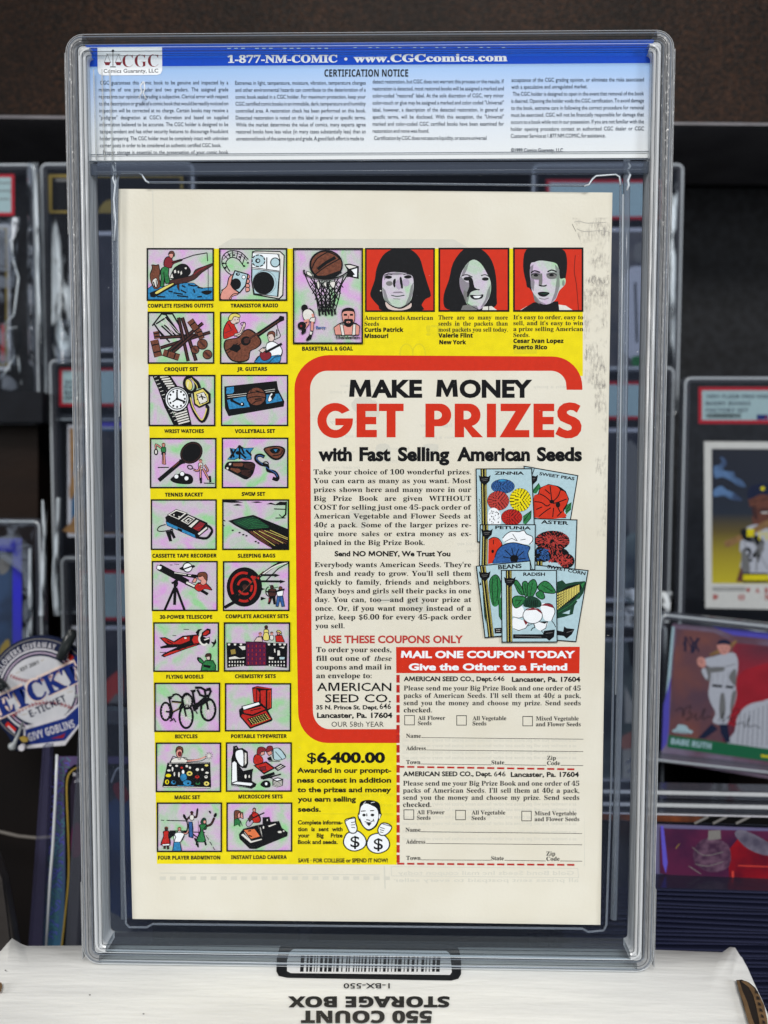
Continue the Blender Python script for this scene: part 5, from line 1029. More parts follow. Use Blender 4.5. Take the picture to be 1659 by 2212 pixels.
def volley(p):
    p.poly('k', (893, 1580, 1465, 1520, 1480, 1610, 1548, 1745, 1540, 1800, 940, 1905, 900, 1820, 895, 1700)); p.poly('b', (915, 1590, 1000, 1578, 1002, 1640, 985, 1660, 912, 1668)); p.poly('b', (920, 1725, 1130, 1685, 1175, 1805, 945, 1832)); p.poly('b', (1330, 1670, 1490, 1655, 1530, 1740, 1350, 1775))
    for q in ((925, 1680, 1140, 1655), (930, 1700, 1150, 1675), (1330, 1625, 1445, 1610), (1330, 1645, 1440, 1632)): p.line('w', 5, q)
    p.ell('k', 1242, 1690, 112, 110, n=28); p.ell('n', 1242, 1690, 100, 98, n=28); p.line('k', 7, (1150, 1660, 1240, 1640, 1330, 1650), 1); p.line('k', 7, (1145, 1710, 1240, 1690, 1338, 1700), 1); p.line('k', 6, (1190, 1605, 1180, 1650, 1160, 1660)); p.line('k', 7, (1200, 1770, 1240, 1740, 1300, 1735)); p.poly('k', (1225, 1620, 1280, 1630, 1260, 1650)); p.line('k', 10, (1225, 1720, 1300, 1715))
    p.line('k', 16, (970, 1730, 1010, 1750, 1060, 1775, 1100, 1780), 1); p.ell('k', 975, 1730, 18); p.ell('k', 1090, 1775, 22); p.ell('W', 1085, 1772, 9)
    p.poly('W', (1370, 1740, 1380, 1690, 1410, 1650, 1425, 1690, 1400, 1740), 1); p.poly('k', (1395, 1690, 1445, 1640, 1450, 1680, 1415, 1730))
def man(p, x, y, s, hair, top, bot, legs=((-12, 45), (14, 48)), arms=(), skin='f', k=5):
    """small printed figure: head at x,y; s = head size"""
    p.poly(top, (x - s * .9, y + s * 1.1, x, y + s * .8, x + s * .9, y + s * 1.1, x + s * .8, y + s * 3, x - s * .8, y + s * 3), 1); p.line('k', k, (x - s * .9, y + s * 1.1, x, y + s * .8, x + s * .9, y + s * 1.1, x + s * .8, y + s * 3, x - s * .8, y + s * 3), 1, closed=True)
    if bot:
        p.poly(bot, (x - s * .8, y + s * 2.9, x + s * .8, y + s * 2.9, x + s * 1.0, y + s * 4, x - s * 1.0, y + s * 4))
    for dx, dy in legs: p.line('k', s * .5 + k, (x + dx * .3, y + s * 3.4, x + dx, y + s * 3.4 + dy)); p.line(skin if not bot or bot != 'b' else 'b', s * .5 - 2, (x + dx * .3, y + s * 3.4, x + dx, y + s * 3.4 + dy - 3))
    for q in arms: p.line('k', s * .42 + k, q, 1); p.line(skin, s * .42 - 2, q, 1)
    p.ell(skin, x, y, s * .62, s * .8); p.poly(hair, (x - s * .75, y + s * .1, x - s * .7, y - s * .6, x, y - s, x + s * .7, y - s * .6, x + s * .72, y, x + s * .4, y - s * .4, x - s * .4, y - s * .35), 1); p.ell('k', x - s * .2, y + 1, s * .1 + 1); p.ell('k', x + s * .25, y + 1, s * .1 + 1)
def tennis(p):
    p.ell('k', 535, 228, 132, 112, -42, n=28); p.ring('N', 535, 228, 116, 96, 6, -42); p.line('k', 46, (430, 320, 180, 530)); p.line('N', 16, (420, 310, 330, 390)); p.line('n', 6, (400, 330, 340, 385))
    p.poly('k', (405, 300, 445, 300, 470, 345, 440, 350, 400, 370))
    p.poly('k', (305, 520, 350, 480, 430, 450, 520, 465, 555, 510, 535, 565, 440, 570, 350, 555), 1)
    for x, y in ((372, 487), (435, 458), (482, 507)): p.ell('W', x, y, 25)
    man(p, 232, 145, 26, 'n', 'g', 'k', ((-5, 120), (14, 125)), ((205, 175, 150, 140, 150, 190),)); p.ring('k', 150, 220, 18, 30, 7); p.ell('w', 150, 220, 14, 26); p.line('k', 7, (170, 388, 290, 388))
    man(p, 635, 320, 24, 'n', 'w', 'w', ((0, 130), (90, 120)), ((640, 360, 605, 425, 560, 410), (680, 360, 715, 420, 690, 430))); p.ring('k', 520, 385, 28, 20, 7, 25); p.line('k', 5, (548, 398, 580, 415)); p.line('k', 6, (670, 558, 785, 562)); p.line('k', 16, (735, 480, 742, 550)); p.line('k', 14, (640, 500, 640, 560))
def swim(p):
    p.poly('b', (930, 300, 970, 250, 955, 180, 1020, 190, 1060, 150, 1110, 180, 1215, 175, 1180, 220, 1190, 300, 1120, 310, 1060, 280, 1000, 305)); 
    for q in ((970, 190, 1000, 280), (1060, 155, 1060, 300), (1020, 190, 960, 290), (1060, 220, 1130, 290), (1080, 170, 1110, 240), (1130, 200, 1190, 260)): p.line('k', 14, q)
    p.ell('k', 1060, 165, 20); p.ell('k', 1045, 230, 30, 20)
    p.poly('k', (895, 390, 930, 330, 1020, 322, 1180, 325, 1230, 355, 1225, 400, 1200, 470, 1135, 520, 1060, 490, 930, 420), 1)
    p.poly('n', (980, 340, 1080, 335, 1110, 350, 1090, 380, 990, 378)); p.poly('n', (965, 390, 1060, 400, 1080, 430, 1040, 455, 950, 410)); p.poly('w', (945, 345, 970, 340, 965, 362, 945, 365)); p.poly('w', (915, 390, 935, 385, 940, 405, 922, 412))
    for i in range(5): p.line('N', 7, (1110, 350 + i * 8, 1218, 345 + i * 18)); p.line('N', 7, (1080, 420 + i * 9, 1180, 420 + i * 19))
    p.line('k', 26, (1330, 275, 1290, 255, 1245, 265, 1240, 305, 1290, 350, 1360, 370, 1370, 420, 1440, 440, 1475, 490, 1465, 520, 1420, 505), 1); p.line('B', 9, (1320, 272, 1280, 258, 1250, 272, 1248, 300, 1300, 345, 1370, 400, 1450, 450, 1472, 490), 1); p.ring('k', 1345, 350, 28, 24, 8)
    p.poly('k', (1318, 190, 1400, 155, 1500, 155, 1556, 190, 1540, 260, 1480, 308, 1400, 290), 1); p.poly('n', (1330, 192, 1400, 168, 1490, 165, 1540, 195, 1525, 250, 1475, 292, 1410, 275), 1); p.poly('k', (1390, 200, 1440, 175, 1500, 190, 1480, 230, 1420, 235), 1); p.poly('b', (1430, 195, 1475, 190, 1455, 222)); p.line('k', 7, (1420, 260, 1500, 250, 1530, 200), 1)
def cassette(p):
    p.poly('k', (250, 930, 370, 840, 710, 990, 720, 1060, 590, 1165, 270, 1020)); p.poly('b', (258, 975, 575, 1120, 585, 1160, 270, 1020)); p.poly('w', (275, 905, 370, 845, 490, 885, 400, 960)); p.poly('k', (300, 905, 372, 862, 460, 890, 390, 945)); p.poly('w', (415, 970, 500, 905, 580, 945, 500, 1015)); p.poly('k', (440, 968, 500, 922, 560, 950, 498, 1000)); p.poly('w', (455, 970, 505, 935, 545, 955, 492, 995)); p.poly('k', (480, 970, 508, 950, 525, 960, 498, 983))
    p.poly('w', (500, 1030, 590, 955, 620, 965, 535, 1048)); p.poly('m', (545, 1050, 630, 975, 690, 1000, 620, 1090))
    for i in range(5): p.line('r', 8, (570 + i * 18, 1050 - i * 3, 590 + i * 18, 1070 - i * 12))
    p.ell('w', 345, 905, 8); p.ell('w', 400, 925, 8); p.poly('w', (600, 1110, 700, 1030, 715, 1050, 620, 1130)); p.line('k', 18, (600, 1150, 700, 1160, 760, 1090, 740, 1040, 700, 1020), 1); p.line('e', 4, (620, 1140, 700, 1145, 745, 1085), 1)
    p.poly('k', (385, 1045, 435, 1065, 430, 1090, 385, 1070)); p.line('k', 7, (255, 1010, 190, 1030, 165, 1070, 210, 1085, 330, 1065), 1); p.poly('k', (255, 1085, 330, 1075, 365, 1150, 340, 1165, 310, 1110, 325, 1190, 295, 1195)); p.ring('k', 320, 1072, 14, 14, 5)
def bags(p):
    p.poly('k', (885, 745, 960, 742, 1060, 760, 1100, 772, 980, 775, 885, 768)); p.poly('k', (1180, 765, 1260, 758, 1310, 770, 1240, 776)); p.poly('k', (985, 800, 1040, 785, 1090, 802, 1030, 806)); p.poly('k', (1350, 790, 1400, 770, 1450, 790, 1500, 760, 1570, 765, 1560, 800, 1450, 800, 1400, 790)); p.line('k', 12, (1568, 760, 1562, 900, 1520, 940)); p.line('k', 8, (1435, 840, 1560, 845)); p.line('k', 7, (1450, 940, 1560, 938)); p.line('k', 6, (1490, 900, 1520, 930)); p.line('k', 7, (885, 960, 905, 975)); p.line('k', 6, (885, 1020, 900, 1025))
    p.poly('k', (935, 970, 1080, 930, 1210, 905, 1330, 955, 1590, 1060, 1590, 1280, 1420, 1275, 1280, 1190, 1140, 1090, 1010, 1020))
    p.poly('G', (980, 970, 1100, 935, 1210, 920, 1390, 1030, 1370, 1045, 1130, 1060, 1020, 1010))
    for i in range(6): p.line('g', 5, (1040 + i * 25, 985 - i * 8, 1150 + i * 18, 1035 - i * 14)); p.line('g', 5, (1150 + i * 15, 1055 - i * 18, 1375 - i * 22, 1040 - i * 18))
    for i in range(10): p.line('n', 6, (1165 + i * 22, 1085 - i * 3, 1250 + i * 38 + 90, 1150 + i * 4 + 70 - i * 4)) if i < 7 else None
    for i in range(8): p.line('Y' if i % 2 else 'n', 5, (1180 + i * 30, 1085 - i * 2, min(1588, 1400 + i * 45), 1255 - i * 14 if 1400 + i * 45 < 1588 else 1215 - i * 8))
    for x, y in ((985, 1073), (1060, 1098), (1100, 1120), (1135, 1132), (1235, 1195), (1265, 1210)): p.ell('k', x, y, 12, 8)
def scope(p):
    p.line('k', 5, (300, 1450, 330, 1452)); p.line('k', 4, (350, 1440, 400, 1445)); p.ell('k', 490, 1478, 88, 22, -10); p.ell('k', 492, 1478, 56, 56); p.ell('W', 494, 1477, 48, 48); p.line('k', 10, (430, 1505, 560, 1455))
    p.line('k', 74, (180, 1472, 400, 1588)); p.line('k', 62, (380, 1580, 500, 1640)); p.poly('W', (165, 1450, 215, 1465, 210, 1490, 190, 1505, 155, 1490)); p.line('k', 44, (470, 1640, 600, 1700)); p.line('w', 22, (480, 1640, 585, 1690)); p.line('k', 32, (580, 1690, 715, 1770)); p.line('k', 24, (340, 1540, 470, 1560, 590, 1580)); p.line('w', 10, (350, 1535, 480, 1555)); p.line('w', 10, (500, 1562, 530, 1565)); p.line('k', 30, (540, 1565, 620, 1575))
    p.ell('k', 365, 1650, 26, 40); p.line('k', 22, (360, 1640, 352, 1885)); p.line('k', 18, (350, 1700, 245, 1940)); p.line('k', 18, (370, 1700, 460, 1940)); p.line('k', 14, (320, 1650, 420, 1600))
    p.poly('r', (570, 1700, 600, 1650, 640, 1640, 700, 1655, 745, 1700, 755, 1725, 680, 1710, 620, 1740), 1); p.line('k', 7, (600, 1650, 700, 1655, 745, 1700, 755, 1725)); p.line('m', 8, (610, 1690, 700, 1690, 740, 1700), 1)
    p.poly('f', (610, 1570, 660, 1560, 700, 1590, 695, 1650, 660, 1670, 635, 1650, 640, 1620, 615, 1610), 1); p.poly('n', (600, 1565, 620, 1535, 680, 1530, 708, 1560, 705, 1620, 680, 1600, 660, 1570, 625, 1580), 1); p.line('k', 6, (600, 1565, 620, 1535, 680, 1530, 708, 1560, 705, 1620), 1); p.poly('f', (540, 1640, 570, 1590, 600, 1600, 580, 1640)); p.line('k', 5, (540, 1640, 570, 1590, 600, 1600))
def archery(p):
    p.line('k', 36, (895, 1915, 1010, 1850)); p.ell('k', 1112, 1690, 193, 215, n=36); p.ring('r', 1102, 1690, 132, 155, 26, n=30, a0=150, a1=290); p.ring('r', 1102, 1690, 132, 155, 26, n=12, a0=310, a1=420); p.ring('r', 1110, 1690, 132, 155, 26, n=8, a0=70, a1=115); p.ring('r', 1118, 1685, 76, 82, 24, n=20, a0=190, a1=330); p.ring('r', 1118, 1685, 76, 82, 24, n=10, a0=350, a1=400); p.ring('r', 1118, 1685, 76, 82, 24, n=10, a0=60, a1=150); p.ell('N', 1118, 1690, 30, 32)
    p.line('n', 8, (1050, 1780, 1150, 1680, 1230, 1600, 1320, 1520), 1); p.line('k', 30, (1250, 1600, 1380, 1500, 1480, 1440, 1590, 1425), 1); p.line('w', 14, (1290, 1570, 1400, 1490, 1500, 1445, 1585, 1430), 1); p.line('k', 8, (1590, 1430, 1480, 1490, 1340, 1630)); p.poly('r', (1200, 1570, 1240, 1575, 1230, 1600)); p.poly('r', (1240, 1590, 1275, 1580, 1270, 1610))
    for y0, y1, xe in ((1560, 1562, 1500), (1628, 1630, 1560), (1712, 1712, 1340), (1810, 1815, 1350)): p.line('k', 16, (1290, y0, xe - 30, y1)); p.poly('k', (xe - 60, y1 - 18, xe, y1, xe - 60, y1 + 22))
    p.ell('N', 1412, 1690, 18, 20); p.poly('N', (1375, 1720, 1455, 1715, 1450, 1790, 1385, 1795), 1); p.poly('k', (1385, 1790, 1450, 1785, 1455, 1880, 1430, 1880, 1415, 1810, 1390, 1880, 1365, 1875)); p.ring('k', 1385, 1740, 40, 52, 7, a0=100, a1=260); p.line('k', 10, (1350, 1740, 1460, 1745)); p.line('k', 5, (1385, 1670, 1440, 1700, 1480, 1690)); p.poly('m', (1375, 1800, 1400, 1830, 1375, 1860))
    p.ell('n', 1505, 1705, 18, 20); p.poly('W', (1470, 1730, 1530, 1720, 1525, 1790, 1475, 1790), 1); p.line('k', 14, (1450, 1740, 1550, 1715)); p.poly('B', (1470, 1790, 1530, 1788, 1550, 1900, 1520, 1905, 1500, 1830, 1480, 1905, 1455, 1900)); p.line('k', 5, (1470, 1790, 1455, 1900)); p.line('k', 5, (1530, 1788, 1550, 1900)); p.line('k', 5, (1500, 1800, 1500, 1850))
def plane(p):
    p.line('k', 5, (450, 215, 510, 217)); p.line('k', 5, (330, 283, 370, 285)); p.line('k', 5, (190, 467, 260, 465))
    p.poly('k', (185, 305, 250, 300, 345, 345, 440, 285, 600, 270, 650, 285, 740, 330, 730, 375, 620, 385, 480, 430, 240, 520, 205, 505, 230, 480, 380, 410, 200, 425, 195, 405, 265, 385))
    p.poly('r', (205, 312, 250, 308, 350, 355, 440, 300, 520, 290, 520, 340, 420, 380, 290, 380, 240, 350)); p.poly('r', (560, 285, 610, 280, 625, 365, 560, 375, 540, 330)); p.poly('r', (225, 500, 300, 462, 440, 420, 600, 375, 590, 390, 470, 430, 250, 512)); p.poly('r', (385, 440, 440, 420, 480, 415, 440, 440)); p.line('k', 7, (270, 340, 330, 370)); p.ell('w', 470, 310, 14, 10)
    p.ring('w', 665, 330, 42, 58, 20, -25, a0=60, a1=290); p.poly('w', (665, 325, 730, 300, 735, 320, 680, 340)); p.poly('k', (640, 290, 650, 250, 710, 205, 745, 215, 745, 260, 700, 290)); p.poly('r', (655, 280, 665, 255, 700, 225, 730, 228, 730, 255, 695, 282)); p.poly('k', (580, 250, 610, 215, 655, 212, 625, 235, 615, 275, 595, 270)); p.poly('k', (745, 350, 780, 355, 800, 315, 808, 360, 780, 400, 755, 415, 775, 385))
    p.poly('g', (640, 665, 655, 590, 690, 555, 770, 555, 800, 610, 798, 665)); p.line('k', 7, (640, 665, 655, 590, 690, 555, 770, 555, 800, 610, 798, 660)); p.poly('k', (665, 600, 745, 610, 740, 640, 670, 625)); p.poly('g', (600, 530, 630, 525, 670, 570, 650, 590, 610, 560), 1); p.line('k', 7, (600, 530, 630, 525, 665, 560)); p.line('k', 7, (600, 530, 625, 575, 660, 590)); p.poly('k', (598, 520, 612, 512, 618, 545, 600, 548)); p.ell('F', 722, 520, 26, 30); p.poly('N', (685, 510, 700, 482, 745, 480, 752, 520, 740, 550, 735, 510, 700, 515), 1)
def chem(p):
    man(p, 1350, 195, 26, 'N', 'Y', None, (), (), 'N'); man(p, 1285, 270, 24, 'n', 'F', None, (), ()); man(p, 1410, 262, 22, 'N', 'w', None, (), ()); man(p, 1485, 255, 26, 'n', 'r', None, (), ()); p.poly('Y', (1460, 245, 1480, 225, 1510, 240, 1515, 270, 1490, 245), 1); p.poly('r', (1450, 285, 1520, 280, 1550, 355, 1455, 352)); p.line('k', 5, (1520, 280, 1550, 355)); p.poly('F', (1215, 350, 1250, 300, 1300, 300, 1310, 352)); p.line('k', 5, (1215, 350, 1250, 300)); p.poly('Y', (1325, 260, 1370, 255, 1380, 330, 1320, 330), 1)
    p.poly('k', (918, 360, 1130, 368, 1130, 610, 925, 635)); p.poly('P', (1130, 350, 1350, 358, 1352, 608, 1130, 612)); p.poly('k', (1350, 360, 1580, 368, 1575, 635, 1352, 610))
    for x in (945, 1010, 1075, 1380, 1440, 1500, 1550): p.poly('w', (x - 14, 370, x + 14, 370, x + 10, 390, x - 10, 390))
    for r in range(5):
        for c in range(5): p.line('m' if (r + c) % 2 else 'r', 9, (1155 + c * 43, 385 + r * 46, 1155 + c * 43, 412 + r * 46))
    for r in (0, 1):
        for c in range(6): p.ell('w', 950 + c * 30, 570 + r * 38, 7, 11); p.ell('w', 1385 + c * 32, 570 + r * 38, 7, 11)
    p.poly('w', (1045, 400, 1125, 395, 1125, 440, 1090, 445)); p.poly('w', (940, 520, 1010, 505, 1060, 525, 1120, 515, 1120, 535, 945, 545)); p.poly('i', (960, 440, 1010, 430, 1020, 480, 970, 490)); p.poly('w', (1375, 510, 1440, 520, 1430, 545, 1375, 545)); p.poly('w', (1470, 440, 1500, 445, 1505, 500, 1468, 505)); p.poly('w', (1490, 410, 1550, 405, 1540, 425)); p.poly('c', (1490, 515, 1555, 515, 1550, 545, 1495, 545)); p.poly('w', (1430, 430, 1450, 420, 1455, 470, 1435, 470))
def bikes(p):
    def wheel(cx, cy, rx, ry):
        p.ring('k', cx, cy, rx, ry, 17, n=26); p.ell('k', cx, cy, 13)
        for a in range(10, 360, 24): c, s = math.cos(math.radians(a)), math.sin(math.radians(a)); p.line('K' if a % 2 else 'w', 4, (cx, cy, cx + rx * .9 * c, cy + ry * .9 * s))
    wheel(255, 1110, 52, 95); wheel(478, 1165, 72, 125); wheel(490, 1000, 55, 75); wheel(718, 1090, 78, 118)
    for q in ((300, 1000, 325, 1120, 400, 1080, 440, 1010), (320, 1000, 430, 1010), (290, 960, 330, 1120, 255, 1110), (430, 940, 478, 1165), (330, 930, 370, 920, 400, 930, 430, 960), (345, 925, 325, 950), (310, 1190, 330, 1120)): p.line('k', 13, q, 0)
    p.line('i', 5, (322, 1010, 425, 1020)); p.line('i', 5, (330, 1110, 400, 1075)); p.poly('k', (272, 950, 320, 940, 325, 970, 300, 985)); p.poly('k', (520, 880, 580, 870, 580, 895, 545, 910))
    for q in ((550, 900, 575, 1050), (575, 1050, 680, 960), (570, 1080, 690, 990), (680, 880, 700, 1000, 718, 1090), (600, 850, 640, 850, 690, 880, 750, 870), (600, 870, 630, 930, 690, 950), (750, 880, 720, 950, 700, 930)): p.line('k', 16, q)
    p.poly('k', (640, 1010, 700, 960, 760, 975, 720, 1000, 660, 1040)); p.poly('k', (540, 1040, 600, 1010, 610, 1080, 560, 1110)); p.line('k', 8, (580, 1100, 600, 1135)); p.line('k', 8, (340, 1180, 365, 1225)); p.line('k', 12, (440, 960, 460, 920, 500, 915, 540, 960), 1); p.line('k', 18, (575, 850, 630, 850)); p.line('k', 18, (700, 870, 745, 860))
    p.line('k', 10, (290, 1160, 330, 1200, 300, 1215)); p.line('k', 14, (450, 1080, 520, 1070))
def typew(p):
    p.poly('k', (1195, 850, 1250, 832, 1412, 858, 1412, 1075, 1370, 1100, 1210, 1010)); p.poly('r', (1203, 862, 1240, 855, 1280, 900, 1275, 1010, 1212, 1005)); p.poly('r', (1285, 880, 1350, 872, 1345, 1070, 1290, 1040)); p.poly('R', (1360, 880, 1405, 870, 1405, 1070, 1362, 1085)); p.line('r', 10, (1230, 845, 1400, 862)); p.line('k', 6, (1382, 900, 1380, 1075)); p.line('k', 6, (1245, 860, 1245, 1000))
    p.poly('k', (1055, 1090, 1090, 1060, 1300, 1020, 1360, 1080, 1420, 1195, 1410, 1215, 1175, 1300, 1060, 1165)); p.poly('r', (1070, 1160, 1095, 1130, 1200, 1160, 1340, 1090, 1410, 1195, 1180, 1285)); p.poly('r', (1095, 1100, 1300, 1050, 1345, 1085, 1200, 1145, 1110, 1130)); p.line('k', 7, (1095, 1135, 1200, 1158, 1345, 1095)); p.line('k', 7, (1180, 1100, 1290, 1075))
    p.poly('W', (1085, 1055, 1270, 1005, 1285, 1035, 1105, 1095)); p.line('k', 6, (1085, 1055, 1270, 1005, 1285, 1035, 1105, 1095), closed=True); p.poly('k', (1140, 1190, 1340, 1125, 1390, 1190, 1190, 1258))
    for r in range(4):
        for c in range(8): p.ell('Y', 1168 + c * 25 + r * 12, 1196 + r * 16 - c * 8, 6, 5)
    p.line('i', 6, (1230, 1245, 1345, 1205)); p.line('k', 10, (1060, 1090, 1065, 1140))
def magic(p):
    p.poly('w', (330, 300, 380, 285, 470, 285, 490, 310, 470, 345, 320, 345), 1); p.line('k', 6, (300, 340, 335, 270, 390, 285)); p.line('k', 6, (440, 280, 500, 310, 620, 300, 700, 265), 1); p.line('f', 14, (490, 325, 620, 305, 690, 275)); p.line('k', 5, (480, 335, 640, 320, 700, 285), 1)
    p.ell('f', 403, 235, 34, 50); p.ell('m', 408, 245, 18, 24); p.poly('n', (365, 225, 372, 180, 405, 162, 440, 180, 445, 235, 430, 200, 390, 195), 1); p.line('k', 5, (365, 230, 372, 180, 405, 162, 440, 180, 445, 230), 1); p.poly('k', (385, 292, 403, 300, 425, 290, 420, 305, 390, 305))
    for a in range(0, 360, 36): p.line('w', 6, (728, 265, 728 + 34 * math.cos(math.radians(a)), 265 + 34 * math.sin(math.radians(a)))); p.line('k', 3, (728 + 20 * math.cos(math.radians(a + 18)), 265 + 20 * math.sin(math.radians(a + 18)), 728 + 42 * math.cos(math.radians(a + 18)), 265 + 42 * math.sin(math.radians(a + 18))))
    p.poly('k', (275, 340, 740, 335, 750, 600, 740, 622, 225, 610, 220, 595)); p.line('w', 8, (230, 602, 740, 612)); p.line('w', 3, (290, 348, 730, 343))
    for m, x, y, a, b in (('w', 305, 370, 14, 10), ('w', 375, 375, 16, 12), ('r', 430, 395, 14, 12), ('w', 485, 378, 14, 14), ('w', 520, 395, 12, 14), ('y', 285, 480, 34, 22), ('y', 270, 550, 26, 30), ('Y', 515, 458, 36, 30), ('b', 450, 500, 40, 48), ('b', 490, 560, 50, 34), ('b', 340, 555, 30, 26), ('w', 290, 425, 20, 12), ('w', 350, 465, 8, 24), ('w', 400, 470, 9, 30), ('w', 330, 410, 10, 26), ('w', 600, 415, 22, 20), ('w', 655, 415, 14, 14), ('r', 598, 495, 28, 20), ('w', 695, 495, 22, 20), ('Y', 700, 370, 20, 12), ('w', 705, 450, 20, 12), ('g', 605, 565, 30, 20), ('Y', 700, 568, 34, 28), ('W', 445, 440, 14, 22)): p.ell(m, x, y, a, b, n=9)
    for m, x, y, a, b in (('k', 272, 550, 9, 18), ('k', 515, 460, 14, 10), ('k', 345, 550, 16, 14), ('k', 700, 568, 10, 10), ('k', 500, 565, 12, 10), ('k', 598, 490, 8, 6), ('k', 695, 490, 8, 7), ('k', 605, 558, 16, 10)): p.ell(m, x, y, a, b, n=8)
    p.line('b', 8, (380, 590, 560, 592))
def micro(p):
    p.poly('k', (970, 300, 985, 240, 990, 160, 1030, 152, 1050, 185, 1090, 180, 1150, 220, 1155, 350, 1135, 400, 1090, 400, 1060, 380, 1100, 430, 1210, 405, 1200, 450, 1195, 540, 1245, 570, 1235, 600, 1190, 625, 968, 585)); p.poly('W', (1015, 230, 1040, 205, 1095, 205, 1105, 300, 1100, 380, 1060, 360, 1020, 290), 1); p.poly('w', (1112, 225, 1138, 235, 1138, 345, 1114, 375)); p.poly('W', (978, 340, 1005, 320, 1030, 345, 1035, 540, 975, 560)); p.poly('W', (975, 570, 1030, 545, 1195, 560, 1205, 575, 1180, 595)); p.poly('W', (975, 580, 1175, 608, 1175, 615, 975, 590)); p.ell('w', 1125, 490, 12, 22); p.ell('w', 1165, 490, 8, 16); p.ell('e', 1022, 180, 10)
    p.poly('r', (1212, 300, 1225, 260, 1265, 250, 1310, 290, 1310, 340, 1240, 360, 1215, 340), 1); p.line('k', 6, (1212, 340, 1212, 290, 1235, 255)); p.poly('f', (1280, 230, 1330, 215, 1330, 250, 1295, 262)); p.poly('m', (1248, 230, 1260, 180, 1300, 168, 1340, 185, 1345, 215, 1300, 220, 1280, 250, 1255, 255), 1)
    p.poly('f', (1355, 230, 1400, 205, 1420, 240, 1380, 265)); p.poly('m', (1345, 210, 1365, 165, 1410, 160, 1425, 195, 1400, 210, 1360, 225), 1); p.poly('c', (1420, 200, 1480, 180, 1520, 210, 1565, 280, 1500, 310, 1430, 300), 1); p.line('k', 6, (1425, 190, 1430, 300)); p.line('k', 5, (1480, 180, 1520, 210, 1565, 280)); p.line('k', 5, (1450, 220, 1520, 300)); p.poly('k', (1360, 290, 1400, 270, 1420, 320, 1370, 315)); p.line('k', 5, (1380, 325, 1500, 325))
    p.poly('k', (1210, 370, 1350, 325, 1450, 400, 1325, 468)); p.poly('r', (1225, 372, 1345, 338, 1430, 400, 1325, 452)); p.poly('m', (1275, 390, 1340, 380, 1350, 420, 1300, 425)); p.poly('k', (1435, 395, 1505, 350, 1565, 382, 1475, 432)); p.poly('w', (1455, 395, 1510, 362, 1545, 382, 1478, 420)); p.line('k', 6, (1470, 405, 1530, 375))
    p.line('k', 22, (1290, 505, 1440, 455)); p.line('k', 10, (1310, 520, 1510, 465)); p.line('k', 8, (1340, 490, 1420, 510)); p.poly('k', (1285, 580, 1330, 535, 1385, 545, 1395, 600, 1340, 612), 1); p.ell('W', 1350, 570, 17, 20)
    p.poly('k', (1418, 520, 1475, 500, 1535, 518, 1530, 590, 1468, 608, 1418, 590)); p.poly('W', (1428, 524, 1475, 508, 1522, 522, 1468, 540))
    for i in range(4): p.line('w', 7, (1427, 540 + i * 15, 1466, 556 + i * 14, 1524, 538 + i * 14))
def badm(p):
    p.line('k', 6, (205, 966, 240, 968)); p.line('k', 7, (265, 968, 500, 975)); p.line('k', 10, (300, 1085, 480, 1085)); p.line('k', 8, (540, 1095, 690, 1100)); p.line('K', 5, (610, 970, 615, 1270))
    p.line('k', 14, (570, 1160, 590, 1200, 610, 1260)); p.line('k', 12, (540, 1110, 620, 1170, 570, 1175))
    man(p, 540, 890, 24, 'k', 'w', None, (), ((565, 930, 590, 930, 600, 860), (515, 930, 480, 960, 462, 920)), 'N'); p.poly('B', (505, 985, 545, 985, 555, 1060, 550, 1160, 515, 1150, 505, 1060)); p.line('k', 6, (505, 985, 508, 1150)); p.line('k', 6, (545, 985, 555, 1160)); p.ell('k', 600, 862, 11, 26, 8); p.ell('k', 458, 925, 14, 26, -15); p.line('k', 9, (470, 945, 495, 1020, 480, 1090, 440, 1100), 1)
    man(p, 672, 975, 30, 'k', 'g', None, (), ((700, 1030, 750, 1010, 785, 940),), 'N'); p.poly('g', (620, 1020, 665, 1010, 700, 1020, 690, 1060, 660, 1080, 690, 1190, 640, 1205, 590, 1185, 630, 1080), 1); p.line('k', 7, (700, 1020, 660, 1075, 690, 1190)); p.line('k', 7, (620, 1020, 640, 1075, 590, 1185)); p.ell('k', 795, 912, 16, 26, 25); p.line('k', 14, (600, 1190, 590, 1240)); p.line('k', 14, (680, 1190, 695, 1240)); p.poly('G', (635, 990, 660, 945, 690, 950, 695, 1000, 660, 1010), 1); p.ell('f', 680, 985, 12, 16)
    man(p, 262, 1060, 26, 'n', 'r', None, ((-20, 130), (20, 135)), (), 'N'); p.poly('r', (230, 1090, 290, 1085, 290, 1130, 305, 1230, 205, 1235, 232, 1140), 1); p.line('k', 6, (230, 1090, 232, 1140, 200, 1240)); p.line('k', 6, (290, 1085, 285, 1140, 305, 1235)); p.poly('W', (215, 1228, 300, 1222, 298, 1242, 220, 1246)); p.poly('k', (290, 1090, 350, 1080, 380, 1110, 320, 1150, 300, 1170))
    man(p, 405, 1065, 26, 'n', 'w', None, (), ((430, 1105, 480, 1110, 500, 1080),)); p.poly('W', (350, 1120, 400, 1100, 460, 1120, 420, 1200, 350, 1200), 1); p.line('k', 6, (350, 1120, 365, 1150, 345, 1205)); p.line('k', 6, (460, 1120, 420, 1200)); p.poly('b', (345, 1205, 410, 1205, 430, 1305, 330, 1305)); p.line('k', 6, (345, 1205, 330, 1305)); p.line('k', 6, (410, 1205, 430, 1305))
    p.poly('k', (720, 868, 740, 862, 752, 890, 738, 895)); p.line('w', 4, (670, 1070, 740, 1200)); p.line('k', 5, (695, 1130, 725, 1180)); p.line('k', 5, (735, 1200, 760, 1240)); p.line('k', 5, (768, 1255, 790, 1290))
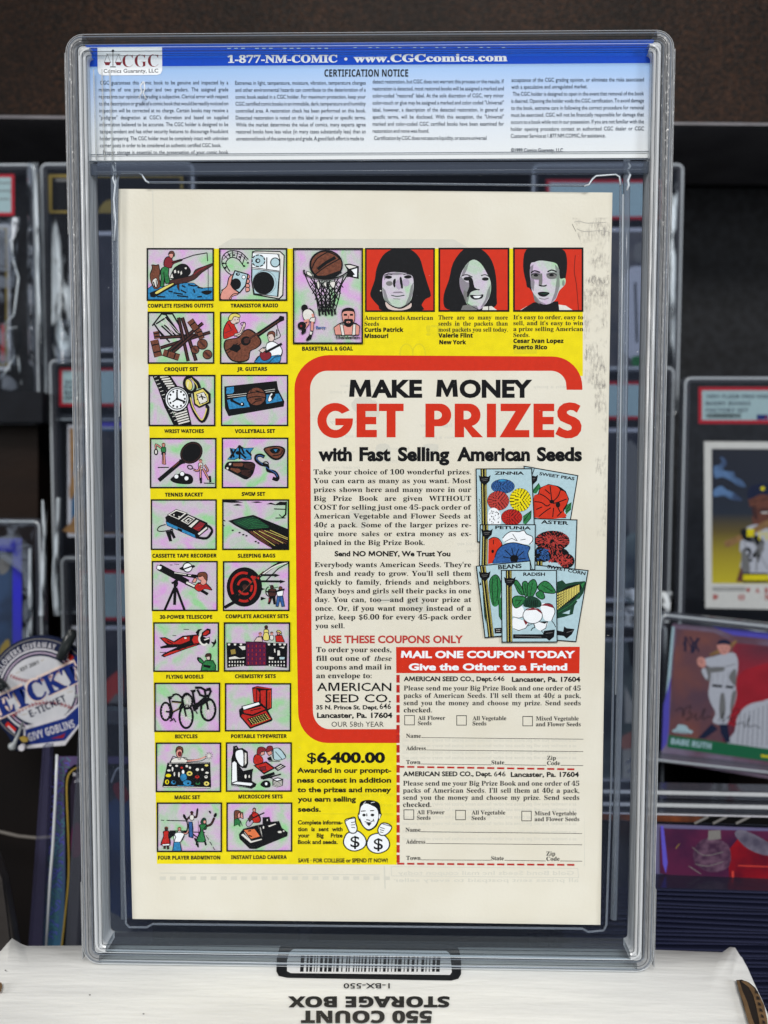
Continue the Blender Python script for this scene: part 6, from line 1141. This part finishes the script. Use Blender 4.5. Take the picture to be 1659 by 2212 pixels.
def camera(p):
    man(p, 1220, 855, 26, 'k', 'r', None, (), ()); p.poly('r', (1165, 930, 1200, 895, 1250, 890, 1285, 930, 1280, 990, 1180, 985), 1); p.line('k', 6, (1165, 960, 1200, 895)); p.line('k', 6, (1255, 890, 1290, 960, 1270, 995)); p.line('k', 10, (1200, 945, 1330, 885)); p.poly('p', (1130, 1000, 1160, 960, 1210, 975, 1180, 1025, 1145, 1035), 1); p.line('k', 5, (1130, 1000, 1160, 960, 1210, 975, 1180, 1025, 1145, 1035), 1, closed=True); p.poly('N', (1150, 950, 1190, 910, 1210, 940, 1170, 985), 0)
    p.poly('n', (1000, 900, 1010, 862, 1050, 862, 1080, 885, 1050, 910, 1040, 960, 1005, 960), 1); p.poly('f', (1040, 900, 1065, 885, 1070, 930, 1045, 945), 1); p.poly('f', (1065, 900, 1090, 880, 1098, 950, 1070, 940)); p.line('k', 5, (1065, 940, 1075, 890, 1095, 885, 1100, 950)); p.poly('g', (1000, 1030, 1005, 960, 1040, 945, 1070, 975, 1065, 1035, 1040, 1010)); p.line('k', 5, (1000, 1030, 1003, 900, 1012, 862, 1050, 860), 1); p.line('k', 5, (1070, 975, 1090, 1030))
    p.poly('k', (1052, 1120, 1100, 1060, 1250, 1020, 1310, 1010, 1310, 935, 1385, 930, 1400, 985, 1490, 975, 1520, 1050, 1585, 1100, 1580, 1140, 1240, 1280, 1170, 1278, 1060, 1170)); p.poly('w', (1070, 1125, 1100, 1110, 1190, 1190, 1300, 1165, 1310, 1180, 1180, 1218)); p.poly('o', (1100, 1070, 1225, 1058, 1290, 1145, 1185, 1175)); p.line('k', 7, (1100, 1070, 1225, 1058, 1290, 1145, 1185, 1175), closed=True); p.line('k', 9, (1150, 1085, 1185, 1080)); p.line('k', 9, (1160, 1130, 1195, 1145)); p.line('w', 5, (1110, 1095, 1180, 1190)); p.line('w', 6, (1285, 1045, 1305, 1140)); p.poly('w', (1365, 1025, 1450, 1000, 1465, 1010, 1380, 1045)); p.ell('w', 1320, 1045, 8, 16); p.ell('w', 1497, 1095, 22, 12); p.ell('w', 1540, 1085, 10, 8); p.ell('w', 1362, 965, 6, 12); p.line('e', 4, (1260, 1020, 1310, 1150))
def ball(p):
    p.poly('k', (610, 235, 665, 228, 760, 255, 758, 385, 640, 360, 640, 290)); p.poly('w', (620, 245, 665, 238, 742, 260, 660, 285)); p.poly('W', (680, 290, 745, 270, 742, 370, 700, 362, 690, 320)); p.poly('k', (640, 300, 690, 300, 720, 340, 640, 370))
    T = [(200, 285), (260, 290), (640, 300), (655, 330)]
    for i in range(11):
        a = i / 10; x = 205 + 445 * a; xb = 345 + 175 * a; s = 1 if i % 2 else -1
        p.line('k', 8, (x, 330 + 60 * math.sin(math.pi * a), x + (xb - x) * .45 + s * 12, 450, x + (xb - x) * .75 - s * 8, 560, xb, 700), 1)
    for r in range(5):
        y = 430 + r * 62; w_ = 170 - r * 26; c_ = 430
        for i in range(7): x = c_ - w_ + 2 * w_ * i / 7; p.line('k', 6, (x, y - 20, x + w_ * 2 / 7, y + 42)); p.line('k', 6, (x + w_ * 2 / 7, y - 20, x, y + 42))
    for q in ((225, 310, 265, 320, 290, 370, 240, 350), (460, 430, 490, 410, 520, 420, 500, 480), (330, 420, 350, 410, 360, 460, 345, 490), (400, 440, 420, 410, 430, 470)): p.poly('w', q, 1)
    for i in range(6): p.line('k', 14, (350 + i * 32, 690, 360 + i * 32, 760 - (i % 2) * 12))
    p.ell('k', 425, 240, 172, 152, n=32); p.ell('n', 428, 240, 158, 138, n=32); p.line('k', 8, (275, 290, 330, 180, 440, 110), 1); p.line('k', 8, (300, 350, 420, 260, 580, 170), 1); p.line('k', 8, (420, 100, 520, 140, 560, 180), 1); p.line('k', 22, (340, 285, 430, 215, 520, 165), 1); p.poly('k', (290, 350, 420, 350, 560, 300, 590, 320, 420, 395, 320, 380)); p.line('k', 12, (200, 290, 220, 345, 400, 390, 560, 365, 650, 310), 1); p.line('e', 5, (222, 352, 400, 398, 560, 372, 640, 325), 1)
    p.line('k', 34, (205, 680, 215, 660)); p.ell('k', 205, 680, 34, 36); p.poly('w', (190, 720, 240, 690, 290, 720, 300, 780, 240, 810, 195, 790), 1); p.line('k', 7, (180, 720, 200, 700)); p.line('k', 7, (255, 685, 295, 720, 305, 790), 1); p.line('f', 22, (250, 800, 200, 820)); p.line('f', 22, (285, 740, 290, 790, 230, 820), 1); p.poly('w', (270, 780, 315, 775, 310, 830, 250, 815)); p.line('k', 34, (285, 820, 280, 910)); p.line('f', 24, (285, 820, 280, 910)); p.line('k', 32, (245, 830, 200, 890)); p.line('f', 22, (245, 830, 205, 885)); p.poly('k', (265, 910, 295, 920, 270, 1000, 225, 1020, 220, 1000, 250, 960)); p.poly('w', (262, 920, 285, 925, 275, 955, 258, 950)); p.poly('k', (185, 890, 222, 900, 215, 930, 180, 955, 170, 935)); p.ell('k', 178, 862, 44, 42); p.ell('m', 170, 865, 12)
    p.text('B', 'heavy', 'Barry', 322, 892, 422, 28)
    p.poly('f', (505, 880, 560, 840, 650, 870, 730, 835, 768, 870, 760, 955, 520, 955), 0); p.line('k', 6, (505, 880, 560, 840, 600, 825)); p.line('k', 6, (700, 825, 768, 865)); p.poly('w', (565, 850, 595, 845, 615, 960, 585, 960)); p.poly('w', (700, 845, 728, 845, 725, 955, 690, 960)); p.poly('f', (590, 720, 650, 700, 712, 720, 710, 820, 655, 860, 600, 820), 1); p.poly('k', (583, 760, 590, 700, 650, 676, 710, 695, 722, 760, 705, 720, 650, 712, 600, 722), 1); p.poly('k', (608, 800, 655, 792, 700, 800, 690, 860, 655, 876, 620, 860), 1); p.ell('f', 652, 825, 22, 10); p.ell('k', 652, 826, 9, 5); p.line('k', 14, (605, 750, 640, 750)); p.line('k', 14, (668, 750, 700, 750)); p.line('m', 6, (655, 760, 650, 790)); p.text('K', 'heavy', 'Chamberlain', 522, 992, 768, 26)
def photo1(p):
    p.poly('K', (1090, 85, 1180, 78, 1290, 85, 1380, 170, 1420, 300, 1460, 430, 1495, 555, 1440, 590, 1400, 650, 1400, 708, 1010, 708, 960, 660, 905, 600, 875, 535, 920, 400, 940, 280, 1000, 150), 1)
    p.poly('D', (1010, 350, 1060, 320, 1150, 315, 1290, 340, 1318, 420, 1310, 530, 1280, 620, 1190, 680, 1100, 660, 1020, 600, 998, 460), 1); p.poly('F', (1030, 620, 1100, 670, 1190, 690, 1270, 650, 1295, 630, 1285, 680, 1180, 706, 1060, 690), 1); p.line('K', 9, (1015, 590, 1090, 655, 1190, 678, 1290, 610), 1)
    p.poly('E', (1012, 350, 1060, 322, 1150, 317, 1290, 340, 1310, 380, 1240, 335, 1150, 345, 1060, 340, 1020, 400), 0); p.poly('E', (1000, 470, 1030, 500, 1060, 600, 1100, 650, 1020, 600)); p.poly('E', (1316, 420, 1310, 530, 1280, 620, 1230, 655, 1270, 560, 1290, 460)); p.poly('E', (1120, 515, 1190, 512, 1220, 528, 1100, 530))
    p.ell('K', 1062, 366, 36, 17); p.ell('K', 1258, 364, 38, 17); p.line('K', 8, (1020, 345, 1060, 335, 1100, 342), 1); p.line('K', 8, (1215, 342, 1260, 330, 1305, 345), 1); p.poly('K', (1110, 400, 1135, 385, 1130, 470, 1110, 450), 1); p.poly('K', (1175, 380, 1195, 370, 1210, 470, 1190, 475), 1); p.poly('p', (1130, 440, 1160, 390, 1190, 470, 1160, 490), 1); p.line('G', 9, (1090, 550, 1150, 562, 1225, 550), 1); p.line('e', 5, (1110, 585, 1180, 590), 1); p.ell('e', 1070, 430, 34, 24); p.ell('p', 1240, 420, 36, 40); p.ell('w', 982, 505, 8, 6)
def photo2(p):
    p.poly('K', (300, 72, 400, 66, 480, 85, 560, 180, 600, 330, 606, 520, 600, 600, 500, 645, 300, 640, 200, 645, 120, 615, 112, 500, 160, 360, 200, 200), 1)
    p.poly('w', (480, 610, 560, 605, 612, 645, 470, 645)); p.poly('D', (300, 250, 350, 190, 400, 172, 460, 210, 510, 290, 550, 380, 545, 500, 490, 600, 430, 638, 340, 600, 300, 520, 262, 420, 265, 330), 1)
    p.poly('E', (300, 250, 350, 190, 330, 260, 300, 320, 268, 340)); p.poly('E', (265, 330, 320, 380, 380, 400, 350, 520, 330, 580, 300, 520, 262, 420), 1); p.poly('E', (550, 400, 545, 500, 490, 600, 450, 630, 500, 540, 520, 460)); p.poly('E', (350, 600, 420, 600, 440, 638, 380, 625))
    p.poly('K', (340, 330, 380, 350, 400, 430, 440, 450, 400, 460, 360, 480, 340, 520, 320, 500, 350, 420), 1); p.ell('K', 330, 350, 34, 18); p.ell('K', 500, 352, 32, 16); p.line('K', 9, (285, 320, 330, 312, 380, 335), 1); p.line('K', 8, (460, 320, 500, 312, 535, 330), 1); p.poly('K', (360, 500, 430, 505, 480, 495, 470, 530, 410, 545, 370, 530), 1); p.poly('W', (385, 512, 465, 508, 440, 530, 400, 530)); p.ell('K', 440, 452, 8, 6); p.line('K', 6, (330, 580, 380, 610, 440, 640), 1); p.poly('e', (300, 460, 330, 480, 320, 560, 300, 520), 1); p.poly('e', (290, 600, 350, 590, 420, 640, 270, 645))
    p.line('K', 8, (532, 600, 532, 648))
def photo3(p):
    p.poly('w', (1180, 590, 1250, 600, 1320, 645, 820, 645, 900, 600)); p.poly('K', (830, 645, 900, 600, 950, 570, 1180, 560, 1190, 645))
    p.poly('K', (880, 80, 1000, 68, 1150, 66, 1240, 90, 1264, 200, 1250, 340, 1220, 420, 1190, 440, 920, 440, 880, 380, 852, 230), 1)
    p.poly('D', (920, 220, 960, 195, 1010, 180, 1100, 190, 1170, 215, 1190, 300, 1200, 350, 1245, 345, 1245, 400, 1210, 440, 1185, 470, 1150, 550, 1070, 590, 980, 560, 940, 470, 920, 400), 1); p.poly('K', (880, 300, 915, 300, 935, 470, 900, 420))
    p.poly('E', (918, 240, 950, 215, 940, 300, 960, 380, 950, 470, 925, 420)); p.poly('E', (1150, 215, 1190, 260, 1195, 420, 1160, 530, 1110, 580, 1150, 470, 1165, 360)); p.poly('E', (930, 300, 1010, 290, 1025, 350, 1000, 360, 940, 350), 1); p.poly('E', (1070, 300, 1160, 290, 1165, 345, 1090, 350), 1); p.poly('E', (960, 500, 1010, 560, 1070, 588, 990, 575)); p.ell('E', 1228, 390, 12, 28)
    p.ell('K', 968, 318, 44, 20); p.ell('K', 1122, 316, 46, 20); p.ell('e', 972, 330, 46, 24); p.ell('k', 972, 318, 22, 12); p.ell('e', 1120, 326, 46, 22); p.ell('k', 1118, 316, 22, 12); p.line('K', 12, (925, 295, 960, 275, 1010, 290), 1); p.line('K', 12, (1080, 285, 1120, 268, 1165, 285), 1)
    p.poly('e', (1005, 330, 1030, 300, 1030, 400, 1000, 410), 1); p.poly('K', (1000, 405, 1040, 412, 1075, 405, 1060, 422, 1010, 420), 1); p.poly('K', (990, 480, 1040, 470, 1100, 482, 1060, 515, 1010, 510), 1); p.poly('G', (1010, 485, 1090, 485, 1050, 498)); p.line('e', 6, (1000, 530, 1050, 540, 1090, 530), 1); p.poly('e', (940, 470, 985, 550, 1010, 590, 960, 560)); p.line('K', 4, (1340, 130, 1330, 280, 1350, 400, 1370, 645), 1)
for a in ((A3, 50, 75, 778, 645, fishing, 'COMPLETE FISHING OUTFITS', 60, 775, 722), (A3, 838, 75, 1578, 645, radio, 'TRANSISTOR RADIO', 962, 1480, 720), (A3, 60, 768, 783, 1330, croquet, 'CROQUET SET', 240, 607, 1413), (A3, 848, 770, 1582, 1333, guitar, 'JR. GUITARS', 1032, 1360, 1411),
          (A3, 70, 1455, 795, 2010, watches, 'WRIST WATCHES', 240, 672, 2088), (A3, 858, 1455, 1588, 2010, volley, 'VOLLEYBALL SET', 1008, 1447, 2087), (A4, 85, 68, 807, 613, tennis, 'TENNIS RACKET', 247, 663, 705), (A4, 867, 65, 1590, 613, swim, 'SWIM SET', 1083, 1340, 698),
          (A4, 95, 737, 810, 1285, cassette, 'CASSETTE TAPE RECORDER', 110, 812, 1370), (A4, 872, 737, 1597, 1285, bags, 'SLEEPING BAGS', 1040, 1450, 1370), (A4, 105, 1408, 820, 1950, scope, '30-POWER TELESCOPE', 190, 763, 2037), (A4, 880, 1410, 1602, 1950, archery, 'COMPLETE ARCHERY SETS', 907, 1592, 2030),
          (A5, 122, 140, 835, 677, plane, 'FLYING MODELS', 262, 668, 752), (A5, 890, 140, 1610, 673, chem, 'CHEMISTRY SETS', 1010, 1455, 747), (A5, 133, 797, 847, 1330, bikes, 'BICYCLES', 358, 603, 1402), (A5, 902, 803, 1620, 1325, typew, 'PORTABLE TYPEWRITER', 967, 1575, 1400),
          (A6, 148, 122, 858, 660, magic, 'MAGIC SET', 352, 632, 738), (A6, 912, 120, 1627, 655, micro, 'MICROSCOPE SETS', 1047, 1530, 730), (A6, 160, 775, 867, 1312, badm, 'FOUR PLAYER BADMINTON', 172, 850, 1395), (A6, 918, 775, 1632, 1307, camera, 'INSTANT LOAD CAMERA', 967, 1575, 1390), (P1, 88, 70, 800, 1045, ball, 'BASKETBALL & GOAL', 180, 700, 1116)):
    pic(a[0], *a[1:5], a[5], cap=(a[6], a[7], a[8], a[9]), lab='printed picture over the words ' + a[6].lower())
pic(P1, 825, 70, 1533, 718, photo1, 'x', lab='red photo square of a child with bobbed hair'); pic(P2, 65, 62, 722, 655, photo2, 'x', lab='red photo square of a smiling child with long hair'); pic(P2, 762, 60, 1413, 655, photo3, 'x', lab='red photo square of a boy with short hair')
# seed packets
def packet(outline, fn, lab):
    p = cpen(.00007 + packet.n * .00012); packet.n += 1; p.step = 1e-7; p.wm = 1.3; p.crop(*SD); p.poly('c', outline)
    fn(p); p.line('k', 9, outline, closed=True); o = p.build('seed_packet', BC_); o['label'] = lab
packet.n = 0
def stripe(p, x0, y0, x1, y1, s=0):
    for dx, w, m in ((0, 62, 'Y'), (-24, 8, 'k'), (-8, 6, 'k'), (3, 12, 'k'), (17, 6, 'k'), (30, 5, 'k')): p.line(m, w, (x0 + dx, y0, x1 + dx, y1))
    p.line('k', 5, (x0 - 33, y0, x1 - 33, y1))
def shield(p, x, y): p.poly('k', (x - 68, y - 30, x - 40, y - 10, x, y - 18, x + 40, y - 10, x + 68, y - 30, x + 55, y + 40, x, y + 95, x - 55, y + 40)); p.line('e', 5, (x - 35, y + 18, x + 35, y + 12)); p.line('e', 4, (x - 25, y + 36, x + 25, y + 30))
def pom(p, m, x, y, rx, ry):
    p.ell('k', x, y, rx + 5, ry + 5); rr_ = random.Random(int(x))
    for k in range(7):
        r = .93 - k * .145; n = max(3, int(22 * r))
        for i in range(n): a = 2 * math.pi * (i + .5 * (k % 2)) / n; p.ell(m, x + rx * r * math.cos(a), y + ry * r * math.sin(a), rx * .13, ry * .1, math.degrees(a) + 90, n=6)
def sweetpeas(p):
    p.line('k', 7, (740, 130, 715, 200)); shield(p, 715, 230); p.text('k', 'heavy', 'SWEET PEAS', 795, 205, 1198, 34, y1=265)
    p.poly('g', (725, 370, 790, 295, 812, 340, 760, 420, 725, 410)); p.line('k', 5, (725, 400, 790, 300)); p.poly('g', (1090, 560, 1165, 515, 1160, 600, 1100, 660)); p.line('k', 5, (1110, 600, 1165, 520)); p.line('k', 5, (1090, 620, 1160, 600))
    p.poly('k', (735, 440, 780, 420, 800, 350, 900, 308, 1010, 330, 1050, 350, 1100, 390, 1138, 480, 1110, 560, 1080, 620, 1105, 700, 738, 695)); p.poly('R', (735, 450, 790, 428, 810, 360, 900, 318, 1000, 340, 1040, 380, 1090, 400, 1125, 480, 1100, 550, 1065, 610, 1095, 690, 740, 690), 1)
    for q in ((800, 420, 860, 450, 930, 510), (920, 330, 930, 420, 940, 520), (860, 370, 920, 420), (1040, 370, 1010, 450, 950, 510), (1110, 480, 1000, 520, 950, 530), (740, 510, 820, 520, 880, 560, 920, 540), (760, 600, 830, 570), (790, 680, 880, 610, 930, 580), (960, 580, 950, 690), (1000, 560, 1040, 640), (1060, 620, 1000, 680)): p.line('k', 9, q, 1)
    p.ell('k', 940, 510, 28, 22); p.ell('k', 1010, 545, 26, 34)
def aster(p):
    p.text('k', 'heavy', 'ASTER', 815, 760, 1130, 40, y1=775)
    p.ell('k', 945, 960, 200, 118); p.ell('k', 1110, 1190, 90, 85); p.ell('k', 990, 1120, 150, 90)
    rr_ = random.Random(9)
    for i in range(330): a = rr_.uniform(0, 6.28); r = rr_.uniform(.1, .96); x = 945 + 190 * r * math.cos(a); y = 960 + 110 * r * math.sin(a); p.line('q', 6, (x, y, x + 22 * math.cos(a), y + 18 * math.sin(a))) if x > 760 else None
    for i in range(110): a = rr_.uniform(0, 6.28); r = rr_.uniform(.1, .9); x = 1095 + 85 * r * math.cos(a); y = 1190 + 70 * r * math.sin(a); p.line('q', 7, (x, y, x + 18 * math.cos(a), y + 18 * math.sin(a))) if x < 1170 else None
    for i in range(70): x = rr_.uniform(900, 1060); y = rr_.uniform(1060, 1200); p.line('q', 7, (x, y, x + rr_.uniform(-14, 14), y + 24))
    p.poly('k', (755, 1060, 800, 1025, 880, 1060, 935, 1130, 900, 1190, 755, 1200), 1)
    for i in range(80): x = rr_.uniform(765, 900); y = rr_.uniform(1050, 1180); p.line('B', 9, (x, y, x + 18, y + rr_.uniform(-8, 8)))
    stripe(p, 800, 1195, 800, 1280)
def corn(p):
    p.text('k', 'heavy', 'SWEET CORN', 885, 1270, 1322, 38, y1=1352)
    p.poly('G', (1000, 1430, 1060, 1410, 1100, 1450, 1200, 1430, 1320, 1420, 1330, 1450, 1300, 1560, 1200, 1700, 1180, 1800, 1090, 1830, 1000, 1850)); p.poly('k', (1000, 1560, 1120, 1480, 1260, 1450, 1285, 1490, 1200, 1620, 1080, 1700, 1000, 1750))
    for k in range(6):
        for i in range(14): u = i / 13; x = 1008 + 240 * u; y = 1570 + k * 33 - (95 + k * 20) * u; p.poly('Y', (x - 7, y - 10, x + 6, y - 13, x + 7, y + 8, x - 6, y + 12)) if y > 1440 else None
    p.poly('c', (1060, 1790, 1150, 1750, 1140, 1800)); p.poly('c', (1220, 1640, 1250, 1620, 1240, 1660)); p.poly('g', (1270, 1460, 1320, 1430, 1290, 1500)); p.line('g', 6, (1010, 1780, 1160, 1690, 1260, 1580), 1)
    p.poly('k', (1000, 1985, 1070, 2000, 1080, 1940, 1110, 1960, 1200, 1970, 1170, 2030, 1110, 2080, 1075, 2050, 1000, 2040)); p.line('e', 5, (1110, 2010, 1180, 1990))
def zinnia(p):
    p.text('k', 'heavy', 'ZINNIA', 280, 200, 620, 36)
    p.poly('g', (610, 680, 705, 612, 700, 700, 640, 770, 610, 760)); p.line('k', 6, (612, 740, 700, 620)); p.line('k', 5, (610, 680, 705, 612, 700, 700, 640, 770), 0)
    pom(p, 'B', 378, 335, 132, 80); p.ell('b', 370, 268, 44, 12); pom(p, 'q', 325, 500, 122, 108); pom(p, 'y', 578, 490, 120, 130)
    p.poly('W', (215, 620, 280, 580, 345, 640, 350, 772, 215, 772), 1); rr_ = random.Random(8)
    for i in range(30): x = rr_.uniform(220, 335); y = rr_.uniform(610, 760); a = rr_.uniform(0, 3); p.line('k', 5, (x, y, x + 16 * math.cos(a), y + 16 * math.sin(a)))
    pom(p, 'r', 480, 690, 118, 90); p.rect('c', 350, 778, 620, 800)
    for i in range(14): p.line('G', 6, (105 + (i % 3) * 8, 480 + i * 20, 118, 495 + i * 20))
    stripe(p, 158, 140, 170, 780); shield(p, 170, 235)
def petunia(p):
    p.text('k', 'heavy', 'PETUNIA', 290, 822, 700, 36, y1=830)
    p.poly('R', (215, 945, 270, 918, 330, 935, 370, 1000, 330, 1060, 320, 1140, 280, 1170, 260, 1215, 208, 1225), 0); p.line('k', 7, (215, 945, 270, 918, 330, 935, 370, 1000, 330, 1060, 320, 1140, 280, 1170, 260, 1215), 1); p.line('k', 7, (270, 950, 270, 1000)); p.ell('k', 262, 1080, 16, 20)
    p.poly('W', (375, 930, 420, 880, 480, 850, 560, 855, 620, 840, 650, 880, 715, 910, 718, 960, 680, 1000, 420, 980), 1); p.line('k', 7, (375, 930, 420, 880, 480, 850, 560, 855, 620, 840, 650, 880, 715, 910, 718, 960, 680, 1000), 1); p.line('k', 5, (400, 970, 480, 930, 540, 960)); p.line('k', 5, (490, 880, 545, 960)); p.line('k', 5, (640, 940, 580, 950))
    p.poly('B', (285, 1150, 320, 1060, 400, 1000, 500, 980, 600, 1000, 690, 1030, 665, 1100, 690, 1190, 560, 1200, 260, 1222), 0); p.line('k', 8, (285, 1150, 320, 1060, 400, 1000, 500, 980, 600, 1000, 690, 1030, 665, 1100, 690, 1190), 1); p.poly('k', (460, 1150, 490, 1120, 540, 1125, 560, 1160, 540, 1200, 470, 1200))
    for q in ((500, 1130, 480, 1040), (530, 1130, 560, 1050), (550, 1140, 620, 1080), (480, 1140, 400, 1060), (470, 1160, 380, 1140), (560, 1170, 640, 1160)): p.line('k', 8, q)
    p.line('k', 6, (690, 1190, 715, 1285)); stripe(p, 178, 780, 168, 1240); shield(p, 195, 850)
def beans(p):
    p.text('k', 'heavy', 'BEANS', 325, 1285, 595, 48, y1=1268)
    p.poly('g', (230, 1400, 280, 1350, 330, 1370, 360, 1450, 350, 1600, 320, 1700, 260, 1700, 225, 1560), 1); p.line('k', 7, (230, 1560, 225, 1420, 280, 1350, 330, 1370, 360, 1450), 1); p.line('k', 6, (265, 1380, 255, 1500, 270, 1690), 1); p.line('k', 6, (310, 1370, 320, 1500, 310, 1650), 1); p.poly('g', (330, 1640, 360, 1600, 362, 1870, 335, 1820), 0); p.line('k', 6, (330, 1640, 335, 1820, 360, 1870))
    p.poly('G', (145, 1540, 165, 1600, 180, 1700, 185, 1910, 165, 1830)); p.poly('k', (280, 1960, 362, 1955, 362, 2020, 285, 2022)); p.line('w', 4, (300, 1980, 350, 1976)); p.line('w', 4, (300, 2000, 350, 1996))
    stripe(p, 150, 1250, 245, 2060); shield(p, 170, 1335); p.poly('k', (125, 1430, 135, 1465, 105, 1470))
def radish(p):
    p.text('k', 'heavy', 'RADISH', 612, 1360, 862, 38)
    p.poly('W', (492, 1700, 580, 1700, 620, 1750, 610, 1830, 560, 1845, 492, 1830), 1); p.line('k', 6, (495, 1830, 560, 1845, 610, 1830)); p.poly('W', (492, 1850, 580, 1860, 670, 1900, 640, 1960, 560, 1990, 495, 1960), 1); p.line('k', 6, (500, 1965, 560, 1988, 640, 1960, 675, 1905)); p.poly('m', (610, 1860, 665, 1900, 640, 1925))
    p.poly('W', (810, 1690, 880, 1675, 950, 1700, 975, 1780, 940, 1870, 860, 1870, 830, 1800), 1); p.line('k', 7, (860, 1680, 920, 1680, 960, 1720, 975, 1780, 940, 1870, 960, 1900, 985, 1950), 1); p.poly('m', (810, 1700, 870, 1675, 950, 1690, 960, 1730, 880, 1705)); p.poly('W', (750, 1900, 890, 1885, 870, 1960, 820, 1990, 760, 1960), 1); p.line('k', 6, (890, 1885, 870, 1960, 820, 1990, 850, 2030)); p.poly('k', (780, 1885, 900, 1880, 860, 1910))
    p.ell('k', 720, 1815, 116, 96); p.ell('W', 720, 1815, 108, 88); p.poly('m', (630, 1755, 720, 1725, 805, 1750, 830, 1800, 760, 1750, 680, 1755)); p.line('k', 8, (730, 1905, 745, 1950, 720, 1960, 700, 1990), 1); p.line('k', 5, (650, 1940, 720, 1910))
    for q in ((500, 1430, 540, 1410, 600, 1500, 620, 1580, 560, 1560, 520, 1480), (600, 1450, 640, 1420, 670, 1470, 650, 1600, 620, 1560), (660, 1480, 690, 1420, 740, 1402, 770, 1460, 760, 1530, 700, 1620, 660, 1590), (780, 1480, 850, 1420, 920, 1450, 985, 1550, 900, 1560, 800, 1530), (490, 1620, 540, 1590, 640, 1610, 600, 1690, 530, 1730, 495, 1690), (760, 1560, 820, 1530, 860, 1600, 830, 1630, 770, 1600)): p.poly('g', q, 1); p.line('k', 7, q, 1, closed=True)
    p.poly('G', (610, 1680, 640, 1620, 700, 1590, 780, 1620, 820, 1670, 800, 1720, 640, 1720), 1)
    for i in range(7): p.line('k', 6, (640 + i * 22, 1640, 650 + i * 20, 1710))
    for q in ((520, 1450, 600, 1570), (630, 1450, 640, 1560), (720, 1440, 690, 1590), (830, 1470, 950, 1540), (520, 1640, 600, 1640), (540, 1700, 600, 1630)): p.line('k', 5, q)
    p.poly('k', (495, 2030, 840, 2030, 850, 1990, 975, 1975, 965, 2060, 910, 2105, 880, 2080, 495, 2080)); p.line('e', 6, (520, 2050, 820, 2062)); p.line('e', 5, (870, 2020, 950, 2010))
    stripe(p, 447, 1300, 455, 2118); shield(p, 458, 1400)
packet((620, 104, 1238, 212, 1150, 735, 700, 700), sweetpeas, 'printed sweet peas seed packet')
packet((735, 705, 1228, 720, 1205, 1300, 735, 1290), aster, 'printed aster seed packet')
packet((735, 1235, 1355, 1300, 1215, 2115, 735, 2080), corn, 'printed sweet corn seed packet')
packet((72, 135, 708, 133, 740, 800, 120, 970, 88, 970), zinnia, 'printed zinnia seed packet')
packet((120, 775, 750, 775, 745, 1290, 110, 1290), petunia, 'printed petunia seed packet')
packet((75, 1250, 690, 1190, 715, 1700, 362, 2050, 175, 2068), beans, 'printed beans seed packet')
packet((362, 1298, 992, 1298, 1000, 2118, 370, 2120), radish, 'printed radish seed packet')
# grinning head with money bags
p = cpen(.00007); p.step = 3e-6; p.rect2(614.4, .16534, 1601.9, .16534)
for bx_, by_, s in ((920, 1300, 1), (1225, 1330, 1)):
    Bp = (bx_ - 150, by_ + 20, bx_ - 120, by_ - 80, bx_ - 60, by_ - 120, bx_ + 40, by_ - 130, bx_ + 125, by_ - 60, bx_ + 150, by_ + 20, bx_ + 110, by_ + 90, bx_, by_ + 130, bx_ - 100, by_ + 100)
    p.poly('k', [(bx_ + (a - bx_) * 1.05, by_ + (b - by_) * 1.06) for a, b in pairs(Bp)], 1); p.poly('W', [(bx_ + (a - bx_) * .94, by_ + (b - by_) * .95) for a, b in pairs(Bp)], 1)
    p.text('k', 'black', '$', bx_ - 58, by_ + 78, bx_ + 62, 150)
for q in ((790, 1030, 860, 1000, 920, 990, 930, 1060, 950, 1130, 930, 1190, 860, 1190, 820, 1120), (1270, 1070, 1340, 1070, 1400, 1110, 1380, 1170, 1320, 1220, 1250, 1220, 1220, 1150)):
    p.poly('W', q, 1); p.line('k', 14, q, 1, closed=True)
for q in ((870, 1060, 920, 1050), (870, 1090, 925, 1085), (875, 1120, 925, 1125), (1250, 1120, 1310, 1140), (1245, 1150, 1300, 1165), (1250, 1180, 1290, 1190), (800, 1040, 850, 1010, 920, 1000), (1280, 1075, 1400, 1110)): p.line('k', 9, q)
p.poly('k', (955, 980, 975, 900, 990, 800, 1060, 765, 1160, 770, 1240, 810, 1260, 920, 1270, 960, 1235, 1030, 1200, 1110, 1110, 1168, 1040, 1130, 985, 1050), 1); p.poly('W', (990, 900, 1010, 840, 1070, 810, 1150, 840, 1200, 870, 1225, 930, 1222, 1010, 1180, 1100, 1105, 1145, 1040, 1110, 1000, 1030, 985, 960), 1)
for q in ((1000, 910, 1060, 905), (1120, 905, 1170, 900), (1075, 940, 1078, 975), (1070, 1020, 1120, 1030)): p.line('k', 13, q)
p.ell('k', 1040, 960, 22, 18); p.ell('k', 1150, 960, 24, 18); p.line('k', 10, (1050, 1045, 1110, 1060, 1170, 1025), 1); p.poly('k', (1065, 1065, 1140, 1065, 1105, 1105)); p.line('k', 8, (1160, 1010, 1172, 1050)); p.line('W', 7, (1030, 820, 1060, 785)); p.line('W', 7, (1130, 800, 1180, 790))
p.poly('W', (968, 960, 985, 950, 990, 1010, 975, 1000)); p.poly('W', (1240, 950, 1258, 950, 1245, 1010, 1232, 1000)); o = p.build('cartoon_head', BC_); o['label'] = 'printed grinning head behind two money bags'
bpy.context.view_layer.update()
